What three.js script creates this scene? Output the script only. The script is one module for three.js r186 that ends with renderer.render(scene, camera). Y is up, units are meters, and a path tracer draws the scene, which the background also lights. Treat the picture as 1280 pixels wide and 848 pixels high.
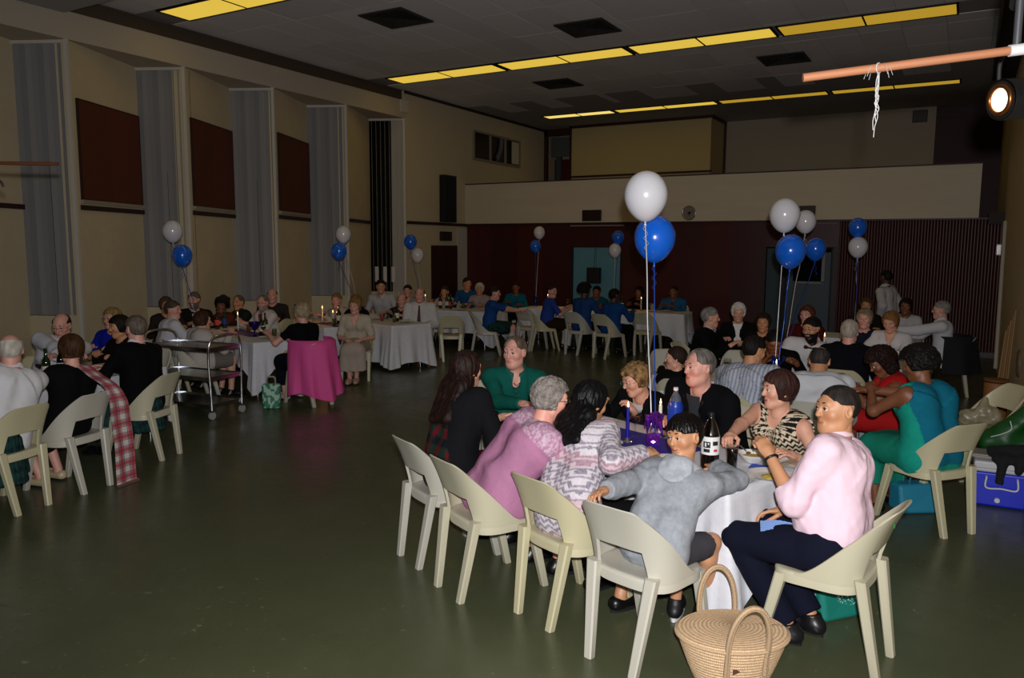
import * as THREE from 'three';
import { mergeGeometries, mergeVertices, toCreasedNormals } from 'three/addons/utils/BufferGeometryUtils.js';
import { RoundedBoxGeometry } from 'three/addons/geometries/RoundedBoxGeometry.js';
import { RectAreaLightUniformsLib } from 'three/addons/lights/RectAreaLightUniformsLib.js';
RectAreaLightUniformsLib.init();

// ---------------------------------------------------------------- camera, light, exposure
const scene = new THREE.Scene();
scene.background = new THREE.Color(0x000000);
const camera = new THREE.PerspectiveCamera(2 * Math.atan(424 / 972.76) * 180 / Math.PI, 1280 / 848, 0.05, 80);
camera.position.set(0, 1.95, 0);
{
  const yaw = 0.5253, pitch = 0.1176, roll = 0.0055;
  const F = new THREE.Vector3(-Math.sin(yaw) * Math.cos(pitch), -Math.sin(pitch), -Math.cos(yaw) * Math.cos(pitch));
  const R0 = new THREE.Vector3(Math.cos(yaw), 0, -Math.sin(yaw));
  const U0 = new THREE.Vector3().crossVectors(R0, F);
  const R = R0.clone().multiplyScalar(Math.cos(roll)).addScaledVector(U0, Math.sin(roll));
  const U = U0.clone().multiplyScalar(Math.cos(roll)).addScaledVector(R0, -Math.sin(roll));
  camera.quaternion.setFromRotationMatrix(new THREE.Matrix4().makeBasis(R, U, F.clone().negate()));
}
const renderer = new THREE.WebGLRenderer({ antialias: true });
renderer.toneMapping = THREE.LinearToneMapping;
renderer.toneMappingExposure = 1.0;
renderer.shadowMap.enabled = true;
// the photographer's flash, fixed on top of the camera: the main light of the place
const flash = new THREE.SpotLight(0xfdfbff, 77, 0, 1.22, 0.75, 2);
flash.position.set(0.06, 2.1, 0.03);
flash.target.position.set(-4.4, 1.25, -9.2);
flash.castShadow = true; flash.shadow.radius = 1.6; flash.shadow.mapSize.set(2048, 2048); flash.shadow.camera.near = 0.1;
scene.add(flash, flash.target);

// ---------------------------------------------------------------- helpers
function rng(seed) { let a = seed >>> 0; return () => { a = (a + 0x6D2B79F5) | 0; let t = Math.imul(a ^ (a >>> 15), 1 | a); t = (t + Math.imul(t ^ (t >>> 7), 61 | t)) ^ t; return ((t ^ (t >>> 14)) >>> 0) / 4294967296; }; }
const taken = new Map();
function numbered(n) { const k = taken.get(n) || 0; taken.set(n, k + 1); return k ? n + '_' + String(k).padStart(3, '0') : n; }
const V = (x, y, z) => new THREE.Vector3(x, y, z);
const lerp = (a, b, t) => a + (b - a) * t, clamp = (x, a, b) => x < a ? a : x > b ? b : x;
const sstep = (a, b, x) => { const t = clamp((x - a) / (b - a), 0, 1); return t * t * (3 - 2 * t); };
function hash3(i, j, k) { let h = Math.imul(i, 374761393) ^ Math.imul(j, 668265263) ^ Math.imul(k, 2147483629); h = Math.imul(h ^ (h >>> 13), 1274126177); return ((h ^ (h >>> 16)) >>> 0) / 4294967296; }
function noise3(x, y, z) {
  const i = Math.floor(x), j = Math.floor(y), k = Math.floor(z); let u = x - i, v = y - j, w = z - k;
  u = u * u * (3 - 2 * u); v = v * v * (3 - 2 * v); w = w * w * (3 - 2 * w);
  const l = (a, b, t) => a + (b - a) * t;
  return l(l(l(hash3(i, j, k), hash3(i + 1, j, k), u), l(hash3(i, j + 1, k), hash3(i + 1, j + 1, k), u), v), l(l(hash3(i, j, k + 1), hash3(i + 1, j, k + 1), u), l(hash3(i, j + 1, k + 1), hash3(i + 1, j + 1, k + 1), u), v), w) * 2 - 1;
}
const matCache = new Map();
function mat(color, rough = 0.7, o = {}) {
  const key = color + '|' + rough + '|' + JSON.stringify(o);
  if (!matCache.has(key)) matCache.set(key, new THREE.MeshPhysicalMaterial({ color, roughness: rough, ...o }));
  return matCache.get(key);
}
const vcMat = new Map();
function vmat(rough, o = {}) { const key = rough + JSON.stringify(o); if (!vcMat.has(key)) vcMat.set(key, new THREE.MeshPhysicalMaterial({ color: 0xffffff, vertexColors: true, roughness: rough, ...o })); return vcMat.get(key); }
function lin(hex) { const c = new THREE.Color(hex); return [c.r, c.g, c.b]; }
function mesh(name, geo, material, parent) { const m = new THREE.Mesh(geo, material); m.name = name; m.castShadow = m.receiveShadow = true; parent.add(m); return m; }
function thing(name, label, category, pos = [0, 0, 0], turn = 0, group) {
  const o = new THREE.Group(); o.name = numbered(name); o.position.set(...pos); o.rotation.y = turn; scene.add(o);
  o.userData = { label, category }; if (group) o.userData.group = group; return o;
}
function tagged(name, geo, material, label, category, group, kind) {
  const m = mesh(numbered(name), geo, material, scene); m.userData = { label, category }; if (group) m.userData.group = group; if (kind) m.userData.kind = kind; return m;
}
function struct(name, geo, material) { const m = mesh(numbered(name), geo, material, scene); m.userData.kind = 'structure'; return m; }
function copyOf(o, pos, turn, label, group) {
  const c = o.clone(); c.name = numbered(o.name.replace(/_\d{3}$/, '')); scene.add(c); c.position.set(...pos); c.rotation.set(0, turn, 0);
  c.userData = { ...o.userData }; if (label) c.userData.label = label; if (group) c.userData.group = group; return c;
}
function box(x0, x1, y0, y1, z0, z1) { const g = new THREE.BoxGeometry(x1 - x0, y1 - y0, z1 - z0); g.translate((x0 + x1) / 2, (y0 + y1) / 2, (z0 + z1) / 2); return g; }
function rbox(w, h, d, r, x = 0, y = 0, z = 0, seg = 2) { const g = new RoundedBoxGeometry(w, h, d, seg, r); g.translate(x, y, z); return g; }
function cyl(r0, r1, h, x = 0, y = 0, z = 0, n = 20) { const g = new THREE.CylinderGeometry(r1, r0, h, n); g.translate(x, y + h / 2, z); return g; }
function tube(pts, r, n = 40, m = 8, closed = false) { return new THREE.TubeGeometry(new THREE.CatmullRomCurve3(pts.map(p => V(...p)), closed), n, r, m, closed); }
function rod(a, b, r0, r1 = r0, n = 10) { const A = V(...a), B = V(...b), d = B.clone().sub(A), g = new THREE.CylinderGeometry(r1, r0, d.length(), n); g.applyQuaternion(new THREE.Quaternion().setFromUnitVectors(V(0, 1, 0), d.clone().normalize())); g.translate((A.x + B.x) / 2, (A.y + B.y) / 2, (A.z + B.z) / 2); return g; }
function lathe(pts, n = 28) { return new THREE.LatheGeometry(pts.map(p => new THREE.Vector2(p[0], p[1])), n); }
function merge(a) { return mergeGeometries(a.map(g => { const h = g.index ? g.toNonIndexed() : g.clone(); for (const k of Object.keys(h.attributes)) if (!['position', 'normal', 'uv'].includes(k)) h.deleteAttribute(k); if (!h.attributes.uv) h.setAttribute('uv', new THREE.BufferAttribute(new Float32Array(h.attributes.position.count * 2), 2)); return h; })); }
function quadStrip(rows, closeU = false, closeV = false, uvs) {          // rows[i][j] = [x,y,z]
  const n = rows.length, m = rows[0].length, pos = [], uv = [], idx = [];
  for (let i = 0; i < n; i++) for (let j = 0; j < m; j++) { pos.push(...rows[i][j]); uv.push(...(uvs ? uvs(i, j) : [i / (n - 1), j / (m - 1)])); }
  for (let i = 0; i < (closeU ? n : n - 1); i++) for (let j = 0; j < (closeV ? m : m - 1); j++) { const a = i * m + j, b = ((i + 1) % n) * m + j, c = ((i + 1) % n) * m + (j + 1) % m, d = i * m + (j + 1) % m; idx.push(a, b, d, b, c, d); }
  const g = new THREE.BufferGeometry(); g.setAttribute('position', new THREE.Float32BufferAttribute(pos, 3)); g.setAttribute('uv', new THREE.Float32BufferAttribute(uv, 2)); g.setIndex(idx); g.computeVertexNormals(); return g;
}
function canvasTex(w, h, draw, repeat) {
  const c = document.createElement('canvas'); c.width = w; c.height = h; draw(c.getContext('2d'), w, h);
  const t = new THREE.CanvasTexture(c); t.colorSpace = THREE.SRGBColorSpace; if (repeat) { t.wrapS = t.wrapT = THREE.RepeatWrapping; t.repeat.set(...repeat); } return t;
}
function dataTex(n, fn, srgb = true, repeat) {
  const d = new Uint8Array(n * n * 4); for (let j = 0; j < n; j++) for (let i = 0; i < n; i++) { const c = fn(i / n, j / n, i, j), o = (j * n + i) * 4; d[o] = c[0]; d[o + 1] = c[1]; d[o + 2] = c[2]; d[o + 3] = 255; }
  const t = new THREE.DataTexture(d, n, n); t.wrapS = t.wrapT = THREE.RepeatWrapping; t.magFilter = THREE.LinearFilter; t.minFilter = THREE.LinearMipmapLinearFilter; t.generateMipmaps = true; if (srgb) t.colorSpace = THREE.SRGBColorSpace; if (repeat) t.repeat.set(...repeat); t.needsUpdate = true; return t;
}
// periodic noise for textures
function pnoise(u, v, f, seed) { const x = u * f, y = v * f, i = Math.floor(x), j = Math.floor(y); let a = x - i, b = y - j; a = a * a * (3 - 2 * a); b = b * b * (3 - 2 * b); const h = (p, q) => hash3(((p % f) + f) % f, ((q % f) + f) % f, seed); return lerp(lerp(h(i, j), h(i + 1, j), a), lerp(h(i, j + 1), h(i + 1, j + 1), a), b); }
// ---------------------------------------------------------------- smooth solids: distance fields meshed on a grid
// prims: {t:'cap',a,b,ra,rb,flat} {t:'ell',c,r,ax} {t:'fn',c,R,fn}; k = blend; sub = carve
function solid(prims, cell, o = {}) {
  const lo = [1e9, 1e9, 1e9], hi = [-1e9, -1e9, -1e9];
  const bb = prims.map(p => {
    let l, h; const pad = (p.k || 0) * 0.5;
    if (p.t === 'cap') { const r = Math.max(p.ra, p.rb); l = [0, 1, 2].map(i => Math.min(p.a[i], p.b[i]) - r); h = [0, 1, 2].map(i => Math.max(p.a[i], p.b[i]) + r); }
    else if (p.t === 'ell') { const r = p.ax ? Math.max(...p.r) : 0; l = [0, 1, 2].map(i => p.c[i] - (p.ax ? r : p.r[i])); h = [0, 1, 2].map(i => p.c[i] + (p.ax ? r : p.r[i])); }
    else { l = p.c.map(x => x - p.R); h = p.c.map(x => x + p.R); }
    if (!p.sub) for (let i = 0; i < 3; i++) { lo[i] = Math.min(lo[i], l[i] - pad); hi[i] = Math.max(hi[i], h[i] + pad); }
    return [l, h];
  });
  const m = cell * 2.2 + (o.amp || 0); for (let i = 0; i < 3; i++) { lo[i] -= m; hi[i] += m; }
  const n = [0, 1, 2].map(i => Math.ceil((hi[i] - lo[i]) / cell) + 1), [nx, ny, nz] = n, F = new Float32Array(nx * ny * nz).fill(1);
  prims.forEach((p, q) => {
    const k = p.k || 0.0001, mg = k + cell * 3.2 + (o.amp || 0), [l, h] = bb[q];
    const i0 = clamp(Math.floor((l[0] - mg - lo[0]) / cell), 0, nx - 1), i1 = clamp(Math.ceil((h[0] + mg - lo[0]) / cell), 0, nx - 1);
    const j0 = clamp(Math.floor((l[1] - mg - lo[1]) / cell), 0, ny - 1), j1 = clamp(Math.ceil((h[1] + mg - lo[1]) / cell), 0, ny - 1);
    const k0 = clamp(Math.floor((l[2] - mg - lo[2]) / cell), 0, nz - 1), k1 = clamp(Math.ceil((h[2] + mg - lo[2]) / cell), 0, nz - 1);
    let ax, ay, az, bx, by, bz, bl, il, cx, cy, cz, r0, r1, r2, E;
    if (p.t === 'cap') { [ax, ay, az] = p.a; bx = p.b[0] - ax; by = p.b[1] - ay; bz = p.b[2] - az; bl = bx * bx + by * by + bz * bz || 1e-9; il = 1 / Math.sqrt(bl); } else { [cx, cy, cz] = p.c; if (p.t === 'ell') { [r0, r1, r2] = p.r; E = p.ax; } }
    for (let kk = k0; kk <= k1; kk++) for (let j = j0; j <= j1; j++) for (let i = i0; i <= i1; i++) {
      const x = lo[0] + i * cell, y = lo[1] + j * cell, z = lo[2] + kk * cell; let d;
      if (p.t === 'cap') {
        const px = x - ax, py = y - ay, pz = z - az, dot = px * bx + py * by + pz * bz, t = dot <= 0 ? 0 : dot >= bl ? 1 : dot / bl;
        const ex = px - bx * t, ey = py - by * t, ez = pz - bz * t; d = Math.sqrt(ex * ex + ey * ey + ez * ez) - (p.ra + (p.rb - p.ra) * t);
        if (p.flat) d = Math.max(d, (dot - bl) * il); if (p.flat2) d = Math.max(d, -dot * il);
      } else if (p.t === 'ell') {
        let ex = x - cx, ey = y - cy, ez = z - cz;
        if (E) { const a = ex * E[0].x + ey * E[0].y + ez * E[0].z, b = ex * E[1].x + ey * E[1].y + ez * E[1].z, c = ex * E[2].x + ey * E[2].y + ez * E[2].z; ex = a; ey = b; ez = c; }
        const qx = ex / r0, qy = ey / r1, qz = ez / r2, q0 = Math.sqrt(qx * qx + qy * qy + qz * qz), sx = qx / r0, sy = qy / r1, sz = qz / r2, q1 = Math.sqrt(sx * sx + sy * sy + sz * sz);
        d = q1 < 1e-9 ? -Math.min(r0, r1, r2) : q0 * (q0 - 1) / q1;
      } else d = p.fn(x, y, z);
      const at = (kk * ny + j) * nx + i, f = F[at];
      if (p.sub) { const hh = Math.max(k - Math.abs(f + d), 0) / k; F[at] = Math.max(f, -d) + hh * hh * k * 0.25; }
      else { const hh = Math.max(k - Math.abs(f - d), 0) / k; F[at] = Math.min(f, d) - hh * hh * k * 0.25; }
    }
  });
  if (o.disp) for (let kk = 0, at = 0; kk < nz; kk++) for (let j = 0; j < ny; j++) for (let i = 0; i < nx; i++, at++) if (Math.abs(F[at]) < cell * 2.5 + o.amp) F[at] += o.disp(lo[0] + i * cell, lo[1] + j * cell, lo[2] + kk * cell);
  if (o.cut) for (let kk = 0, at = 0; kk < nz; kk++) for (let j = 0; j < ny; j++) for (let i = 0; i < nx; i++, at++) if (F[at] < cell * 3) F[at] = Math.max(F[at], o.cut(lo[0] + i * cell, lo[1] + j * cell, lo[2] + kk * cell));
  // surface nets
  const id = new Int32Array(nx * ny * nz).fill(-1), pos = [], nor = [], col = o.color ? [] : null, c8 = new Float32Array(8), sy = nx, sz = nx * ny;
  for (let kk = 0; kk < nz - 1; kk++) for (let j = 0; j < ny - 1; j++) for (let i = 0; i < nx - 1; i++) {
    const at = (kk * ny + j) * nx + i; let mask = 0;
    c8[0] = F[at]; c8[1] = F[at + 1]; c8[2] = F[at + sy]; c8[3] = F[at + sy + 1]; c8[4] = F[at + sz]; c8[5] = F[at + sz + 1]; c8[6] = F[at + sz + sy]; c8[7] = F[at + sz + sy + 1];
    for (let q = 0; q < 8; q++) if (c8[q] < 0) mask |= 1 << q;
    if (mask === 0 || mask === 255) continue;
    let sx = 0, sY = 0, sZ = 0, cnt = 0;
    for (let q = 0; q < 8; q++) for (let b = 1; b < 8; b <<= 1) if (!(q & b)) { const r = q | b; if ((c8[q] < 0) !== (c8[r] < 0)) { const t = c8[q] / (c8[q] - c8[r]); sx += (q & 1) + (b === 1 ? t : 0); sY += ((q >> 1) & 1) + (b === 2 ? t : 0); sZ += (q >> 2) + (b === 4 ? t : 0); cnt++; } }
    sx /= cnt; sY /= cnt; sZ /= cnt;
    const L = (a, b, t) => a + (b - a) * t;
    let gx = L(L(c8[1] - c8[0], c8[3] - c8[2], sY), L(c8[5] - c8[4], c8[7] - c8[6], sY), sZ), gy = L(L(c8[2] - c8[0], c8[3] - c8[1], sx), L(c8[6] - c8[4], c8[7] - c8[5], sx), sZ), gz = L(L(c8[4] - c8[0], c8[5] - c8[1], sx), L(c8[6] - c8[2], c8[7] - c8[3], sx), sY);
    const gl = Math.hypot(gx, gy, gz) || 1; id[at] = pos.length / 3;
    const X = lo[0] + (i + sx) * cell, Y = lo[1] + (j + sY) * cell, Z = lo[2] + (kk + sZ) * cell;
    pos.push(X, Y, Z); nor.push(gx / gl, gy / gl, gz / gl); if (col) { const c = o.color(X, Y, Z, gx / gl, gy / gl, gz / gl); col.push(c[0], c[1], c[2]); }
  }
  const idx = [];
  for (let kk = 1; kk < nz - 1; kk++) for (let j = 1; j < ny - 1; j++) for (let i = 1; i < nx - 1; i++) {
    const at = (kk * ny + j) * nx + i, s = F[at] < 0;
    const quad = (a, b, c, d, flip) => { if (a < 0 || b < 0 || c < 0 || d < 0) return; flip ? idx.push(a, c, b, a, d, c) : idx.push(a, b, c, a, c, d); };
    if (s !== (F[at + 1] < 0)) quad(id[at - sy - sz], id[at - sz], id[at], id[at - sy], !s);
    if (s !== (F[at + sy] < 0)) quad(id[at - 1 - sz], id[at - 1], id[at], id[at - sz], !s);
    if (s !== (F[at + sz] < 0)) quad(id[at - 1 - sy], id[at - sy], id[at], id[at - 1], !s);
  }
  const g = new THREE.BufferGeometry(); g.setAttribute('position', new THREE.Float32BufferAttribute(pos, 3)); g.setAttribute('normal', new THREE.Float32BufferAttribute(nor, 3)); if (col) g.setAttribute('color', new THREE.Float32BufferAttribute(col, 3)); g.setIndex(idx); return g;
}
function joinIndexed(list) {            // same attributes: position, normal, color
  let n = 0, t = 0; for (const g of list) { n += g.attributes.position.count; t += g.index.count; }
  const P = new Float32Array(n * 3), N = new Float32Array(n * 3), C = new Float32Array(n * 3), I = new Uint32Array(t); let a = 0, b = 0;
  for (const g of list) { P.set(g.attributes.position.array, a * 3); N.set(g.attributes.normal.array, a * 3); if (g.attributes.color) C.set(g.attributes.color.array, a * 3); const ix = g.index.array; for (let i = 0; i < ix.length; i++) I[b + i] = ix[i] + a; a += g.attributes.position.count; b += ix.length; }
  const g = new THREE.BufferGeometry(); g.setAttribute('position', new THREE.BufferAttribute(P, 3)); g.setAttribute('normal', new THREE.BufferAttribute(N, 3)); g.setAttribute('color', new THREE.BufferAttribute(C, 3)); g.setIndex(new THREE.BufferAttribute(I, 1)); return g;
}
const cap = (a, b, ra, rb = ra, k = 0.03, o = {}) => ({ t: 'cap', a, b, ra, rb, k, ...o });
const ell = (c, r, k = 0.03, o = {}) => ({ t: 'ell', c, r, k, ...o });
// ---------------------------------------------------------------- the hall
const XW = -10.84, ZB = -16.41, CEIL = 5.335, XRW = 0.54, ZS = 3.0, ZG = -21.5;
const wallTex = dataTex(256, (u, v) => { const n = 0.94 + 0.06 * (pnoise(u, v, 6, 1) * 0.5 + pnoise(u, v, 24, 2) * 0.3 + pnoise(u, v, 96, 3) * 0.2); return [255 * n, 253 * n, 248 * n]; });
const M = {
  wall: new THREE.MeshStandardMaterial({ color: 0xcdc0a2, roughness: 0.75, map: wallTex }),
  parapet: new THREE.MeshStandardMaterial({ color: 0xd2c7b1, roughness: 0.75, map: wallTex }),
  gallery: new THREE.MeshStandardMaterial({ color: 0xb5a894, roughness: 0.8, map: wallTex }),
  white: mat(0xc8c2b4, 0.6), brown: mat(0x3a160d, 0.45), brownStrip: mat(0x2c130c, 0.5), dark: mat(0x14100d, 0.7), black: mat(0x050505, 0.6), steel: mat(0xb8bcc0, 0.22, { metalness: 1 }), chrome: mat(0xd5d8da, 0.12, { metalness: 1 }),
};
// floor: dark green sheet vinyl with scuffs
const floorTex = dataTex(512, (u, v) => { const n = 0.86 + 0.14 * (pnoise(u, v, 5, 4) * 0.5 + pnoise(u, v, 17, 5) * 0.3 + pnoise(u, v, 60, 6) * 0.2); const sc = pnoise(u, v, 110, 8) > 0.94 && pnoise(u, v, 8, 9) > 0.45 ? 1.35 : 1; return [80 * n * sc, 85 * n * sc, 60 * n * sc]; });
const floorRough = dataTex(512, (u, v) => { const n = 62 + 26 * pnoise(u, v, 7, 14) + 20 * pnoise(u, v, 40, 15) + (pnoise(u, v, 120, 8) > 0.9 ? 40 : 0); return [n, n, n]; }, false);
{
  const g = new THREE.PlaneGeometry(12.6, 25, 1, 1); g.rotateX(-Math.PI / 2); g.translate(-5.6, 0, -9.3);
  const uv = g.attributes.uv; for (let i = 0; i < uv.count; i++) uv.setXY(i, uv.getX(i) * 12.6 / 2.6, uv.getY(i) * 25 / 2.6);
  const fl = mergeGeometries([g.toNonIndexed(), box(-12, 0.75, -0.2, -0.01, -22, 3.2).toNonIndexed()]);
  struct('floor', fl, new THREE.MeshPhysicalMaterial({ color: 0xffffff, map: floorTex, roughnessMap: floorRough, roughness: 1, clearcoat: 0.1, clearcoatRoughness: 0.2, specularIntensity: 0.7 }));
}
// ceiling: grey acoustic tiles in a grid, each tile its own board
{
  const ceil = struct('ceiling', box(-12, 0.8, CEIL + 0.012, CEIL + 0.2, ZG - 0.1, 3.2), mat(0x8a8886, 0.9));
  const tm = [0xdad9da, 0xdfdedf, 0xd5d4d5].map(c => mat(c, 0.95)), R = rng(5);
  const sub = solidTile();
  const rows = []; let zc = -6.5; const LR = [[-7.56, -8.18], [-12.73, -13.38]];
  for (let z = -6.5; z > -16.3; z -= 1.22) for (let x = XW; x < 0.3; x += 0.61) {
    const z1 = z - 1.22, x1 = Math.min(x + 0.61, 0.5);
    if (LR.some(([a, b]) => z1 < a && z > b)) {        // boards beside a light row are cut to it
      for (const [a, b] of LR) { if (z1 < a && z > b) { if (z > a + 0.05) tile(x, x1, a + 0.005, z); if (z1 < b - 0.05) tile(x, x1, z1, b - 0.005); } }
    } else tile(x, x1, z1, z);
  }
  function solidTile() { return new THREE.BoxGeometry(1, 0.012, 1); }
  function tile(x0, x1, z0, z1) { const m = mesh('ceiling_tile', sub, tm[Math.floor(R() * 3)], ceil); m.scale.set(x1 - x0 - 0.006, 1, z1 - z0 - 0.006); m.position.set((x0 + x1) / 2, CEIL + 0.005 + R() * 0.0025, (z0 + z1) / 2); m.rotation.z = (R() - 0.5) * 0.002; }
  mesh('gallery_soffit', box(XW, XRW, CEIL, CEIL + 0.012, ZG, -16.35), mat(0xa09d99, 0.9), ceil);
  mesh('stage_soffit', box(-10.95, XRW, 5.085, CEIL + 0.01, -6.47, 3), mat(0xa5a3a1, 0.9), ceil);
}
// long fluorescent fittings let into the ceiling
const lampYellow = new THREE.MeshStandardMaterial({ color: 0x8a7430, roughness: 0.6, emissive: new THREE.Color().setRGB(1, 0.68, 0.085), emissiveIntensity: 0.72 });
const lampPale = new THREE.MeshStandardMaterial({ color: 0x8a7430, roughness: 0.6, emissive: new THREE.Color().setRGB(1, 0.74, 0.2), emissiveIntensity: 0.95 });
const lampDim = new THREE.MeshStandardMaterial({ color: 0x8a7430, roughness: 0.6, emissive: new THREE.Color().setRGB(1, 0.6, 0.05), emissiveIntensity: 0.42 });
{
  const segs = [[-10.4, -7.85], [-7.79, -5.26], [-5.2, -2.82], [-2.76, -0.31]];
  const rowsL = [[-7.58, -8.16, 'above the stage end', 0], [-12.75, -13.36, 'across the middle of the hall', 0], [-18.33, -18.77, 'above the gallery', 1]];
  const nth = ['nearest the curtained wall', 'second from the curtained wall', 'third from the curtained wall', 'nearest the brick side wall'];
  nth[3] = 'furthest from the curtained wall';
  rowsL.forEach(([za, zb, where, gal], r) => segs.forEach(([xs, xb], i) => {
    const xa = gal && i === 0 ? -9.78 : xs;
    const t = thing('ceiling_light', `yellow fluorescent ceiling panel ${where}, ${nth[i]}`, 'ceiling light', [(xa + xb) / 2, CEIL, (za + zb) / 2], 0, 'fluorescent ceiling panels');
    const w = xb - xa, d = Math.abs(zb - za), md = gal && i === 0 ? lampPale : (i === 3 || (gal && i > 1)) ? lampDim : lampYellow;
    mesh('frame', merge([box(-w / 2, w / 2, -0.015, 0.02, -d / 2, -d / 2 + 0.03), box(-w / 2, w / 2, -0.015, 0.02, d / 2 - 0.03, d / 2), box(-w / 2, -w / 2 + 0.03, -0.015, 0.02, -d / 2, d / 2), box(w / 2 - 0.03, w / 2, -0.015, 0.02, -d / 2, d / 2), box(-0.013, 0.013, -0.014, 0.02, -d / 2, d / 2)]), M.dark, t);
    for (const k of [-1, 1]) mesh('diffuser', box(k > 0 ? 0.013 : -w / 2 + 0.03, k > 0 ? w / 2 - 0.03 : -0.013, -0.008, 0.005, -d / 2 + 0.03, d / 2 - 0.03), md, t);
    const L = new THREE.RectAreaLight(new THREE.Color().setRGB(1, 0.66, 0.16), 0.12, w - 0.06, d - 0.06); L.position.set(0, -0.02, 0); L.rotation.x = -Math.PI / 2; t.add(L);
  }));
}
// air vents in the ceiling
{
  const slot = (t) => {
    mesh('frame', merge([box(-0.4, 0.4, -0.02, 0.004, -0.4, -0.34), box(-0.4, 0.4, -0.02, 0.004, 0.34, 0.4), box(-0.4, -0.34, -0.02, 0.004, -0.34, 0.34), box(0.34, 0.4, -0.02, 0.004, -0.34, 0.34)]), mat(0x2c2b27, 0.7), t);
    mesh('backing', box(-0.34, 0.34, -0.002, 0.004, -0.34, 0.34), mat(0x0b0b0a, 0.9), t);
    for (let i = 0; i < 4; i++) { const r = 0.3 - i * 0.075; const bl = []; for (let q = 0; q < 4; q++) { const g = new THREE.BoxGeometry(r * 2, 0.006, 0.045); g.rotateX(0.6); g.translate(0, -0.012, r); g.rotateY(q * Math.PI / 2); bl.push(g); } mesh('louvre', merge(bl), mat(0x2a2926, 0.6), t); }
  };
  const spots = [[-7.57, -9.57, 'beside the near light row, close to the curtained wall'], [-5.29, -11.42, 'before the middle light row'], [-3.05, -14.93, 'behind the middle light row, towards the right wall'], [-7.56, -14.9, 'behind the middle light row, towards the curtained wall']];
  spots.forEach(([x, z, w]) => slot(thing('ceiling_vent', 'dark square air vent ' + w, 'vent', [x, CEIL, z], 0, 'ceiling air vents')));
}
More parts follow.
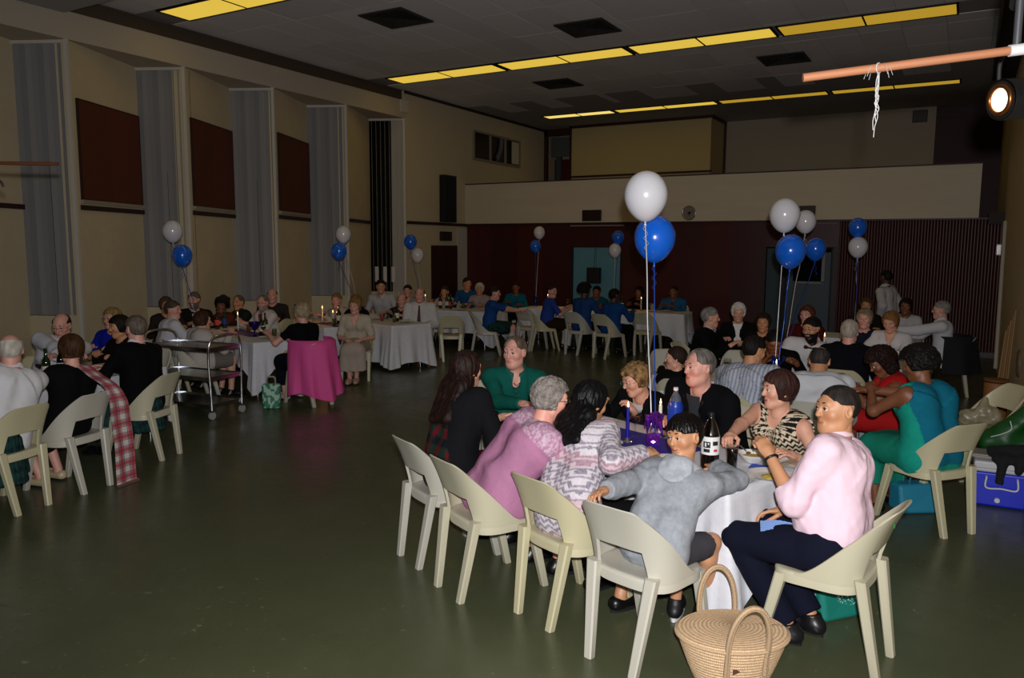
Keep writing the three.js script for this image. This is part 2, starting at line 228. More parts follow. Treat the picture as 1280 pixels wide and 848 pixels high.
// left wall: saw-tooth bays with tall windows behind vertical blinds
const BZ = [-6.49, -8.35, -10.18, -12.07, -13.94], BW = 0.713, BO = 0.335;
function slabBetween(a, b, y0, y1, th) {       // vertical slab from a to b (x,z), thickness to the outside (left of a->b)
  const dx = b[0] - a[0], dz = b[1] - a[1], l = Math.hypot(dx, dz), g = new THREE.BoxGeometry(l, y1 - y0, th); g.rotateY(-Math.atan2(dz, dx)); const n = [dz / l, -dx / l];
  g.translate((a[0] + b[0]) / 2 + n[0] * th / 2, (y0 + y1) / 2, (a[1] + b[1]) / 2 + n[1] * th / 2);
  const uv = g.attributes.uv; for (let i = 0; i < uv.count; i++) uv.setXY(i, uv.getX(i) * l / 2, uv.getY(i) * (y1 - y0) / 2); return g;
}
{
  const wl = [];
  const A = k => [XW, k < 0 ? BZ[0] - 1.86 * k * -1 + 0 : BZ[k]], outer = k => [XW - BW, BZ[k] + BO];
  const first = [XW, BZ[0] + 1.86], second = [XW, BZ[0] + 3.72];
  wl.push(slabBetween([XW - BW, 3.0], [XW - BW, -2.2], 0, CEIL, 0.2));
  wl.push(slabBetween([XW, BZ[0] + 3.72], [XW - BW, BZ[0] + 1.86 + BO], 0, CEIL, 0.2), slabBetween([XW - BW, BZ[0] + 1.86 + BO], first, 0, CEIL, 0.2));
  wl.push(slabBetween(first, outer(0), 0, 4.78, 0.2));
  for (let k = 0; k < 4; k++) wl.push(slabBetween([XW, BZ[k]], outer(k + 1), 0, 4.78, 0.2));
  // the jambs above and below each window
  for (let k = 0; k < 5; k++) { wl.push(slabBetween(outer(k), [XW, BZ[k]], 0, 0.94, 0.15), slabBetween(outer(k), [XW, BZ[k]], 4.72, 4.78, 0.15)); }
  const w = struct('wall_left', merge(wl), M.wall);
  struct('wall_left', box(XW - 0.2, XW, 0, CEIL, ZG, BZ[4]), M.wall);
  // beam over the bays
  const bm = struct('trim_1', merge([box(XW - 0.9, XW + 0.03, 4.74, 4.85, BZ[4] - 0.02, 2.9), box(XW - 0.9, XW + 0.012, 4.85, 5.12, BZ[4] - 0.02, 2.9)]), mat(0xb3a896, 0.7));
  mesh('beam_end', box(XW - 0.05, XW + 0.035, 4.86, 5.12, BZ[4] - 0.1, BZ[4] + 0.16), M.white, bm);
  mesh('painted_shadow_gap', box(XW - 0.6, XW - 0.06, 5.12, CEIL, BZ[4] - 0.02, 2.9), mat(0x4a3d2e, 0.8), bm);  // set-back strip over the beam; its dark brown paints in the ceiling edge's shadow
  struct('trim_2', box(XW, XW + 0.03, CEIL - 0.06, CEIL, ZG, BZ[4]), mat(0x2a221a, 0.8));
  // brown pin boards and the dado rail on each sloping wall
  for (let k = -1; k < 4; k++) {
    const a = k < 0 ? first : [XW, BZ[k]], b = outer(k + 1), P = (t, o) => { const dx = b[0] - a[0], dz = b[1] - a[1], l = Math.hypot(dx, dz); return [a[0] + dx * t - dz / l * o, a[1] + dz * t + dx / l * o]; };
    const where = k < 0 ? 'left of the nearest blind' : ['between first and second blinds', 'between second and third blinds', 'between third and fourth blinds', 'before the open slatted blind'][k];
    if (k >= 0 && k < 3) {
      const t = thing('pin_board', 'tall dark brown pin board ' + where, 'board', [0, 0, 0], 0, 'brown boards on the bays');
      for (const [u0, u1] of [[0.08, 0.5], [0.505, 0.97]]) mesh('panel', slabBetween(P(u0, 0.03), P(u1, 0.03), 2.6, 3.97, 0.028), mat(u0 < 0.3 ? 0x54240c : 0x5a260e, 0.75), t);
      mesh('frame', merge([slabBetween(P(0.07, 0.036), P(0.98, 0.036), 2.585, 2.6, 0.034), slabBetween(P(0.07, 0.036), P(0.98, 0.036), 3.97, 3.985, 0.034), slabBetween(P(0.07, 0.036), P(0.08, 0.036), 2.585, 3.985, 0.034), slabBetween(P(0.97, 0.036), P(0.98, 0.036), 2.585, 3.985, 0.034)]), mat(0x2a1008, 0.6), t);
      mesh('sill', slabBetween(P(0.07, 0.05), P(0.99, 0.05), 2.535, 2.585, 0.05), mat(0x9c917e, 0.7), t);
    }
    struct('trim_3', slabBetween(P(0.06, 0.03), P(1.0, 0.03), 2.44, 2.51, 0.03), M.brownStrip);
  }
  struct('trim_3', box(XW, XW + 0.03, 2.45, 2.52, ZB, BZ[4] - 0.05), M.brownStrip);
  struct('baseboard_left', box(XW, XW + 0.02, 0, 0.1, ZB, BZ[4] - 0.05), M.brownStrip);
}
// windows with vertical blinds
{
  const glass = new THREE.MeshPhysicalMaterial({ color: 0x223038, roughness: 0.05, transmission: 0.6, thickness: 0 });
  const slatM = [0x8a8a8a, 0x828384, 0x929190].map(c => mat(c, 0.9)), slatW = mat(0xb8b2a6, 0.85);
  for (let k = 0; k < 5; k++) {
    const a = [XW - BW, BZ[k] + BO], b = [XW, BZ[k]], dx = b[0] - a[0], dz = b[1] - a[1], l = Math.hypot(dx, dz), n = [-dz / l, dx / l];       // n points into the hall
    const w = struct('window_' + (k + 1), slabBetween([a[0] - n[0] * 0.16, a[1] - n[1] * 0.16], [b[0] - n[0] * 0.16, b[1] - n[1] * 0.16], 0.94, 4.72, 0.01), mat(0x06080a, 0.2));
    const post = (p, o, wd) => slabBetween([p[0] + dx / l * -wd / 2 + n[0] * o, p[1] + dz / l * -wd / 2 + n[1] * o], [p[0] + dx / l * wd / 2 + n[0] * o, p[1] + dz / l * wd / 2 + n[1] * o], 0.0, 4.74, 0.05);
    mesh('window_post', post(b, 0.035, 0.05), M.white, w);
    const names = ['closest to the stage', 'second from the stage', 'third from the stage', 'beside the open slats'];
    const open = k === 4;
    const t = thing('vertical_blind', open ? 'white vertical blind with slats turned open on the last window' : 'closed grey vertical blind on the tall window ' + names[k], 'blind', [0, 0, 0], 0, 'vertical blinds');
    mesh('headrail', slabBetween([a[0] + n[0] * 0.03, a[1] + n[1] * 0.03], [b[0] + n[0] * 0.03, b[1] + n[1] * 0.03], 4.69, 4.735, 0.05), M.white, t);
    const ns = open ? 8 : 9;
    for (let i = 0; i < ns; i++) {
      const u = (i + 0.5) / ns, turn = open ? (i > 4 ? 0.35 : 1.25) : 0.04, hw = l / ns * (open ? 0.62 : 0.52), cx = a[0] + dx * u, cz = a[1] + dz * u, ca = Math.cos(turn), sa = Math.sin(turn), ex = (dx / l * ca + n[0] * sa) * hw, ez = (dz / l * ca + n[1] * sa) * hw;
      mesh('slat', slabBetween([cx - ex, cz - ez], [cx + ex, cz + ez], open ? 0.5 : 0.95, 4.7, 0.003), open ? slatW : slatM[(i * 7 + k) % 3], t);
    }
    if (!open) mesh('cord', tube([[b[0] - dx * 0.4 + n[0] * 0.06, 3.1, b[1] - dz * 0.4 + n[1] * 0.06], [b[0] - dx * 0.39 + n[0] * 0.06, 1.1, b[1] - dz * 0.39 + n[1] * 0.06]], 0.004, 6, 5), mat(0x4a4a4a, 0.8), t);
  }
  for (let i = 0; i < 3; i++) { const x = XW - 0.55 + i * 0.17, z = BZ[4] + 0.34 - i * 0.08; tagged('paper_notice', rbox(0.1, 0.34, 0.004, 0.001, x, 1.33, z), mat(0xdedbd2, 0.8), 'white paper notice behind the open slatted blind', 'notice', 'notices in the slatted window'); }
}
// back wall under the gallery: dark red boards, reeded on the right
{
  const red = mat(0x3b0d0a, 0.42), red2 = mat(0x471210, 0.38);
  const parts = [];
  parts.push(box(XW, -7.95, 0, 2.517, ZB - 0.12, ZB), box(-6.66, -3.6, 0, 2.517, ZB - 0.12, ZB), box(-2.18, 0.6, 0, 2.517, ZB - 0.12, ZB - 0.02), box(-7.95, -6.66, 1.96, 2.517, ZB - 0.12, ZB), box(-3.6, -2.18, 1.98, 2.517, ZB - 0.12, ZB));
  const w = struct('wall_back', merge(parts), red);
  // reeded boards: one extruded comb
  const sh = new THREE.Shape(); sh.moveTo(-2.16, 0); let x = -2.16; while (x < 0.5) { sh.lineTo(x, 0.012); sh.quadraticCurveTo(x + 0.021, 0.034, x + 0.042, 0.012); sh.lineTo(x + 0.048, 0.006); x += 0.05; } sh.lineTo(x, 0); sh.closePath();
  const g = new THREE.ExtrudeGeometry(sh, { depth: 2.5, bevelEnabled: false, curveSegments: 5 }); g.rotateX(-Math.PI / 2); g.scale(1, 1, -1); g.translate(0, 0, 0);
  { const p = g.attributes.position; for (let i = 0; i < p.count; i++) p.setXYZ(i, p.getX(i), p.getY(i), ZB - 0.02 + Math.abs(p.getZ(i))); g.computeVertexNormals(); }
  const rd = mesh('reeded_boarding', g, mat(0x3c130f, 0.42), w); rd.userData.kind = 'stuff';
  for (let i = 0; i < 5; i++) { const xx = XW + 0.02 + i * 0.72 + 0.29 * 0; if (xx + 0.7 < -7.95) mesh('board', box(xx + 0.005, xx + 0.71, 0.1, 2.5, ZB, ZB + 0.012), i % 2 ? red : red2, w); }
  for (let i = 0; i < 5; i++) { const xx = -6.64 + i * 0.606; mesh('board', box(xx + 0.004, xx + 0.6, 0.1, 2.5, ZB, ZB + 0.012), i % 2 ? red2 : red, w); }
  mesh('pelmet', box(-7.95, -6.62, 2.43, 2.46, ZB, ZB + 0.05), mat(0x8a7468, 0.5), w); mesh('pelmet', box(-3.55, -2.2, 2.43, 2.455, ZB, ZB + 0.05), mat(0x6a5048, 0.5), w);
  struct('baseboard_back', box(XW, XRW, 0, 0.1, ZB, ZB + 0.02), M.brownStrip);
  // doors
  const d1 = struct('door_1', box(-7.9, -6.71, 0, 1.96, ZB - 0.1, ZB - 0.06), mat(0x1d3b44, 0.5));
  for (const [a, b] of [[-7.89, -7.315], [-7.305, -6.72]]) mesh('door_leaf', box(a, b, 0.02, 1.95, ZB - 0.06, ZB - 0.035), mat(0x5c93a3, 0.55), d1);
  mesh('door_frame', merge([box(-7.95, -7.9, 0, 1.99, ZB - 0.08, ZB + 0.02), box(-6.71, -6.66, 0, 1.99, ZB - 0.08, ZB + 0.02)]), mat(0x2b0c0a, 0.5), d1);
  const d2 = struct('door_2', box(-3.53, -2.25, 0, 1.96, ZB - 0.12, ZB - 0.09), mat(0x0a1012, 0.6));
  mesh('door_leaf', box(-3.52, -3.27, 0.02, 1.95, ZB - 0.09, ZB - 0.06), mat(0x2c4047, 0.6), d2);
  const lf = mesh('door_leaf', merge([box(-3.1, -2.3, 0.02, 1.3, ZB - 0.09, ZB - 0.05), box(-2.42, -2.3, 1.3, 1.95, ZB - 0.09, ZB - 0.05), box(-3.1, -3.0, 1.3, 1.95, ZB - 0.09, ZB - 0.05), box(-3.1, -2.3, 1.88, 1.95, ZB - 0.09, ZB - 0.05)]), mat(0x3c4a52, 0.55), d2);
  mesh('door_pane', box(-3.0, -2.42, 1.3, 1.88, ZB - 0.075, ZB - 0.068), mat(0x0b0d10, 0.05), lf);
  mesh('pane_surround', merge([box(-2.46, -2.4, 1.28, 1.9, ZB - 0.06, ZB - 0.03), box(-2.9, -2.4, 1.26, 1.3, ZB - 0.06, ZB - 0.03)]), mat(0x77757a, 0.5), lf);
  mesh('door_frame', merge([box(-3.6, -3.53, 0, 2.0, ZB - 0.1, ZB + 0.02), box(-2.25, -2.18, 0, 2.0, ZB - 0.1, ZB + 0.02)]), mat(0x2b0c0a, 0.5), d2);
  const d3 = struct('door_3', box(XW - 0.02, XW + 0.012, 0, 1.98, -15.98, -14.9), mat(0x230a07, 0.5));
  for (const [a, b] of [[-15.96, -15.45], [-15.43, -14.92]]) mesh('door_leaf', box(XW + 0.005, XW + 0.03, 0.02, 1.97, a, b), mat(0x36110b, 0.45), d3);
  mesh('architrave', box(XW, XW + 0.015, 0, 2.4, ZB, -15.98), M.white, d3);
}
// gallery
{
  const p = struct('wall_gallery_front', merge([box(XW, 0.148, 2.517, 3.47, ZB - 0.12, ZB + 0.06)]), M.parapet);
  mesh('coping', box(XW, 0.155, 3.47, 3.495, ZB - 0.16, ZB + 0.075), mat(0x33231a, 0.6), p);
  mesh('bottom_trim', box(XW, XRW, 2.49, 2.517, ZB - 0.1, ZB + 0.07), mat(0x2a1712, 0.5), p);
  struct('floor_gallery', box(XW, XRW, 2.3, 2.49, ZG, ZB - 0.12), M.dark);
  struct('wall_gallery_back', merge([box(XW, -0.83, 2.4, CEIL, ZG - 0.1, ZG)]), M.gallery);
  struct('wall_gallery_back', merge([box(-0.83, XRW, 2.4, CEIL, ZG - 0.1, ZG), box(-0.83, XRW, 5.05, CEIL, ZG, ZG + 0.02)]), mat(0x35120d, 0.6));
  const b = struct('wall_booth', box(-9.8, -5.85, 2.49, 5.28, ZG, -20.2), mat(0xc2ad7a, 0.8));
  mesh('booth_trim', merge([box(-9.86, -5.8, 5.26, CEIL, -20.25, -20.18), box(-5.87, -5.8, 2.5, CEIL, ZG, -21.4), box(-9.86, -9.8, 2.5, CEIL, -20.25, -20.18), box(-9.86, -5.8, 3.9, 3.95, -20.2, -20.16), box(-5.85, -5.8, 5.26, CEIL, ZG, -20.2)]), M.brown, b);
  struct('door_4', box(XW, -9.86, 2.49, 4.55, -21.3, -21.2), mat(0x5c1410, 0.55));
  struct('trim_4', merge([box(XW, -9.86, 5.15, CEIL, -20.6, -20.5), box(-10.0, -9.86, 2.5, CEIL, -20.6, -20.5), box(XW, XW + 0.1, 2.5, CEIL, -20.6, -20.5)]), M.brown);
  struct('trim_4', box(XW + 0.05, -10.0, 4.6, 5.15, -20.9, -20.85), mat(0x5a5f5c, 0.6));
  struct('trim_4', box(-10.62, -10.46, 2.5, 4.6, -20.95, -20.85), mat(0x4a4d50, 0.6));
  // high window on the left wall
  const w = struct('window_6', box(XW, XW + 0.02, 4.17, 4.8, -18.99, -16.72), mat(0x0d0a0a, 0.15));
  mesh('window_frame', merge([box(XW, XW + 0.05, 4.8, 4.85, -19.04, -16.67), box(XW, XW + 0.05, 4.12, 4.17, -19.04, -16.67), box(XW, XW + 0.05, 4.17, 4.8, -16.72, -16.67), box(XW, XW + 0.05, 4.17, 4.8, -19.04, -18.99), box(XW, XW + 0.045, 4.17, 4.8, -17.52, -17.44), box(XW, XW + 0.045, 4.17, 4.8, -18.28, -18.2)]), mat(0x8f8672, 0.7), w);
  mesh('blind', box(XW + 0.02, XW + 0.04, 4.2, 4.78, -18.95, -18.6), M.white, w);
  mesh('curtain', tube([[XW + 0.05, 4.78, -18.0], [XW + 0.05, 4.5, -17.95], [XW + 0.06, 4.22, -17.75]], 0.06, 10, 8), mat(0x6a6268, 0.9), w);
}
// the other walls close the hall
struct('wall_right', box(XRW, XRW + 0.2, 0, CEIL, ZG, ZS), M.wall);
struct('wall_stage', box(-12, 0.8, 0, CEIL, ZS, ZS + 0.2), mat(0x1a1613, 0.95));
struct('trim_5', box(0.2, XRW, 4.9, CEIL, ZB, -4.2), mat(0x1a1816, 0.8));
struct('trim_6', box(0.3, XRW, 2.4, 2.6, ZB, ZB + 0.3), mat(0x2a211b, 0.7));
// ---------------------------------------------------------------- moulded chairs
const CHAIR = (() => {
  const A = 0.222, Bd = 0.212, raw = []; for (let i = 0; i <= 400; i++) { const th = Math.PI * i / 400, e = 0.62, s = Math.sin(th), c = Math.cos(th); raw.push([A * Math.pow(Math.abs(s), e), -Bd * Math.sign(c) * Math.pow(Math.abs(c), e)]); }
  const acc = [0]; for (let i = 1; i < raw.length; i++) acc.push(acc[i - 1] + Math.hypot(raw[i][0] - raw[i - 1][0], raw[i][1] - raw[i - 1][1]));
  const out = t => { const sgn = t < 0 ? -1 : 1, L = Math.abs(t) * acc[400]; let i = 1; while (i < 400 && acc[i] < L) i++; const u = (L - acc[i - 1]) / (acc[i] - acc[i - 1] || 1); return [sgn * lerp(raw[i - 1][0], raw[i][0], u), lerp(raw[i - 1][1], raw[i][1], u)]; };
  // seat: rings of the outline, with a rolled edge and a skirt
  const prof = [[0.02, 0.424], [0.35, 0.424], [0.65, 0.429], [0.86, 0.436], [0.95, 0.437], [0.99, 0.432], [1.0, 0.42], [1.0, 0.38], [0.975, 0.38], [0.96, 0.41], [0.02, 0.41]], rows = [];
  for (const [r, y] of prof) { const row = []; for (let i = 0; i < 56; i++) { const t = -1 + 2 * i / 56, p = out(t); const fr = Math.max(0, p[1] / Bd); row.push([p[0] * r * (1 + 0.05 * fr), y - 0.012 * fr * fr * r * r, p[1] * r + 0.02]); } rows.push(row); }
  const seat = toCreasedNormals(quadStrip(rows, false, true), 0.9);
  // back: a wrapped band with an opening low at the rear
  const T = 0.60, n = 72, band = [], TT = 0.016;
  for (let i = 0; i <= n; i++) {
    const t = -T + 2 * T * i / n, at = Math.abs(t), top = lerp(0.785, 0.438, Math.pow(sstep(0.15, T, at), 0.85)) + 0.004 * Math.cos(t * 6), o = 1 - sstep(0.165, 0.2, at), bot = Math.min(top - 0.004, lerp(0.425, 0.585 - 0.02 * at, o)), m = 7, row = [];
    const q0 = out(t), q1 = out(t + 0.004), q9 = out(t - 0.004), tx = q1[0] - q9[0], tz = q1[1] - q9[1], tl = Math.hypot(tx, tz), nx = -tz / tl, nz = tx / tl, sgn = (nx * q0[0] + nz * q0[1]) > 0 ? 1 : -1;
    const at3 = (y, off) => { const h = (y - 0.43) / 0.35, fl = 1 + 0.10 * h; return [q0[0] * fl + nx * sgn * off, y, q0[1] * (1 + 0.06 * h) + 0.02 - 0.075 * h * h - 0.03 * h + nz * sgn * off]; };
    for (let j = 0; j <= m; j++) row.push(at3(lerp(bot, top, j / m), TT / 2)); row.push(at3(top + 0.004, 0)); for (let j = m; j >= 0; j--) row.push(at3(lerp(bot, top, j / m), -TT / 2)); band.push(row);
  }
  const back = toCreasedNormals(quadStrip(band, false, true), 0.8);
  const leg = (a, b, wa, da, wb, db) => { const ring = (c, w, d) => [[-1, -0.7], [-0.7, -1], [0.7, -1], [1, -0.7], [1, 0.7], [0.7, 1], [-0.7, 1], [-1, 0.7]].map(([u, v]) => [c[0] + u * w / 2, c[1], c[2] + v * d / 2]); const m = [(a[0] + b[0]) / 2, (a[1] + b[1]) / 2, (a[2] + b[2]) / 2]; const R = [ring(a, 0.001, 0.001), ring(a, wa, da), ring(m, (wa + wb) / 2, (da + db) / 2), ring([b[0], b[1] + 0.004, b[2]], wb, db), ring(b, wb * 0.9, db * 0.9), ring(b, 0.001, 0.001)]; return toCreasedNormals(quadStrip(R, false, true), 0.6); };
  const legs = []; for (const k of [1, -1]) { legs.push(leg([k * 0.168, 0.46, -0.188], [k * 0.128, 0, -0.262], 0.062, 0.05, 0.044, 0.04)); legs.push(leg([k * 0.19, 0.41, 0.165], [k * 0.195, 0, 0.262], 0.052, 0.055, 0.04, 0.042)); }
  return { seat, back, legs };
})();
const chairMat = mat(0xb6b3a4, 0.4), chairMats = [mat(0xb6b3a4, 0.4), mat(0xb9b49a, 0.38), mat(0xbcb592, 0.4)];
let chairProto = null, chairCount = 0;
function chair(x, z, f, label, group) {
  const turn = Math.atan2(f[0], f[1]); let c;
  if (!chairProto) { c = chairProto = thing('plastic_chair', label, 'chair', [x, 0, z], turn, group); mesh('seat', CHAIR.seat, chairMat, c); mesh('backrest', CHAIR.back, chairMat, c); CHAIR.legs.forEach(l => mesh('leg', l, chairMat, c)); }
  else c = copyOf(chairProto, [x, 0, z], turn, label, group);
  const m = chairMats[chairCount++ % 3]; c.traverse(o => { if (o.isMesh) o.material = m; });
  return c;
}
// ---------------------------------------------------------------- tables and cloths
const clothTex = dataTex(128, (u, v, i, j) => { const n = 240 + 10 * pnoise(u, v, 32, 3) - ((i % 4 < 1) || (j % 4 < 1) ? 5 : 0); return [n, n, n]; });
const clothMat = new THREE.MeshPhysicalMaterial({ color: 0xd9dade, roughness: 0.8, map: clothTex, side: THREE.DoubleSide, sheen: 0.2 });
function table(cx, cz, u, L, W, label, clothLabel, drop = 0.36, corner = 0.28, seed = 1, gname) {
  const turn = -Math.atan2(u[1], u[0]), h = 0.715, t = thing('trestle_table', label, 'table', [cx, 0, cz], turn, 'banquet tables');
  mesh('tabletop', rbox(L, 0.028, W, 0.006, 0, h - 0.014, 0), mat(0x6b4a30, 0.6), t);
  for (const sx of [-1, 1]) for (const sz of [-1, 1]) mesh('leg', rod([sx * (L / 2 - 0.16), 0, sz * (W / 2 - 0.1)], [sx * (L / 2 - 0.22), h - 0.028, sz * (W / 2 - 0.12)], 0.016), M.steel, t);
  for (const sx of [-1, 1]) mesh('stretcher', rod([sx * (L / 2 - 0.18), 0.25, -(W / 2 - 0.11)], [sx * (L / 2 - 0.18), 0.25, W / 2 - 0.11], 0.011), M.steel, t);
  // cloth: flat top, falling sides with folds, points hanging at the corners
  const R = rng(seed * 31 + 7), n = 220, per = [], rc = 0.02, hw = L / 2 + 0.004, hd = W / 2 + 0.004, segs = [[hw, hd], [-hw, hd], [-hw, -hd], [hw, -hd]], tot = 4 * (hw + hd);
  for (let i = 0; i < n; i++) { let s = tot * i / n, k = 0; const ls = [2 * hd, 2 * hw, 2 * hd, 2 * hw]; while (s >= ls[k] && k < 3) { s -= ls[k]; k++; } const q = [[hw, -hd + s, 1, 0], [hw - s, hd, 0, 1], [-hw, hd - s, -1, 0], [-hw + s, -hd, 0, -1]][k]; const cd = Math.min(s, ls[k] - s); let nx = q[2], nz = q[3]; if (cd < 0.1) { const w = 0.5 * (1 - cd / 0.1); const adj = [[0, s < ls[k] / 2 ? -1 : 1], [s < ls[k] / 2 ? 1 : -1, 0], [0, s < ls[k] / 2 ? 1 : -1], [s < ls[k] / 2 ? -1 : 1, 0]][k]; nx = q[2] * (1 - w) + adj[0] * w; nz = q[3] * (1 - w) + adj[1] * w; const l = Math.hypot(nx, nz); nx /= l; nz /= l; } per.push([q[0], q[1], nx, nz, cd, tot * i / n]); }
  const ph = R() * 6, rows = [];
  for (const r of [0, 0.5, 0.97]) rows.push(per.map(p => [p[0] * Math.max(r, 0.001), h + 0.003 + 0.0015 * noise3(p[0] * r * 6, seed, p[1] * r * 6), p[1] * Math.max(r, 0.001)]));
  for (let j = 0; j <= 12; j++) { const v = j / 12; rows.push(per.map(p => { const c = Math.exp(-Math.pow(p[4] / 0.17, 2)), dr = drop + corner * c + 0.015 * Math.sin(p[5] * 5 + ph), fo = (0.018 * Math.sin(p[5] * 14 + ph) + 0.016 * Math.sin(p[5] * 23 + ph * 2) + 0.02 * noise3(p[5] * 4, seed, v)) * (1 - c * 0.5), o = 0.004 + v * (0.03 + fo * 1.5) + c * (0.05 + 0.03 * Math.sin(p[5] * 60)) * Math.sin(v * Math.PI * 0.55) * v; return [p[0] + p[2] * o, h + 0.001 - dr * v, p[1] + p[3] * o]; })); }
  const cg = quadStrip(rows, false, true, (i, j) => [per[j][0] * 3 + (i > 2 ? per[j][5] : 0), (i > 2 ? i * 0.1 : per[j][1] * 3)]);
  const cl = tagged('tablecloth', cg, clothMat, clothLabel, 'tablecloth', 'white tablecloths'); cl.position.set(cx, 0, cz); cl.rotation.y = turn;
  return { at: (a, b) => { const l = Math.hypot(...u), ux = u[0] / l, uz = u[1] / l; return [cx + ux * a + uz * b, h + 0.006, cz + uz * a - ux * b]; }, turn, h: h + 0.006 };     // a along the table, b towards the far side
}
// ---------------------------------------------------------------- people
const add3 = (a, b, s = 1) => [a[0] + b[0] * s, a[1] + b[1] * s, a[2] + b[2] * s], sub3 = (a, b) => [a[0] - b[0], a[1] - b[1], a[2] - b[2]];
const len3 = a => Math.hypot(...a), nrm3 = a => { const l = len3(a) || 1; return [a[0] / l, a[1] / l, a[2] / l]; }, mix3 = (a, b, t) => [lerp(a[0], b[0], t), lerp(a[1], b[1], t), lerp(a[2], b[2], t)];
const cross3 = (a, b) => [a[1] * b[2] - a[2] * b[1], a[2] * b[0] - a[0] * b[2], a[0] * b[1] - a[1] * b[0]], dot3 = (a, b) => a[0] * b[0] + a[1] * b[1] + a[2] * b[2];
function basis(x, y, z, o) { return { o, x, y, z, pt: (a, b, c) => [o[0] + x[0] * a + y[0] * b + z[0] * c, o[1] + x[1] * a + y[1] * b + z[1] * c, o[2] + x[2] * a + y[2] * b + z[2] * c], inv: (X, Y, Z) => { const d = [X - o[0], Y - o[1], Z - o[2]]; return [dot3(d, x), dot3(d, y), dot3(d, z)]; }, ax: [V(...x), V(...y), V(...z)] }; }
function ik(S, T, l1, l2, pole) {
  let d = sub3(T, S), L = len3(d); const mx = (l1 + l2) * 0.995; if (L > mx) { T = add3(S, nrm3(d), mx); d = sub3(T, S); L = mx; }
  const n = nrm3(d), a = clamp((l1 * l1 - l2 * l2 + L * L) / (2 * L), -l1, l1), h = Math.sqrt(Math.max(0, l1 * l1 - a * a));
  const p = nrm3(sub3(pole, [n[0] * dot3(pole, n), n[1] * dot3(pole, n), n[2] * dot3(pole, n)]));
  return [add3(add3(S, n, a), p, h), T];
}
const SKIN = { fair: 0xd09a80, pink: 0xd99a86, tan: 0xc08a63, asian: 0xba8661, brown: 0x7a4a30, dark: 0x4a2c1e, flush: 0xcf9886 };

function headPrims(B, s, sex, o) {
  const P = (x, y, z) => B.pt(x * s, y * s, z * s), ax = B.ax, e = (c, r, k) => ell(P(...c), r.map(v => v * s), k * s, { ax }), c = (a, b, ra, rb, k) => cap(P(...a), P(...b), ra * s, rb * s, k * s);
  const w = (o.wide || 1), m = sex === 'm' ? 1 : 0;
  const L = [
    e([0, 0.03, -0.014], [0.075 * w, 0.089, 0.096], 0.02),
    e([0, -0.03, 0.022], [(0.056 + 0.003 * m) * w, 0.076, 0.064], 0.04),
    e([0, -0.095, 0.058], [0.024 + 0.004 * m, 0.02, 0.022], 0.035),
    c([-0.046 * w, -0.072, 0.005], [-0.012, -0.1, 0.055], 0.018, 0.016, 0.03), c([0.046 * w, -0.072, 0.005], [0.012, -0.1, 0.055], 0.018, 0.016, 0.03),
    e([-0.04 * w, -0.022, 0.056], [0.02 * w, 0.018, 0.018], 0.03), e([0.04 * w, -0.022, 0.056], [0.02 * w, 0.018, 0.018], 0.03),
    c([-0.036, 0.03, 0.072], [0.036, 0.03, 0.072], 0.013, 0.013, 0.025),
    { ...e([-0.032, 0.006, 0.101], [0.018, 0.011, 0.014], 0.014), sub: 1 }, { ...e([0.032, 0.006, 0.101], [0.018, 0.011, 0.014], 0.014), sub: 1 },
    c([0, 0.02, 0.083], [0, -0.024, 0.103 + (o.nose || 0)], 0.0075, 0.0105, 0.011), e([0, -0.027, 0.099 + (o.nose || 0)], [0.0165, 0.0095, 0.011], 0.007),
    c([-0.022, -0.058, 0.078], [0, -0.0565, 0.0855], 0.0045, 0.006, 0.007), c([0.022, -0.058, 0.078], [0, -0.0565, 0.0855], 0.0045, 0.006, 0.007), c([-0.018, -0.068, 0.0775], [0.018, -0.068, 0.0775], 0.0065, 0.0065, 0.008), e([0, -0.07, 0.079], [0.02, 0.008, 0.009], 0.008),
    e([-0.078 * w, -0.002, -0.008], [0.011, 0.033, 0.02], 0.012), e([0.078 * w, -0.002, -0.008], [0.011, 0.033, 0.02], 0.012),
    { ...e([-0.086 * w, 0.001, -0.004], [0.008, 0.017, 0.01], 0.008), sub: 1 }, { ...e([0.086 * w, 0.001, -0.004], [0.008, 0.017, 0.01], 0.008), sub: 1 },
  ];
  if (o.jowl) L.push(e([0, -0.085, 0.03], [0.05, 0.032, 0.04], 0.04));
  return L;
}
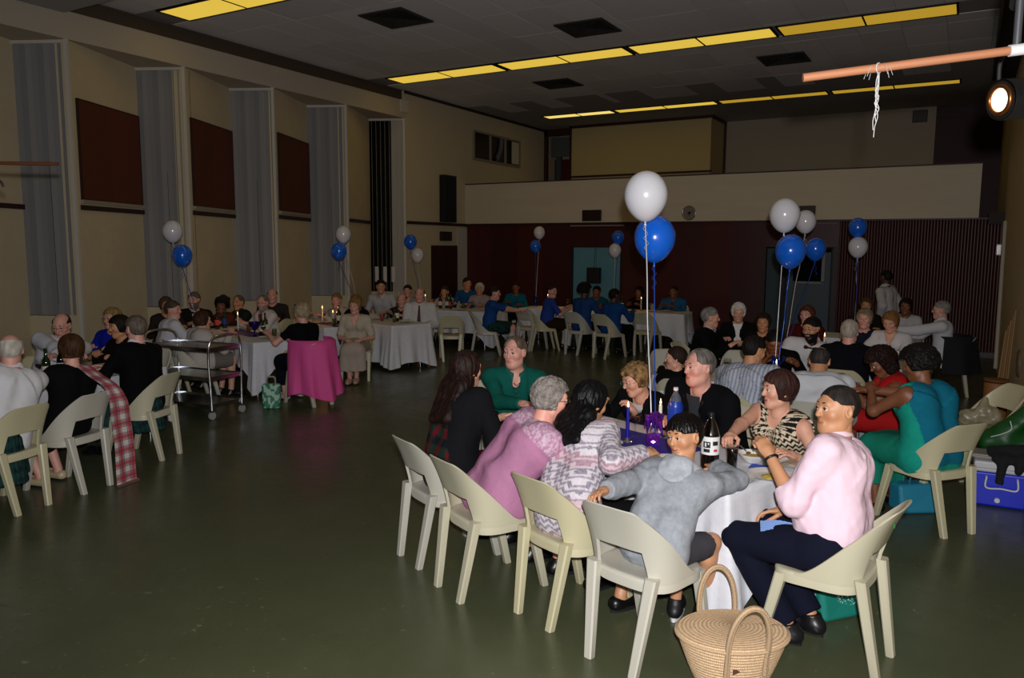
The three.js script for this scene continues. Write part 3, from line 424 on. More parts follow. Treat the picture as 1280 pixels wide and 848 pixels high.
// hair: a shell over the skull kept where keep(x,y,z) < 0 (head axes, metres at scale 1)
const hairline = (z, f, s, n) => z > 0.055 ? lerp(s, f, sstep(0.055, 0.085, z)) : z > -0.02 ? lerp(n * 0.3, s, sstep(-0.02, 0.055, z)) : lerp(n, n * 0.3, sstep(-0.085, -0.02, z));
const HAIR = {
  short: { ear: 1, t: 0.014, keep: (x, y, z) => hairline(z, 0.074, 0.04, -0.075) - y, fuzz: 0.004 },
  crop: { ear: 1, t: 0.005, keep: (x, y, z) => hairline(z, 0.09, 0.05, -0.07) - y, fuzz: 0.002 },
  receding: { ear: 1, t: 0.012, keep: (x, y, z) => Math.max(hairline(z, 0.1, 0.05, -0.075) - y, z - 0.035 - Math.abs(x) * 0.35), fuzz: 0.004 },
  bald: { ear: 1, t: 0.010, keep: (x, y, z) => Math.max(hairline(z, 0.08, 0.03, -0.075) - y, y - 0.062 + z * 0.3, z - 0.03), fuzz: 0.003 },
  boy: { ear: 1, jag: 0.016, t: 0.02, keep: (x, y, z) => hairline(z, 0.052, 0.012, -0.07) - y, fuzz: 0.007 },
  bob: { t: 0.024, keep: (x, y, z) => (z > 0.062 ? 0.066 - x * 0.25 : z > 0.03 ? lerp(-0.03, 0.066 - x * 0.25, sstep(0.03, 0.062, z)) : -0.062) - y, fuzz: 0.006, low: [[0, -0.035, -0.03], [0.082, 0.06, 0.068]] },
  wavy: { t: 0.026, iso: 1, keep: (x, y, z) => (z > 0.06 ? 0.068 : z > 0.02 ? lerp(0.0, 0.06, sstep(0.02, 0.06, z)) : -0.06) - y, fuzz: 0.010, low: [[0, -0.02, -0.035], [0.08, 0.055, 0.065]] },
  afro: { t: 0.05, keep: (x, y, z) => (z > 0.05 ? 0.055 : lerp(-0.04, 0.055, sstep(0.0, 0.05, z))) - y, fuzz: 0.012, iso: 1, low: [[0, 0.0, -0.04], [0.1, 0.085, 0.09]] },
  curly: { t: 0.045, keep: (x, y, z) => (z > 0.055 ? 0.06 : lerp(-0.11, 0.06, sstep(0.0, 0.055, z))) - y, fuzz: 0.016, iso: 1, low: [[0, -0.06, -0.04], [0.105, 0.1, 0.085]] },
  long: { t: 0.022, keep: (x, y, z) => (z > 0.06 ? 0.07 : z > 0.02 ? lerp(-0.1, 0.07, sstep(0.02, 0.06, z)) : -0.12) - y, fuzz: 0.006, low: [[0, -0.06, -0.035], [0.085, 0.1, 0.07]] },
  tied: { t: 0.012, keep: (x, y, z) => hairline(z, 0.078, 0.05, -0.06) - y, fuzz: 0.003, bun: [0, 0.01, -0.125, 0.034] },
};
function hairGeo(B, s, style, cell, hex, hex2, seed, wide = 1, tails) {
  const H = HAIR[style], c0 = lin(hex), c1 = lin(hex2 ?? hex), P = (x, y, z) => B.pt(x * s, y * s, z * s);
  const e = (x, y, z, c, r) => { const a = (x - c[0]) / r[0], b = (y - c[1]) / r[1], d = (z - c[2]) / r[2], q0 = Math.hypot(a, b, d), q1 = Math.hypot(a / r[0], b / r[1], d / r[2]); return q1 < 1e-9 ? -r[0] : q0 * (q0 - 1) / q1; };
  const fn = (X, Y, Z) => {
    let [x, y, z] = B.inv(X, Y, Z); x /= s; y /= s; z /= s;
    if (x * x + y * y + z * z > 0.048) return 0.1;
    let d = e(x, y, z, [0, 0.03, -0.014], [0.075 * wide + H.t, 0.089 + H.t, 0.096 + H.t]);
    if (H.low) d = Math.min(d, e(x, y, z, H.low[0], H.low[1]) - 0.004);
    if (d > 0.03) return d * s;
    const th = Math.atan2(x, z - 0.01), st = H.iso ? noise3(x * 55 + seed, y * 55, z * 55) * 0.6 + noise3(x * 120, y * 120 + seed, z * 120) * 0.5 : noise3(th * 14 + seed, y * 18, seed * 3.1) * 0.6 + noise3(th * 32 + seed, y * 30, 9.3) * 0.4;
    d += st * H.fuzz;
    let kp = H.keep(x, y, z) + noise3(x * 90, y * 40, z * 90 + seed) * (H.jag || 0.004); if (H.ear) kp = Math.max(kp, Math.min(0.032 - y, z + 0.036, Math.abs(x) - 0.05));
    return Math.max(d, kp, -(e(x, y, z, [0, 0.03, -0.014], [0.068 * wide, 0.08, 0.088]))) * s;
  };
  const prims = [{ t: 'fn', c: P(0, -0.02, -0.02), R: 0.165 * s, fn, k: 0.002 }];
  if (H.bun) prims.push(ell(P(H.bun[0], H.bun[1], H.bun[2]), [H.bun[3], H.bun[3], H.bun[3]].map(v => v * s), 0.012));
  if (tails) prims.push(...tails);
  return solid(prims, cell, { amp: tails ? 0.006 : 0, disp: tails ? (x, y, z) => noise3(x * 70 + z * 30, y * 9, z * 70) * 0.005 : null, color: (x, y, z) => { const q = clamp(0.5 + 0.6 * noise3(x * 60 + seed, y * 25, z * 60), 0, 1); return mix3(c0, c1, q); } });
}
function handPrims(W, dir, back, side, curl, s) {       // side: +1 thumb towards +x of the frame
  const z = nrm3(dir), y = nrm3(sub3(back, [z[0] * dot3(back, z), z[1] * dot3(back, z), z[2] * dot3(back, z)])), x = cross3(y, z), B = basis(x, y, z, W);
  const P = (a, b, c) => B.pt(a * s, b * s, c * s), L = [{ ...ell(P(0, 0, 0.05), [0.04 * s, 0.0165 * s, 0.052 * s], 0.012), ax: B.ax }, cap(P(0, 0, -0.03), P(0, 0, 0.03), 0.026 * s, 0.026 * s, 0.02)];
  const xs = [-0.029, -0.0095, 0.0095, 0.028].map(v => v * side), ln = [[0.03, 0.021, 0.016], [0.039, 0.026, 0.019], [0.043, 0.028, 0.02], [0.039, 0.025, 0.019]];
  xs.forEach((fx, i) => {
    let p = [fx, 0, 0.088 - (i === 0 ? 0.008 : 0)], a = curl * 0.55; const spread = fx * 1.2; let q0 = add3(p, [0, 0, -0.02]);
    L.push(cap(P(...q0), P(...p), 0.0095 * s, 0.0095 * s, 0.004));
    ln[i].forEach((l, j) => { const d = [Math.sin(spread) * Math.cos(a), -Math.sin(a), Math.cos(spread) * Math.cos(a)], q = add3(p, d, l); L.push(cap(P(...p), P(...q), (0.0092 - j * 0.0007) * s, (0.0086 - j * 0.0008) * s, 0.003)); p = q; a += curl * (0.95 - 0.1 * j); });
  });
  const t0 = [side * 0.026, -0.006, 0.022], t1 = add3(t0, nrm3([side * 0.75, -0.25 - curl * 0.3, 0.7]), 0.04), t2 = add3(t1, nrm3([side * (0.45 - curl * 0.5), -0.3 - curl * 0.3, 0.8]), 0.032), t3 = add3(t2, nrm3([side * (0.2 - curl * 0.6), -0.3, 0.8]), 0.024);
  L.push(cap(P(...t0), P(...t1), 0.015 * s, 0.012 * s, 0.008), cap(P(...t1), P(...t2), 0.0115 * s, 0.0105 * s, 0.003), cap(P(...t2), P(...t3), 0.0105 * s, 0.009 * s, 0.003));
  return L;
}

let personSeed = 1; const everyone = [];
function person(sp) {
  const seed = ++personSeed, near = sp.near || 0, R = rng(seed * 977), s = sp.s || (sp.sex === 'f' ? 0.95 : 1.0), b = sp.b || 1;
  const f = nrm3([sp.f[0], 0, sp.f[1]]), [hx, hz] = sp.hip;
  const loc = p => { const dx = p[0] - hx, dz = p[2] - hz; return [dx * f[2] - dz * f[0], p[1], dx * f[0] + dz * f[2]]; };
  const locD = d => [d[0] * f[2] - d[1] * f[0], d[0] * f[0] + d[1] * f[2]];
  const g = thing('person', sp.label, 'person', [hx, 0, hz], Math.atan2(f[0], f[2]), sp.group);
  const lv = near === 1 ? 0 : near ? 1 : 2, cB = [0.0135, 0.017, 0.022][lv], cH = [0.0048, 0.0062, 0.0088][lv], cG = sp.cell || [0.0118, 0.0145, 0.019][lv], cHand = [0.0044, 0.0056, 0.0078][lv];
  const skin = lin(SKIN[sp.skin || 'fair']), st = sp.stand;
  // skeleton in the person's own axes: +z forward, +x to the person's left
  const hipY = st ? 0.9 * s : (sp.hipY || 0.515), P0 = [0, hipY, 0];
  const top = loc(sp.ht), up = [0, 1, 0];
  // head frame
  const fd = locD(sp.face || sp.f), yawH = Math.atan2(fd[0], fd[1]), pit = (sp.pitch || 0), rol = (sp.roll || 0), hs = sp.hs || (sp.sex === 'f' ? 0.95 : 1.0);
  const q = new THREE.Quaternion().setFromEuler(new THREE.Euler(pit, yawH, rol, 'YXZ')), hv = (x, y, z) => { const v = V(x, y, z).applyQuaternion(q); return [v.x, v.y, v.z]; };
  const hX = hv(1, 0, 0), hY = hv(0, 1, 0), hZ = hv(0, 0, 1);
  const topDir = nrm3(add3(hY, up, 0.6)), Hc = add3(top, topDir, -0.124 * hs), B = basis(hX, hY, hZ, Hc);
  const rough0 = nrm3(sub3(Hc, P0)), N = add3(add3(Hc, hY, -0.125 * hs), add3(rough0, hZ, 0.25), -(0.034 + (sp.neckLen || 0)) * s);
  const spineMid = add3(mix3(P0, N, 0.5), [0, 0.02, -0.03 - 0.08 * Math.max(0, (N[2] - 0.05))]);
  const tdir = nrm3(sub3(N, spineMid)), twist = sp.twist ?? yawH * 0.18;
  let lx = [Math.cos(twist), 0, -Math.sin(twist)]; lx = nrm3(sub3(lx, [tdir[0] * dot3(lx, tdir), tdir[1] * dot3(lx, tdir), tdir[2] * dot3(lx, tdir)]));
  const fw = cross3(lx, tdir);
  const shw = (sp.sex === 'f' ? 0.168 : 0.192) * s * (0.5 + b * 0.5), shDrop = 0.045 * s;
  const sh = [1, -1].map(k => add3(add3(add3(N, lx, k * shw), tdir, -shDrop), fw, 0.005));
  if (sp.shrug) sh.forEach((p, i) => { p[1] += sp.shrug[i]; });
  const chest = mix3(spineMid, N, 0.55), waist = mix3(P0, spineMid, 0.55);
  // arms
  const aU = 0.285 * s, aF = 0.25 * s, dflt = sp.pose === 'lap' ? [[0.1, 0.6, 0.26], [-0.1, 0.61, 0.28]] : sp.pose === 'hang' ? [[0.24, 0.85, 0.05], [-0.24, 0.85, 0.05]] : [[0.16, 0.76, 0.43], [-0.15, 0.77, 0.41]];
  const tgt = ['l', 'r'].map((k, i) => sp.hands && sp.hands[k] ? loc(sp.hands[k]) : add3(dflt[i], [(R() - 0.5) * 0.05, R() * 0.04, (R() - 0.5) * 0.08]));
  const arms = [0, 1].map(i => { const sd = i ? -1 : 1, pole = sp.pole && sp.pole[i] ? sp.pole[i] : [sd * 0.6, -0.9, -0.45]; const [E, W] = ik(sh[i], tgt[i], aU, aF, pole); return { S: sh[i], E, W, sd }; });
  // legs
  const hip = [0.088 * s * (0.6 + 0.4 * b), -0.088 * s * (0.6 + 0.4 * b)].map(x => [x, hipY - 0.01, 0.01]);
  const kn = st ? [[0.095, 0.48 * s, 0.03], [-0.095, 0.48 * s, -0.01]] : (sp.knees || [[0.11, 0.49, 0.43 * s], [-0.11, 0.49, 0.43 * s]]);
  const an = st ? [[0.1, 0.085, 0.0], [-0.1, 0.085, -0.06]] : (sp.ankles || [[0.11, 0.085, 0.36 * s], [-0.12, 0.085, 0.40 * s]]);
  const toe = an.map((a, i) => { const d = sp.toes ? sp.toes[i] : [0.04 * (i ? -1 : 1), 1]; const n = nrm3([d[0], 0, d[1]]); return [a[0] + n[0] * 0.15 * s, 0.035, a[2] + n[2] * 0.15 * s]; });
  // body: one continuous skin
  const tor = (t, kk, tuck) => {        // torso prims with thickness t
    const L = [], w = b;
    if (!tuck) L.push(cap(hip[0], hip[1], 0.107 * w * s + t, 0.107 * w * s + t, kk));
    for (const k of [1, -1]) {
      const a0 = add3(tuck ? mix3(P0, waist, 0.6) : P0, lx, k * 0.065 * w), a1 = add3(waist, lx, k * 0.058 * w), a2 = add3(chest, lx, k * 0.075 * w), a3 = add3(add3(N, tdir, -0.1), lx, k * 0.095);
      L.push(cap(a0, a1, 0.108 * w * s + t, (sp.sex === 'f' ? 0.092 : 0.102) * w * s + t, kk), cap(a1, a2, (sp.sex === 'f' ? 0.092 : 0.102) * w * s + t, 0.106 * s * (0.4 + 0.6 * w) + t, kk), cap(a2, a3, 0.106 * s * (0.4 + 0.6 * w) + t, 0.085 * s + t, kk));
      if (sp.sex === 'f') L.push(ell(add3(add3(chest, lx, k * 0.078), fw, 0.085 * s * (0.5 + w * 0.5)), [0.062 * w + t, 0.058 * w + t, 0.058 * w + t], kk));
      L.push(cap(add3(N, tdir, -0.035), add3(sh[k > 0 ? 0 : 1], tdir, 0.0), 0.046 * s + t, 0.049 * s + t, kk));
    }
    if (sp.belly) L.push(ell(add3(mix3(P0, spineMid, 0.6), fw, 0.06 + sp.belly * 0.4), [0.14 + sp.belly * 0.4 + t, 0.13 + t, 0.09 + sp.belly + t], 0.06));
    return L;
  };
  const body = [...tor(-0.006, 0.05), cap(add3(N, tdir, -0.05), add3(Hc, B.z, -0.018), 0.064 * s, (sp.sex === 'f' ? 0.047 : 0.056) * s, 0.03)];
  for (const a of arms) body.push(cap(a.S, a.E, 0.046 * s * (0.45 + 0.55 * b), 0.038 * s, 0.025), cap(a.E, a.W, 0.042 * s * (0.6 + 0.4 * b), 0.0265 * s, 0.02));
  [0, 1].forEach(i => { body.push(cap(hip[i], kn[i], 0.088 * s * b, 0.056 * s, 0.03), cap(kn[i], an[i], 0.054 * s, 0.036 * s, 0.02), cap(add3(mix3(kn[i], an[i], 0.25), [0, 0, -0.02]), mix3(kn[i], an[i], 0.55), 0.046 * s, 0.038 * s, 0.03), cap([an[i][0], an[i][1] - 0.035, an[i][2]], toe[i], 0.036 * s, 0.03 * s, 0.02)); });
  const skinCol = (x, y, z) => { const n = 1 + 0.05 * noise3(x * 40, y * 40, z * 40); return [skin[0] * n, skin[1] * n, skin[2] * n]; };
  const lips = sp.lips ? lin(sp.lips) : [skin[0] * 0.82, skin[1] * 0.5, skin[2] * 0.5], eyeC = [0.02, 0.015, 0.012], beard = sp.beard && lin(sp.beard);
  const headCol = (x, y, z) => {
    const p = B.inv(x, y, z).map(v => v / hs); let c = skinCol(x, y, z);
    if (p[2] > 0.05) {
      const l = 1 - sstep(0.6, 1, Math.hypot(p[0] / 0.03, (p[1] + 0.0625) / 0.0125)); c = mix3(c, lips, l * 0.85);
      const ck = (1 - sstep(0.3, 1, Math.hypot((Math.abs(p[0]) - 0.042) / 0.03, (p[1] + 0.03) / 0.03))) * 0.18; c = [c[0], c[1] * (1 - ck), c[2] * (1 - ck)];
      if (!near) { const ey = 1 - sstep(0.5, 1, Math.hypot((Math.abs(p[0]) - 0.032) / 0.014, (p[1] - 0.006) / 0.008)); c = mix3(c, eyeC, ey * 0.9); const eb = 1 - sstep(0.5, 1, Math.hypot((Math.abs(p[0]) - 0.034) / 0.022, (p[1] - 0.031) / 0.006)); c = mix3(c, lin(sp.hair ? sp.hair[1] : 0x554433), eb * 0.7); }
    }
    if (beard) { const bl = sstep(0, 0.012, -0.03 - p[1] + Math.max(0, 0.03 - p[2]) * 0.9) * (p[1] > -0.06 && Math.abs(p[0]) < 0.026 && p[1] < -0.05 ? 0 : 1) * (p[2] > -0.02 ? 1 : 0); c = mix3(c, beard, bl); }
    return c;
  };
  const parts = [solid(body, cB, { color: skinCol })];
  parts.push(solid([...headPrims(B, hs, sp.sex, sp.headOpt || {}), cap(add3(N, tdir, -0.01), B.pt(0, -0.045, -0.018), 0.058 * s, (sp.sex === 'f' ? 0.046 : 0.055) * s, 0.03)], cH, { color: headCol }));
  arms.forEach((a, i) => {
    const fa = nrm3(sub3(a.W, a.E)), hd = sp.hdir && sp.hdir[i] ? nrm3(add3(fa, sp.hdir[i])) : fa, curl = sp.curl ? sp.curl[i] : 0.35 + R() * 0.4; let bk = sp.back && sp.back[i] ? sp.back[i] : [a.sd * 0.35, 1, -0.1];
    if (sp.hideHand && sp.hideHand[i]) return;
    parts.push(solid(handPrims(a.W, hd, bk, -a.sd, curl, s * (sp.handS || 1)), cHand, { color: skinCol }));
  });
  const bodyMesh = mesh('body', joinIndexed(parts), vmat(0.52), g);
  // eyes and brows on the nearer faces
  if (near && !sp.noFace) for (const k of [1, -1]) {
    const e = solidSphereEye(hs); const m = mesh('eye', e, vmat(0.15), g); m.position.set(...B.pt(k * 0.0315 * hs, 0.0065 * hs, 0.0795 * hs));
    const gz = sp.gaze || [0, 0, 1]; const gd = nrm3([hX[0] * gz[0] + hY[0] * gz[1] + hZ[0] * gz[2], hX[1] * gz[0] + hY[1] * gz[1] + hZ[1] * gz[2], hX[2] * gz[0] + hY[2] * gz[1] + hZ[2] * gz[2]]);
    m.quaternion.setFromUnitVectors(V(0, 0, 1), V(...gd));
    const bp = t => B.pt(k * lerp(0.014, 0.052, t) * hs, (0.0325 + 0.004 * Math.sin(t * Math.PI) - 0.003 * t) * hs, (0.0885 - 0.018 * t * t) * hs);
    mesh('eyebrow', tube([bp(0), bp(0.33), bp(0.66), bp(1)], 0.0042 * hs, 10, 6), mat(sp.brow ?? (sp.hair ? sp.hair[1] : 0x4a3a2c), 0.9), g);
    const lid = t => B.pt(k * (0.0315 + lerp(-0.0135, 0.0135, t)) * hs, (0.0065 + 0.0075 * Math.sin(t * Math.PI)) * hs, (0.0885 + 0.003 * Math.sin(t * Math.PI) - 0.004 * t) * hs);
    mesh('eyelid', tube([lid(0), lid(0.3), lid(0.6), lid(1)], 0.0026 * hs, 10, 6), mat(new THREE.Color().setRGB(skin[0] * 0.55, skin[1] * 0.42, skin[2] * 0.4).getHex(), 0.6), g);
  }
  if (near && !sp.noFace) { const mp = t => B.pt(t * 0.024 * hs, (-0.0625 + (sp.smile || 0) * t * t - 0.001 * (1 - t * t)) * hs, (0.0905 - 0.0095 * t * t) * hs); mesh('mouth', tube([-1, -0.5, 0, 0.5, 1].map(mp), 0.0019 * hs, 14, 5), mat(new THREE.Color().setRGB(lips[0] * 0.3, lips[1] * 0.22, lips[2] * 0.22).getHex(), 0.6), g); }
  // hair
  if (sp.hair) {
    let tails = null;
    if (sp.tail) { tails = []; const n = 5; for (let i = 0; i < n; i++) { const u = (i / (n - 1) - 0.5) * 2, a = B.pt(u * 0.055 * hs, -0.03 * hs, -0.075 * hs), m2 = add3(add3(N, lx, u * 0.085), fw, -0.10), e = add3(add3(m2, tdir, -sp.tail), [0, 0, -0.02]); tails.push(cap(a, m2, 0.04 * hs, 0.042, 0.03), cap(m2, e, 0.042, 0.028, 0.03)); } }
    mesh('hair', hairGeo(B, hs, sp.hair[0], cH, sp.hair[1], sp.hair[2], seed, (sp.headOpt && sp.headOpt.wide) || 1, tails), vmat(sp.hairRough || 0.65, { specularIntensity: 0.4 }), g);
  }
  // clothing
  const fold = (amp, fr) => (x, y, z) => (noise3(x * fr + seed, y * fr * 0.6, z * fr) * 0.7 + noise3(x * fr * 2.3, y * fr * 2.0 + seed, z * fr * 2.3) * 0.3) * amp;
  const T = sp.top;
  if (T) {
    const t = T.t ?? 0.012, L = tor(t, 0.05, T.tuck), sl = T.sleeve ?? 1, c0 = lin(T.c), amp = T.amp ?? 0.006;
    for (const a of arms) {
      const lo = 0.012 + (T.loose || 0);
      if (sl > 0.02) { const e = sl < 0.5 ? mix3(a.S, a.E, sl * 2) : a.E; L.push(cap(a.S, e, 0.047 * s * (0.45 + 0.55 * b) + lo * 0.8, 0.041 * s + lo, 0.03, sl < 0.5 ? { flat: 1 } : {})); }
      if (sl > 0.5) { const e = mix3(a.E, a.W, (sl - 0.5) * 2); L.push(cap(a.E, e, 0.046 * s * (0.6 + 0.4 * b) + lo, 0.032 * s + lo, 0.02, { flat: 1 })); }
    }
    if (T.skirt) for (let i = 0; i < 2; i++) L.push(cap(hip[i], mix3(hip[i], kn[i], T.skirt), 0.1 * s * b + t, 0.095 * s * b + t, 0.06, { flat: 1 }));
    L.push(cap(add3(N, tdir, -0.03), add3(N, tdir, 0.008), 0.07 * s + (T.neck || 0), 0.064 * s + (T.neck || 0), 0.02));
    L.push({ ...cap(add3(N, tdir, 0.012), add3(Hc, hY, -0.02), 0.068 * s, 0.09 * s, 0.008), sub: 1 });       // neck opening
    const nf = add3(add3(N, tdir, -0.01), fw, 0.085 * s);
    if (T.vneck) L.push({ ...cap(add3(N, fw, 0.06), add3(add3(N, tdir, -T.vneck), fw, 0.14 * s * (0.6 + 0.4 * b)), 0.05, 0.018, 0.006), sub: 1 });
    if (sl <= 0.02) arms.forEach((a, i) => L.push({ ...cap(add3(a.S, lx, a.sd * 0.03), a.E, 0.072, 0.075, 0.008), sub: 1 }));
    const geo = solid(L, cG, { amp, disp: amp ? fold(amp, T.fr || 11) : null, color: T.pat ? (x, y, z, nx, ny, nz) => T.pat(x, y, z, c0, { lx, fw, tdir, N, P0, arms }, nx, ny, nz) : null });
    mesh(T.name || 'shirt', geo, T.pat ? vmat(T.rough || 0.9, { specularIntensity: 0.25, ...(T.mo || {}) }) : mat(T.c, T.rough || 0.9, { specularIntensity: 0.25, ...(T.mo || {}) }), g);
    if (T.collar) {
      const ring = k => { const a = k * Math.PI, r = 0.066 * s + (T.neck || 0), fr = Math.cos(a), sd = Math.sin(a); return add3(add3(add3(N, lx, sd * r * 1.02), fw, fr * r + 0.008), tdir, 0.052 - 0.036 * Math.max(0, fr)); };
      const rows = []; for (let i = 0; i <= 30; i++) { const k = lerp(0.1, 1.9, i / 30), p = ring(k), out = nrm3(sub3(p, add3(N, tdir, dot3(sub3(p, N), tdir)))); const hgt = 0.036 * s; rows.push([add3(add3(p, out, 0.024 + 0.01 * Math.abs(1 - k)), tdir, -hgt * (0.75 + 0.55 * Math.abs(1 - k))), add3(add3(p, out, 0.010), tdir, hgt * 0.25), add3(add3(p, out, 0.006), tdir, hgt * 0.42), add3(add3(p, out, 0.001), tdir, hgt * 0.36), add3(add3(p, out, -0.001), tdir, -hgt * 0.6)]); }
      mesh('collar', quadStrip(rows), mat(T.collar === true ? T.c : T.collar, 0.85, { side: THREE.DoubleSide }), g);
    }
    if (T.lapel) { for (const k of [1, -1]) { const rows = []; for (let i = 0; i <= 10; i++) { const u = i / 10, base = add3(add3(add3(N, lx, k * lerp(0.075, 0.012, u)), tdir, lerp(0.01, -0.3, u)), fw, lerp(0.075, 0.166, Math.min(1, u * 1.6)) * s * (0.7 + 0.3 * b)), w = 0.05 * Math.sin(Math.PI * clamp(u * 0.9 + 0.08, 0, 1)); rows.push([add3(base, fw, 0.004), add3(add3(base, lx, k * w), fw, -w * 0.35 + 0.006)]); } mesh('lapel', quadStrip(rows), mat(T.c, 0.8, { side: THREE.DoubleSide }), g); } }
  }
  if (sp.inner) {           // shirt front seen in an open jacket
    const rows = []; for (let i = 0; i <= 10; i++) { const u = i / 10, w = lerp(0.058, 0.034, u); rows.push([-1, -0.4, 0.4, 1].map(k => add3(add3(add3(N, lx, k * w), tdir, lerp(0.025, -0.3, u)), fw, (lerp(0.068, 0.15, Math.min(1, u * 1.7)) + 0.008 * (1 - k * k)) * s * (0.7 + 0.3 * b)))); }
    mesh('shirt_front', quadStrip(rows), mat(sp.inner, 0.85, { side: THREE.DoubleSide }), g);
  }
  const Bt = sp.bot;
  if (Bt) {
    const L = [], t = 0.014, c0 = lin(Bt.c), ln = Bt.len ?? 0.96;
    L.push(cap(hip[0], hip[1], 0.104 * b * s + t * 0.6, 0.104 * b * s + t * 0.6, 0.05)); if (Bt.waist) for (const k of [1, -1]) L.push(cap(add3(P0, lx, k * 0.062 * b), add3(mix3(P0, waist, Bt.waist), lx, k * 0.058 * b), 0.112 * b * s + 0.012, 0.107 * b * s + 0.012, 0.05, { flat: 1 }));
    if (Bt.type === 'trousers' || Bt.type === 'shorts') for (let i = 0; i < 2; i++) { const e = Bt.type === 'shorts' ? mix3(hip[i], kn[i], 0.85) : kn[i]; L.push(cap(hip[i], e, 0.095 * s * b + t, 0.062 * s + t, 0.03, Bt.type === 'shorts' ? { flat: 1 } : {})); if (Bt.type === 'trousers') L.push(cap(kn[i], mix3(kn[i], an[i], ln), 0.06 * s + t, 0.055 * s + t, 0.02, { flat: 1 })); }
    else {
      const e = Bt.knee ?? 1.0; for (let i = 0; i < 2; i++) L.push(cap(hip[i], mix3(hip[i], kn[i], Math.min(1, e)), 0.1 * s * b + t, 0.085 * s + t, 0.06, e <= 1 ? { flat: 1 } : {}));
      L.push(cap(P0, add3(mix3(hip[0], kn[0], Math.min(1, e)), [-mix3(hip[0], kn[0], Math.min(1, e))[0], 0, 0]), 0.1 * s + t, 0.085 * s + t, 0.08, e <= 1 ? { flat: 1 } : {}));
      if (Bt.drop || e > 1) { const d = Bt.drop ?? 0.25, km = mix3(kn[0], kn[1], 0.5), am = mix3(an[0], an[1], 0.5); for (const k of [-1, 0, 1]) { const a0 = add3(km, [k * 0.1, -0.02, 0]), a1 = add3(mix3(km, am, d / 0.4), [k * 0.12, 0, 0.01]); L.push(cap(a0, a1, 0.085 * s, 0.085 * s, 0.05, { flat: 1 })); } }
      if (Bt.hang) for (const k of [-1, 1]) L.push(cap([k * 0.13, 0.5, 0.05], [k * 0.17, 0.5 - Bt.hang, 0.06], 0.09, 0.1, 0.05, { flat: 1 }), cap([k * 0.13, 0.5, 0.2], [k * 0.15, 0.5 - Bt.hang, 0.26], 0.09, 0.1, 0.05, { flat: 1 }), cap([0, 0.49, -0.06], [0, 0.5 - Bt.hang, -0.08], 0.1, 0.11, 0.06, { flat: 1 }));
    }
    const pleat = Bt.pleat ? (x, y, z) => Math.sin(Math.atan2(x, z) * 34 + z * 60) * 0.005 : fold(0.006, 12);
    mesh(Bt.name || (Bt.type === 'trousers' ? 'trousers' : 'skirt'), solid(L, cG, { amp: 0.006, disp: pleat, color: Bt.pat ? (x, y, z) => Bt.pat(x, y, z, c0) : null }), Bt.pat ? vmat(0.9, { specularIntensity: 0.25 }) : mat(Bt.c, 0.9, { specularIntensity: 0.25 }), g);
  }
  if (sp.socks) [0, 1].forEach(i => mesh('sock', solid([cap(mix3(kn[i], an[i], sp.sockTop || 0.2), an[i], 0.053 * s, 0.043 * s, 0.01, { flat2: 1 }), cap(add3(mix3(kn[i], an[i], 0.3), [0, 0, -0.02]), mix3(kn[i], an[i], 0.55), 0.05 * s, 0.042 * s, 0.03)], near ? 0.009 : 0.014), mat(sp.socks, 0.9), g));
  if (sp.shoes !== null) [0, 1].forEach(i => {
    const a = an[i], tt = toe[i], d = nrm3([tt[0] - a[0], 0, tt[2] - a[2]]), heel = [a[0] - d[0] * 0.035, 0.045, a[2] - d[2] * 0.035], ball = [tt[0] - d[0] * 0.03, 0.042, tt[2] - d[2] * 0.03], tip = [tt[0] + d[0] * 0.03, 0.036, tt[2] + d[2] * 0.03];
    const low = sp.shoeLow, pr = [cap(heel, ball, 0.044 * s, 0.046 * s, 0.02), cap(ball, tip, 0.046 * s, 0.034 * s, 0.02)]; if (!low) pr.push(cap([a[0] - d[0] * 0.01, 0.06, a[2] - d[2] * 0.01], [a[0], 0.105, a[2]], 0.05 * s, 0.047 * s, 0.02, { flat: 1 })); else pr.push({ ...ell([a[0] + d[0] * 0.03, 0.105, a[2] + d[2] * 0.03], [0.05, 0.045, 0.075], 0.01), sub: 1 });
    const so = mesh('shoe', solid(pr, near ? 0.008 : 0.014, { cut: (x, y) => 0.014 - y }), mat(sp.shoes ?? 0x0c0b0b, sp.shoeRough || 0.35), g);
    if (near) { const sh2 = new THREE.Shape(); const n = 24; const L2 = Math.hypot(tip[0] - heel[0], tip[2] - heel[2]) + 0.07; for (let j = 0; j <= n; j++) { const u = j / n * Math.PI * 2, x = Math.cos(u) * L2 / 2, y = Math.sin(u) * (0.042 + 0.006 * Math.cos(u)) * s; j ? sh2.lineTo(x, y) : sh2.moveTo(x, y); } const eg = new THREE.ExtrudeGeometry(sh2, { depth: 0.02, bevelEnabled: false }); eg.rotateX(-Math.PI / 2); eg.rotateY(-Math.atan2(d[2], d[0])); eg.translate((heel[0] + tip[0]) / 2, 0.001, (heel[2] + tip[2]) / 2); mesh('sole', eg, mat(sp.sole ?? 0x0a0a0a, 0.7), so); }
  });
  if (sp.tie) { const rows = []; for (let i = 0; i <= 12; i++) { const u = i / 12, w = (u < 0.08 ? 0.016 : lerp(0.012, 0.036, Math.min(1, u * 1.15))) * (u > 0.93 ? 0.5 : 1); rows.push([-1, 0, 1].map(k => add3(add3(add3(N, lx, k * w), tdir, lerp(0.005, -0.36, u)), fw, (lerp(0.1, 0.185, Math.min(1, u * 1.6)) + (k ? 0 : 0.008)) * s * (0.75 + 0.25 * b)))); } mesh('tie', quadStrip(rows), mat(sp.tie, 0.6, { side: THREE.DoubleSide }), g); }
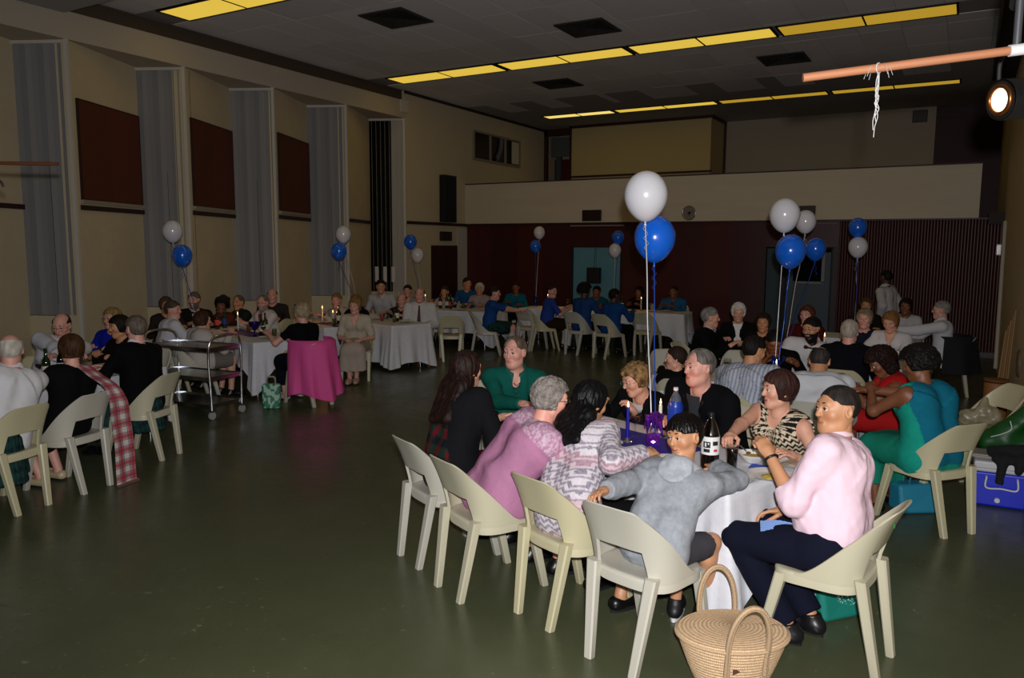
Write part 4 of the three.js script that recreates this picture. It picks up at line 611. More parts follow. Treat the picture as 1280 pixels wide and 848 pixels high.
  if (sp.bow) { const c = add3(add3(N, fw, 0.088 * s), tdir, 0.004), pr = [ell(c, [0.011, 0.012, 0.01], 0.004)]; for (const k of [1, -1]) pr.push(cap(add3(c, lx, k * 0.012), add3(c, lx, k * 0.048), 0.007, 0.021, 0.004)); mesh('bow_tie', solid(pr, 0.005), mat(sp.bow, 0.5), g); }
  if (sp.glasses) {
    const gl = [], P = (x, y, z) => B.pt(x * hs, y * hs, z * hs); for (const k of [1, -1]) { const ring = []; for (let i = 0; i < 14; i++) { const a = i / 14 * Math.PI * 2; ring.push(P(k * 0.032 + Math.cos(a) * 0.023, 0.002 + Math.sin(a) * 0.017, 0.1)); } gl.push(tube(ring, 0.0016, 28, 5, true), tube([P(k * 0.055, 0.006, 0.098), P(k * 0.078, 0.006, 0.05), P(k * 0.083, 0.004, -0.01)], 0.0016, 10, 5)); } gl.push(tube([P(-0.01, 0.005, 0.1), P(0, 0.008, 0.105), P(0.01, 0.005, 0.1)], 0.0016, 6, 5)); mesh('glasses', merge(gl), mat(sp.glasses, 0.3, { metalness: 0.6 }), g);
  }
  g.userData.frame = undefined; delete g.userData.frame;
  everyone.push([hx + f[0] * 0.35, hz + f[2] * 0.35, sp.label]);
  return { g, B, N, lx, fw, tdir, arms, hs, P0, kn, an, chest, waist, sh };
}
let eyeGeo = {};
function solidSphereEye(hs) {
  if (eyeGeo[hs]) return eyeGeo[hs];
  const g = new THREE.SphereGeometry(0.0125 * hs, 32, 24), p = g.attributes.position, c = []; for (let i = 0; i < p.count; i++) { const a = p.getZ(i) / (0.0125 * hs); const k = a > 0.94 ? [0.004, 0.004, 0.004] : a > 0.78 ? [0.05, 0.03, 0.018] : [0.6, 0.57, 0.53]; c.push(...k); }
  g.setAttribute('color', new THREE.Float32BufferAttribute(c, 3)); return (eyeGeo[hs] = g);
}
// ---------------------------------------------------------------- tables
const U = [0.93, 0.37], VV = [0.37, -0.93];
const tA = table(-1.71, -4.585, U, 1.9, 0.78, 'long trestle table in front under a white cloth beside the woven basket', 'white cloth with a long hanging corner behind the woven basket', 0.34, 0.3, 1);
const tB = table(-1.72, -7.5, [0.99, 0.1], 1.8, 0.8, 'trestle table between the striped-shirt man and the bearded man', 'white cloth between the striped-shirt man and the bearded man', 0.34, 0.25, 2);
const tC = table(-1.35, -9.3, [0.995, 0.05], 1.9, 0.78, 'trestle table where the white-haired couple sits', 'white cloth on the table of the white-haired couple', 0.34, 0.25, 3);
const tC3 = table(-1.15, -11.95, [0.995, 0.03], 1.35, 0.76, 'trestle table reached by the grey-haired man in white shirt', 'white cloth under the arm of the grey-haired man in white shirt', 0.34, 0.25, 4);
const tD = table(-7.15, -3.75, [0.2, 0.98], 2.5, 0.78, 'trestle table in front of the kilted men and the tartan sash', 'white cloth on the table of the tartan sash woman', 0.34, 0.25, 5);
const tE = table(-8.78, -7.59, [0.95, 0.31], 2.35, 0.76, 'trestle table behind the steel trolley', 'white cloth with hanging point beside the pink shawl', 0.32, 0.33, 6);
const tE2 = table(-9.05, -9.32, [0.95, 0.31], 1.7, 0.68, 'trestle table behind the woman with the pink shawl', 'white cloth with blue runner behind the pink shawl', 0.36, 0.2, 7);
const tF = table(-8.38, -10.12, [0.95, 0.31], 1.75, 0.74, 'trestle table behind the cream-dressed woman on her chair', 'white cloth falling to the floor behind the cream-dressed woman', 0.6, 0.08, 8);
const tG = table(-8.68, -12.78, [0.995, -0.1], 1.85, 0.76, 'trestle table beside the man with the maroon tie', 'white cloth on the table with an empty chair, beside the maroon tie man', 0.42, 0.24, 9);
const tH = table(-6.2, -14.34, [0.995, -0.1], 3.36, 0.76, 'long trestle table along the red back wall', 'long white cloth on the table before the blue doors', 0.4, 0.25, 10);

// ---------------------------------------------------------------- patterns of woven and printed cloth
const PAT = {
  zigzag(x, y, z, c, k) { const a = Math.atan2(dot3(sub3([x, y, z], k.P0), k.lx), dot3(sub3([x, y, z], k.P0), k.fw)) * 0.15, t = Math.abs(((a / 0.034) % 1 + 1) % 1 - 0.5) * 2, q = (((y + t * 0.02) / 0.033) % 1 + 1) % 1; return q < 0.5 ? [0.012, 0.009, 0.008] : [0.62, 0.52, 0.36]; },
  sweater(x, y, z) { const t = Math.abs((((x + z) / 0.05) % 1 + 1) % 1 - 0.5) * 2, v = y + t * 0.022, bnd = Math.sin(v * 190) * 0.5 + 0.5, bn2 = Math.sin(v * 31 + 1) * 0.5 + 0.5, n = noise3(x * 160, y * 160, z * 160); const wht = [0.62, 0.58, 0.6], gry = [0.2, 0.17, 0.22], pk = [0.58, 0.26, 0.3]; let c = mix3(gry, wht, clamp((bnd > 0.5 ? 0.95 : 0.15) + n * 0.3, 0, 1)); return mix3(c, pk, bn2 > 0.8 ? 0.5 * (0.5 + 0.5 * n) + 0.1 : 0); },
  stripe(x, y, z, c, k) { const a = dot3(sub3([x, y, z], k.N), k.lx), q = ((a / 0.03) % 1 + 1) % 1; return q < 0.4 ? [0.2, 0.23, 0.3] : [0.44, 0.46, 0.52]; },
  lace(x, y, z, c, k) { const d = dot3(sub3([x, y, z], k.N), k.tdir); const n = noise3(x * 120, y * 120, z * 120); if (d > -0.1) return mix3(c, [0.62, 0.5, 0.56], clamp(0.35 + n * 0.9, 0, 1)); return [c[0] * (1 + 0.06 * n), c[1] * (1 + 0.06 * n), c[2] * (1 + 0.06 * n)]; },
  darkTartan(x, y, z, c, k) { const d = dot3(sub3([x, y, z], k.N), k.tdir), l = dot3(sub3([x, y, z], k.N), k.lx); if (l < -0.0 + d * 0.3 || d > -0.1) return [0.006, 0.006, 0.008]; const a = Math.sin(x * 60 + z * 40) > 0.2, b = Math.sin(y * 58) > 0.1; return a && b ? [0.11, 0.008, 0.012] : a ? [0.03, 0.014, 0.012] : b ? [0.012, 0.028, 0.018] : [0.006, 0.01, 0.014]; },
  kilt(x, y, z) { const a = Math.sin(Math.atan2(x, z + 0.1) * 26), b = Math.sin(y * 75 + z * 45); return a > 0.3 && b > 0.2 ? [0.006, 0.012, 0.016] : a > 0.3 || b > 0.3 ? [0.012, 0.035, 0.03] : [0.01, 0.05, 0.045]; },
  floral(x, y, z) { const n = noise3(x * 38, y * 38, z * 38) + 0.5 * noise3(x * 90, y * 90, z * 90); return n > 0.42 ? [0.3, 0.28, 0.2] : n > 0.3 ? [0.12, 0.05, 0.05] : [0.008, 0.008, 0.01]; },
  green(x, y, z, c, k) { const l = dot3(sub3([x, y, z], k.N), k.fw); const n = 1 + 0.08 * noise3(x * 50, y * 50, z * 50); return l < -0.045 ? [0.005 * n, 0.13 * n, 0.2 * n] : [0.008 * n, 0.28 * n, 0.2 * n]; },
  nubbly(x, y, z, c) { const n = 1 + 0.16 * noise3(x * 110, y * 110, z * 110); return [c[0] * n, c[1] * n, c[2] * n]; },
};
const toTable = 'seated at the front table';
// ---------------------------------------------------------------- front table
chair(-2.76, -3.94, [0.44, -0.9], 'cream plastic chair behind the long-haired woman in black', 'cream plastic chairs');
chair(-2.29, -3.69, [0.44, -0.9], 'cream plastic chair of the woman in the pink jacket', 'cream plastic chairs');
chair(-1.745, -3.66, [0.36, -0.93], 'cream plastic chair of the woman in the patterned sweater', 'cream plastic chairs');
chair(-1.25, -3.46, [0.25, -0.97], 'cream plastic chair the boy in grey sits on', 'cream plastic chairs');
const c5 = chair(-0.475, -3.91, [-0.98, -0.17], 'cream plastic chair with a green sticker under the pink-shirt man', 'cream plastic chairs');
mesh('sticker', (() => { const g = new THREE.CylinderGeometry(0.011, 0.011, 0.002, 16); g.rotateX(Math.PI / 2); g.translate(0.1, 0.72, -0.297); return g; })(), mat(0x1f9a3c, 0.5), c5);
chair(-0.13, -6.15, [-0.77, -0.64], 'cream plastic chair of the woman in the green dress', 'cream plastic chairs');
person({ near: 1, label: 'woman in black shawl with long dark brown hair, back turned', sex: 'f', b: 1.12, hip: [-2.76, -3.99], ht: [-2.77, 1.27, -4.2], f: [0.44, -0.9], face: [0.35, -0.94], skin: 'fair', hair: ['long', 0x160c09, 0x2a1710], tail: 0.22, noFace: 1, hairRough: 0.6, top: { c: 0x0b0b0d, name: 'shawl', pat: PAT.darkTartan, t: 0.022, loose: 0.012, amp: 0.01 }, bot: { type: 'skirt', c: 0x5a0c12, knee: 1, drop: 0.25 } });
{
  const p = person({ near: 1, label: 'man in a dark green shirt laced at the neck', sex: 'm', b: 1.08, hip: [-3.1, -5.36], ht: [-3.03, 1.25, -5.27], f: [0.72, 0.69], face: [0.02, 1], pitch: 0.02, skin: 'flush', hair: ['receding', 0x4a3a2e, 0x6a5a4c], headOpt: { wide: 1.04, jowl: 1 }, top: { c: 0x0b5348, vneck: 0.1, collar: true, amp: 0.008 }, bot: { type: 'trousers', c: 0x15161a }, hands: { l: [-2.62, 0.8, -5.0], r: [-2.78, 0.8, -4.93] }, gaze: [0.2, 0.05, 1] });
  for (let i = 0; i < 3; i++) { const c = add3(add3(p.N, p.tdir, -0.03 - i * 0.03), p.fw, 0.115 + i * 0.014); mesh('lace', tube([add3(c, p.lx, 0.025), add3(add3(c, p.tdir, -0.02), p.fw, 0.01), add3(c, p.lx, -0.025)], 0.0028, 10, 5), mat(0x050606, 0.6), p.g); }
}
{
  person({ near: 1, label: 'grey-haired woman in a pink jacket leaning over the table', sex: 'f', b: 1.22, hip: [-2.29, -3.74], ht: [-2.0, 1.2, -3.92], f: [0.5, -0.87], face: [0.72, -0.69], pitch: 0.12, skin: 'pink', hair: ['wavy', 0x57504a, 0x989088], glasses: 0x6a5a3a, top: { c: 0xaa7492, name: 'jacket', pat: PAT.lace, t: 0.02, loose: 0.014, amp: 0.011, skirt: 0.4 }, bot: { type: 'skirt', c: 0x5a3a58, knee: 0.95 }, hands: { l: [-2.05, 0.76, -4.25], r: [-1.85, 0.78, -4.2] } });
}
person({ near: 1, cell: 0.007, label: 'black-haired woman in a pink and grey patterned sweater eating', sex: 'f', b: 1.08, hip: [-1.76, -3.66], ht: [-1.8, 1.18, -4.05], f: [0.36, -0.93], face: [0.5, -0.86], pitch: 0.25, skin: 'asian', hair: ['long', 0x050506, 0x0c0c0e], tail: 0.16, hairRough: 0.5, noFace: 1, top: { c: 0xb9a6ac, name: 'sweater', pat: PAT.sweater, t: 0.016, loose: 0.012 }, bot: { type: 'trousers', c: 0x0d0d0f, len: 0.7 }, hands: { r: [-1.45, 0.84, -3.93], l: [-1.95, 0.76, -4.3] }, pole: [null, [-1, -0.5, -0.2]], curl: [0.4, 1.1], shoes: 0x0a0a0a, shoeLow: 1, ankles: [[0.06, 0.085, 0.26], [-0.2, 0.085, 0.2]], knees: [[0.1, 0.48, 0.42], [-0.14, 0.48, 0.42]] });
{
  const p = person({ near: 1, label: 'boy in grey hooded top turning back to smile', sex: 'm', s: 0.83, hs: 0.9, b: 0.95, hip: [-1.22, -3.5], ht: [-1.2, 1.1, -3.82], f: [0.3, -0.95], face: [-0.38, 0.93], pitch: 0.02, roll: 0.1, twist: 0.35, neckLen: 0.05, skin: 'asian', hair: ['boy', 0x060505, 0x100c0a], hairRough: 0.4, lips: 0xb06a5a, headOpt: { wide: 1.08 }, top: { c: 0x8c9196, name: 'hooded_top', pat: PAT.nubbly, loose: 0.012, amp: 0.013, fr: 14, t: 0.016 }, bot: { type: 'shorts', c: 0x3c3b40, name: 'shorts' }, hands: { l: [-1.43, 0.795, -3.31], r: [-1.1, 0.76, -4.12] }, pole: [[0.5, -1, -0.2], [-1, -0.05, -0.2]], smile: 0.006, curl: [0.5, 0.5], hipY: 0.5, knees: [[0.1, 0.47, 0.34], [-0.1, 0.47, 0.34]], ankles: [[0.1, 0.085, 0.33], [-0.02, 0.085, 0.4]], toes: [[0.5, 1], [0.15, 1]], shoes: 0x101012, sole: 0xd8d8d6, shoeRough: 0.5, gaze: [0.05, 0.05, 1] });
  const hood = []; for (let i = 0; i <= 12; i++) { const a = lerp(-2.3, 2.3, i / 12); hood.push(add3(add3(add3(p.N, p.lx, Math.sin(a) * 0.085), p.fw, -Math.cos(a) * 0.085 - 0.012), p.tdir, 0.0 - 0.03 * Math.max(0, Math.cos(a)))); }
  mesh('hood', solid([...hood.slice(0, -1).map((h, i) => cap(h, hood[i + 1], 0.026, 0.026, 0.02)), { ...ell(add3(add3(p.N, p.fw, -0.1), p.tdir, -0.09), [0.085, 0.07, 0.02], 0.05), ax: [V(...p.lx), V(...p.tdir), V(...p.fw)] }], 0.009, { amp: 0.006, disp: (x, y, z) => noise3(x * 30, y * 30, z * 30) * 0.006, color: (x, y, z) => PAT.nubbly(x, y, z, lin(0x9a9fa4)) }), vmat(0.9), p.g);
  mesh('shirt_hem', tube([-1, -0.5, 0, 0.5, 1].map(k => add3([0, 0.56, 0], [k * 0.13, 0, -0.145 + 0.05 * k * k], 1)), 0.014, 20, 8), mat(0xaab6d8, 0.8), p.g);
}
{
  const p = person({ near: 1, label: 'man in a pink shirt and navy trousers raising his fist', sex: 'm', b: 1.14, hip: [-0.47, -3.93], ht: [-0.5, 1.29, -4.05], f: [-0.97, -0.25], face: [-0.75, 0.66], pitch: -0.06, roll: 0.06, skin: 'asian', hair: ['crop', 0x171210, 0x2c2622], headOpt: { wide: 1.1, jowl: 1 }, top: { c: 0xdfc3ce, collar: true, tuck: 1, sleeve: 0.66, loose: 0.014, t: 0.018, amp: 0.013, fr: 15 }, bot: { type: 'trousers', c: 0x0e1020, waist: 0.85 }, hands: { l: [-0.78, 0.93, -3.9], r: [-0.72, 0.6, -4.1] }, pole: [[0.3, -1, 0.15], [-0.3, -0.6, -1]], curl: [1.25, 0.5], knees: [[0.15, 0.49, 0.43], [-0.12, 0.49, 0.43]], ankles: [[0.1, 0.085, 0.16], [-0.08, 0.085, 0.12]], toes: [[0.25, 1], [-0.1, 1]], shoes: 0x141416, gaze: [0.15, 0.05, 1], belly: 0.03 });
  const a = p.arms[0], w = mix3(a.E, a.W, 0.93), d = nrm3(sub3(a.W, a.E)); const tg = new THREE.TorusGeometry(0.031, 0.007, 8, 24); tg.applyQuaternion(new THREE.Quaternion().setFromUnitVectors(V(0, 0, 1), V(...d))); tg.translate(...w); mesh('watch_strap', tg, mat(0x161412, 0.4), p.g);
}
chair(-0.9, -5.22, [-0.4, 0.92], 'cream plastic chair of the woman in the zigzag dress', 'cream plastic chairs');
person({ near: 1, cell: 0.0053, label: 'woman in black and cream zigzag sleeveless dress lifting a fork', sex: 'f', b: 1.1, hip: [-0.92, -5.13], ht: [-0.95, 1.2, -4.92], f: [-0.42, 0.91], face: [-0.8, 0.6], pitch: 0.0, skin: 'fair', hair: ['bob', 0x24130f, 0x3a211a], top: { c: 0x2a2018, name: 'dress', pat: PAT.zigzag, sleeve: 0, vneck: 0.04, amp: 0.003, t: 0.01 }, bot: { type: 'skirt', c: 0x1a1512 }, hands: { r: [-1.13, 0.86, -4.52], l: [-0.78, 0.76, -4.6] }, pole: [null, [-1, -0.6, -0.1]], curl: [0.5, 1.2], lips: 0xa5584f });
chair(-1.42, -5.48, [-0.38, 0.92], 'cream plastic chair of the man in the dark suit', 'cream plastic chairs');
person({ near: 1, label: 'man in a black suit with thinning grey hair looking aside', sex: 'm', b: 1.25, hip: [-1.45, -5.4], ht: [-1.51, 1.275, -5.12], f: [-0.4, 0.92], face: [-0.62, 0.78], skin: 'flush', hair: ['receding', 0x3f3a36, 0x77716a], headOpt: { wide: 1.05, jowl: 1 }, top: { c: 0x07080b, name: 'jacket', t: 0.02, loose: 0.014, lapel: 1, vneck: 0.12, amp: 0.006 }, inner: 0x2a2d33, bot: { type: 'trousers', c: 0x0a0a0c } });
chair(-2.02, -5.73, [-0.37, 0.93], 'cream plastic chair of the woman bending over her plate', 'cream plastic chairs');
person({ near: 1, label: 'woman with short sandy hair bending her head over her plate', sex: 'f', b: 1.0, hip: [-1.98, -5.62], ht: [-2.04, 1.11, -5.27], f: [-0.37, 0.93], face: [-0.66, 0.75], pitch: 0.3, skin: 'fair', hair: ['wavy', 0x4a3420, 0x9a7a4c], glasses: 0x8a8070, top: { c: 0x0b0b0d, name: 'cardigan', vneck: 0.14, lapel: 0, t: 0.016 }, inner: 0xd8d8da, bot: { type: 'skirt', c: 0x0c0c0e } });
chair(-3.32, -5.55, [0.72, 0.69], 'cream plastic chair of the man in the green laced shirt', 'cream plastic chairs');
chair(-2.2, -6.95, [-0.2, -0.98], 'cream plastic chair of the dark-haired girl', 'cream plastic chairs');
person({ near: 1, label: 'girl with dark tied hair in a black top looking aside', sex: 'f', s: 0.8, hs: 0.9, b: 0.95, hip: [-2.2, -6.86], ht: [-2.23, 1.06, -6.82], f: [-0.35, -0.94], face: [-0.97, 0.22], skin: 'fair', hair: ['tied', 0x1c110c, 0x2c1d15], top: { c: 0x07070a }, bot: { type: 'trousers', c: 0x0a0a0c } });
// ---------------------------------------------------------------- table of the striped shirt and the green dress
const seat = (x, z, f, label) => chair(x - f[0] * 0.06, z - f[1] * 0.06, f, label, 'cream plastic chairs');
person({ near: 0.5, label: 'man in a pale striped shirt seen from behind', sex: 'm', b: 1.2, hip: [-1.55, -6.5], ht: [-1.51, 1.2, -6.78], f: [0.12, -0.99], face: [0.6, -0.8], pitch: 0.2, skin: 'tan', noFace: 1, hair: ['short', 0x0d0a08, 0x1a1410], top: { c: 0x9aa2b0, pat: PAT.stripe, collar: 0x9aa2b0, loose: 0.012, t: 0.02 }, bot: { type: 'trousers', c: 0x14161c }, cell: 0.011 });
seat(-1.55, -6.5, [0.12, -0.99], 'cream plastic chair of the striped-shirt man');
person({ near: 0.5, label: 'balding man in a plain white shirt hunched over, back turned', sex: 'm', b: 1.25, hip: [-0.98, -6.55], ht: [-1.02, 1.12, -7.0], f: [-0.05, -1], face: [-0.05, -1], pitch: 0.45, noFace: 1, skin: 'tan', hair: ['bald', 0x1a1614, 0x3a3634], top: { c: 0xc9ccd0, collar: true, loose: 0.02, t: 0.022, amp: 0.009 }, bot: { type: 'trousers', c: 0x14161c } });
seat(-0.98, -6.55, [-0.05, -1], 'cream plastic chair of the balding man in white');
person({ near: 0.5, label: 'bearded man in white shirt and black bow tie with glasses', sex: 'm', b: 1.15, hip: [-1.42, -8.72], ht: [-1.35, 1.24, -8.55], f: [0.1, 0.99], face: [-0.4, 0.92], pitch: 0.1, skin: 'tan', hair: ['short', 0x0b0908, 0x15110f], beard: 0x0c0a09, glasses: 0x0a0a0a, top: { c: 0xc4c2c0, collar: true, sleeve: 0.42, loose: 0.018 }, bow: 0x060607, bot: { type: 'trousers', c: 0x0c0c10 } });
seat(-1.42, -8.78, [0.1, 0.99], 'cream plastic chair of the bearded man');
person({ near: 0.5, label: 'woman in red with big dark curly hair bowing over food', sex: 'f', b: 1.1, hip: [-0.42, -7.35], ht: [-0.6, 1.1, -7.22], f: [-0.95, 0.2], face: [-0.9, 0.45], pitch: 0.5, skin: 'brown', hair: ['curly', 0x120907, 0x24110c], top: { c: 0xb01a1c, name: 'dress', sleeve: 0, vneck: 0.08 }, bot: { type: 'skirt', c: 0xa01818 } });
seat(-0.42, -7.35, [-0.95, 0.1], 'cream plastic chair of the woman in red');
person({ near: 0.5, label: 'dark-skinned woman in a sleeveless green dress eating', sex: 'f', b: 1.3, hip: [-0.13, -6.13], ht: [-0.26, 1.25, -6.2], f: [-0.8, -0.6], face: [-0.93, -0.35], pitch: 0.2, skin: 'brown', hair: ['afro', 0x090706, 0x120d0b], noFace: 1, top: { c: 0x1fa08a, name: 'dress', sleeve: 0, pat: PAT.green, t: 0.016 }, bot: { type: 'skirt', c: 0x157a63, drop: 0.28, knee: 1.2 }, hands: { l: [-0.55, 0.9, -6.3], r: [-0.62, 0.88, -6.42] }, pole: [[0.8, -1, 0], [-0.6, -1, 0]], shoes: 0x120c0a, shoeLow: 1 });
person({ label: 'person in black hunched between striped shirt and bearded man', sex: 'm', b: 1.0, hip: [-1.68, -8.45], ht: [-1.62, 1.12, -8.1], f: [0.3, 0.95], face: [0.3, 0.95], pitch: 0.5, skin: 'brown', hair: ['short', 0x060505, 0x0c0a09], top: { c: 0x070708 }, bot: { type: 'trousers', c: 0x08080a } });
seat(-2.05, -8.6, [0.3, 0.95], 'cream plastic chair beside the bearded man, of the hunched person');
// ---------------------------------------------------------------- tables along the right
const folk = [];
function sitter(label, ht, f, o, chairLabel) { const lean = o.lean ?? 0.1; const hip = [ht[0] - f[0] * lean, ht[2] - f[1] * lean]; const p = person({ label, ht, hip, f, sex: 'm', bot: { type: 'trousers', c: 0x101014 }, ...o }); if (chairLabel) seat(hip[0], hip[1], f, chairLabel); return p; }
const TR = c => ({ type: 'trousers', c }), SK = c => ({ type: 'skirt', c });
sitter('grey-haired man in a dark suit beside the white-haired woman', [-2.62, 1.24, -9.3], [0.9, 0.1], { face: [0.8, -0.3], hair: ['short', 0x5a5855, 0x8c8a86], top: { c: 0x08080a, name: 'jacket', collar: 0xb5b5b8, t: 0.02 }, b: 1.1 }, 'cream plastic chair of the dark-suited man by the white-haired woman');
sitter('white-haired woman in a white blouse and black jacket', [-2.5, 1.24, -10.15], [0.2, 0.98], { sex: 'f', face: [0.3, 0.95], pitch: 0.15, hair: ['wavy', 0xb8b4ac, 0xdad6ce], top: { c: 0x0a0a0c, name: 'jacket', vneck: 0.13 }, inner: 0xd8d4d0, bot: SK(0x0c0c10) }, 'cream plastic chair of the white-haired woman');
sitter('person with dark hair in dark brown behind the striped shirt', [-2.12, 1.15, -9.85], [0.05, 1], { sex: 'f', hair: ['wavy', 0x1a120c, 0x2c1e14], skin: 'tan', top: { c: 0x14100e } }, 'cream plastic chair of the person in dark brown');
sitter('woman in dark red behind the bearded man', [-1.72, 1.22, -10.5], [0, 1], { sex: 'f', face: [-0.3, 0.95], hair: ['wavy', 0x3a2418, 0x5c3a26], skin: 'flush', top: { c: 0x4a1210 } }, 'cream plastic chair of the woman in dark red');
sitter('white-haired man in a navy suit, back turned', [-0.97, 1.24, -8.48], [0.05, -1], { hair: ['short', 0x8c8274, 0xb5aa9c], skin: 'flush', top: { c: 0x0a0c14, name: 'jacket', t: 0.022 }, b: 1.15 }, 'cream plastic chair of the navy-suited man');
sitter('grey-blonde woman in dark blue beside the white blouse', [-1.0, 1.24, -10.1], [-0.05, 1], { sex: 'f', hair: ['bob', 0x6a5a46, 0x8c7a60], skin: 'flush', top: { c: 0x151a2c } }, 'cream plastic chair of the grey-blonde woman');
sitter('blonde woman in a white blouse and black waistcoat reading', [-0.72, 1.22, -10.0], [-0.1, 1], { sex: 'f', pitch: 0.3, face: [-0.3, 0.95], hair: ['bob', 0x5a3c22, 0x8c6438], skin: 'fair', top: { c: 0xc8c6c6, vneck: 0.1, loose: 0.02 } }, 'cream plastic chair of the woman in the white blouse');
sitter('woman with brown hair behind the grey-blonde woman', [-1.25, 1.22, -12.75], [0.1, 1], { sex: 'f', hair: ['bob', 0x3a2818, 0x5c4428], skin: 'tan', top: { c: 0x1a1210 } }, 'cream plastic chair of the brown-haired woman at the rear');
sitter('woman with dark hair in a white top before the reeded wall', [-0.72, 1.23, -12.75], [-0.1, 1], { sex: 'f', hair: ['bob', 0x0e0806, 0x1c120c], skin: 'brown', top: { c: 0xb5b2b0, sleeve: 0.4 } }, 'cream plastic chair of the woman in the white top');
sitter('grey-haired man in a white shirt reaching over the table', [-0.25, 1.26, -11.95], [-1, 0.05], { face: [-1, 0.1], hair: ['short', 0x6a6660, 0x908c86], skin: 'flush', top: { c: 0xc6c6c8, collar: true, loose: 0.016 }, hands: { l: [-0.78, 0.85, -11.7], r: [-0.72, 0.78, -12.1] }, lean: 0.05 }, 'cream plastic chair of the grey-haired man in white shirt');
person({ label: 'dark-haired man in a white shirt standing near the reeded wall', sex: 'm', stand: 1, hip: [-1.02, -13.5], ht: [-1.07, 1.63, -13.5], f: [-0.95, -0.3], face: [-0.8, -0.6], skin: 'dark', hair: ['crop', 0x070605, 0x0c0a08], top: { c: 0xb0aeae, collar: true, loose: 0.014 }, bot: TR(0x0a0a0c), pose: 'hang', s: 0.96 });
// ---------------------------------------------------------------- left front table
chair(-6.09, -2.98, [-0.97, 0.22], 'cream plastic chair of the white-shirted man in a kilt', 'cream plastic chairs');
chair(-6.16, -3.52, [-0.97, 0.2], 'cream plastic chair with the red and white tartan sash hanging over', 'cream plastic chairs');
chair(-6.5, -4.42, [-0.93, 0.3], 'cream plastic chair of the black-jacketed man in a kilt', 'cream plastic chairs');
person({ near: 0.5, label: 'white-haired man in a white shirt and dark kilt, back turned', sex: 'm', b: 1.15, hip: [-6.12, -2.97], ht: [-6.16, 1.285, -3.12], f: [-0.97, 0.22], face: [-0.9, -0.4], noFace: 1, skin: 'flush', hair: ['bald', 0x9a9488, 0xc8c2b6], top: { c: 0xd0d0d2, collar: true, loose: 0.018, t: 0.02, amp: 0.01 }, bot: { type: 'skirt', name: 'kilt', c: 0x0c2a26, pat: PAT.kilt, knee: 0.95, hang: 0.3, pleat: 1 }, socks: 0xb8b4aa });
person({ near: 0.5, label: 'woman with short brown hair wearing a red and white tartan sash', sex: 'f', b: 1.0, hip: [-6.18, -3.52], ht: [-6.2, 1.225, -3.6], f: [-0.97, 0.2], face: [-0.98, -0.15], skin: 'flush', hair: ['bob', 0x2e1c10, 0x4a3018], top: { c: 0x08080a, name: 'dress', sleeve: 1 }, bot: { type: 'skirt', c: 0x08080a, drop: 0.25, knee: 1.2 }, shoes: 0xb8a884, shoeLow: 1, ankles: [[0.1, 0.09, 0.2], [-0.1, 0.09, 0.24]], hands: { l: [-6.62, 0.8, -3.35], r: [-6.6, 0.78, -3.7] } });
person({ near: 0.5, label: 'man in a black jacket and green tartan kilt turned aside', sex: 'm', b: 1.1, hip: [-6.52, -4.42], ht: [-6.62, 1.3, -4.46], f: [-0.93, 0.3], face: [-0.99, -0.1], skin: 'flush', hair: ['short', 0x4a4036, 0x6e6458], top: { c: 0x060608, name: 'jacket', t: 0.02, collar: 0xd5d5d5 }, inner: 0xd0d0d2, bot: { type: 'skirt', name: 'kilt', c: 0x0c2a26, pat: PAT.kilt, knee: 0.95, hang: 0.24, pleat: 1 }, socks: 0x121212 });
person({ near: 0.5, label: 'balding man in a white shirt eating with lowered head', sex: 'm', b: 1.15, hip: [-8.0, -4.42], ht: [-7.87, 1.255, -4.48], f: [0.95, 0.25], face: [0.6, 0.8], pitch: 0.3, skin: 'flush', hair: ['bald', 0x1c1410, 0x30241c], glasses: 0x2a2420, top: { c: 0xc6c6ca, collar: true, loose: 0.018 }, bot: TR(0x14141a), hands: { l: [-7.5, 0.88, -4.1], r: [-7.42, 0.9, -4.35] } });
seat(-8.0, -4.42, [0.95, 0.25], 'cream plastic chair of the balding man eating');
person({ near: 0.5, label: 'dark-haired woman in dark red and black beside the black jacket', sex: 'f', b: 1.0, hip: [-7.72, -5.18], ht: [-7.75, 1.2, -5.02], f: [0.3, 0.95], face: [-0.2, 0.98], pitch: 0.1, skin: 'tan', hair: ['bob', 0x0c0806, 0x1a100b], top: { c: 0x120709, name: 'dress' }, bot: SK(0x10070a) });
seat(-7.72, -5.2, [0.3, 0.95], 'cream plastic chair of the dark-haired woman in dark red');
person({ near: 0.5, label: 'person with fair hair in a bright blue top', sex: 'f', hip: [-8.5, -5.55], ht: [-8.48, 1.22, -5.42], f: [0.5, 0.85], face: [0.2, 0.97], skin: 'fair', hair: ['wavy', 0x6a5432, 0x9a7f4e], glasses: 0x2a2a2a, top: { c: 0x0c1c8c, sleeve: 0.4 }, bot: TR(0x10101a) });
seat(-8.5, -5.57, [0.5, 0.85], 'cream plastic chair of the person in blue');
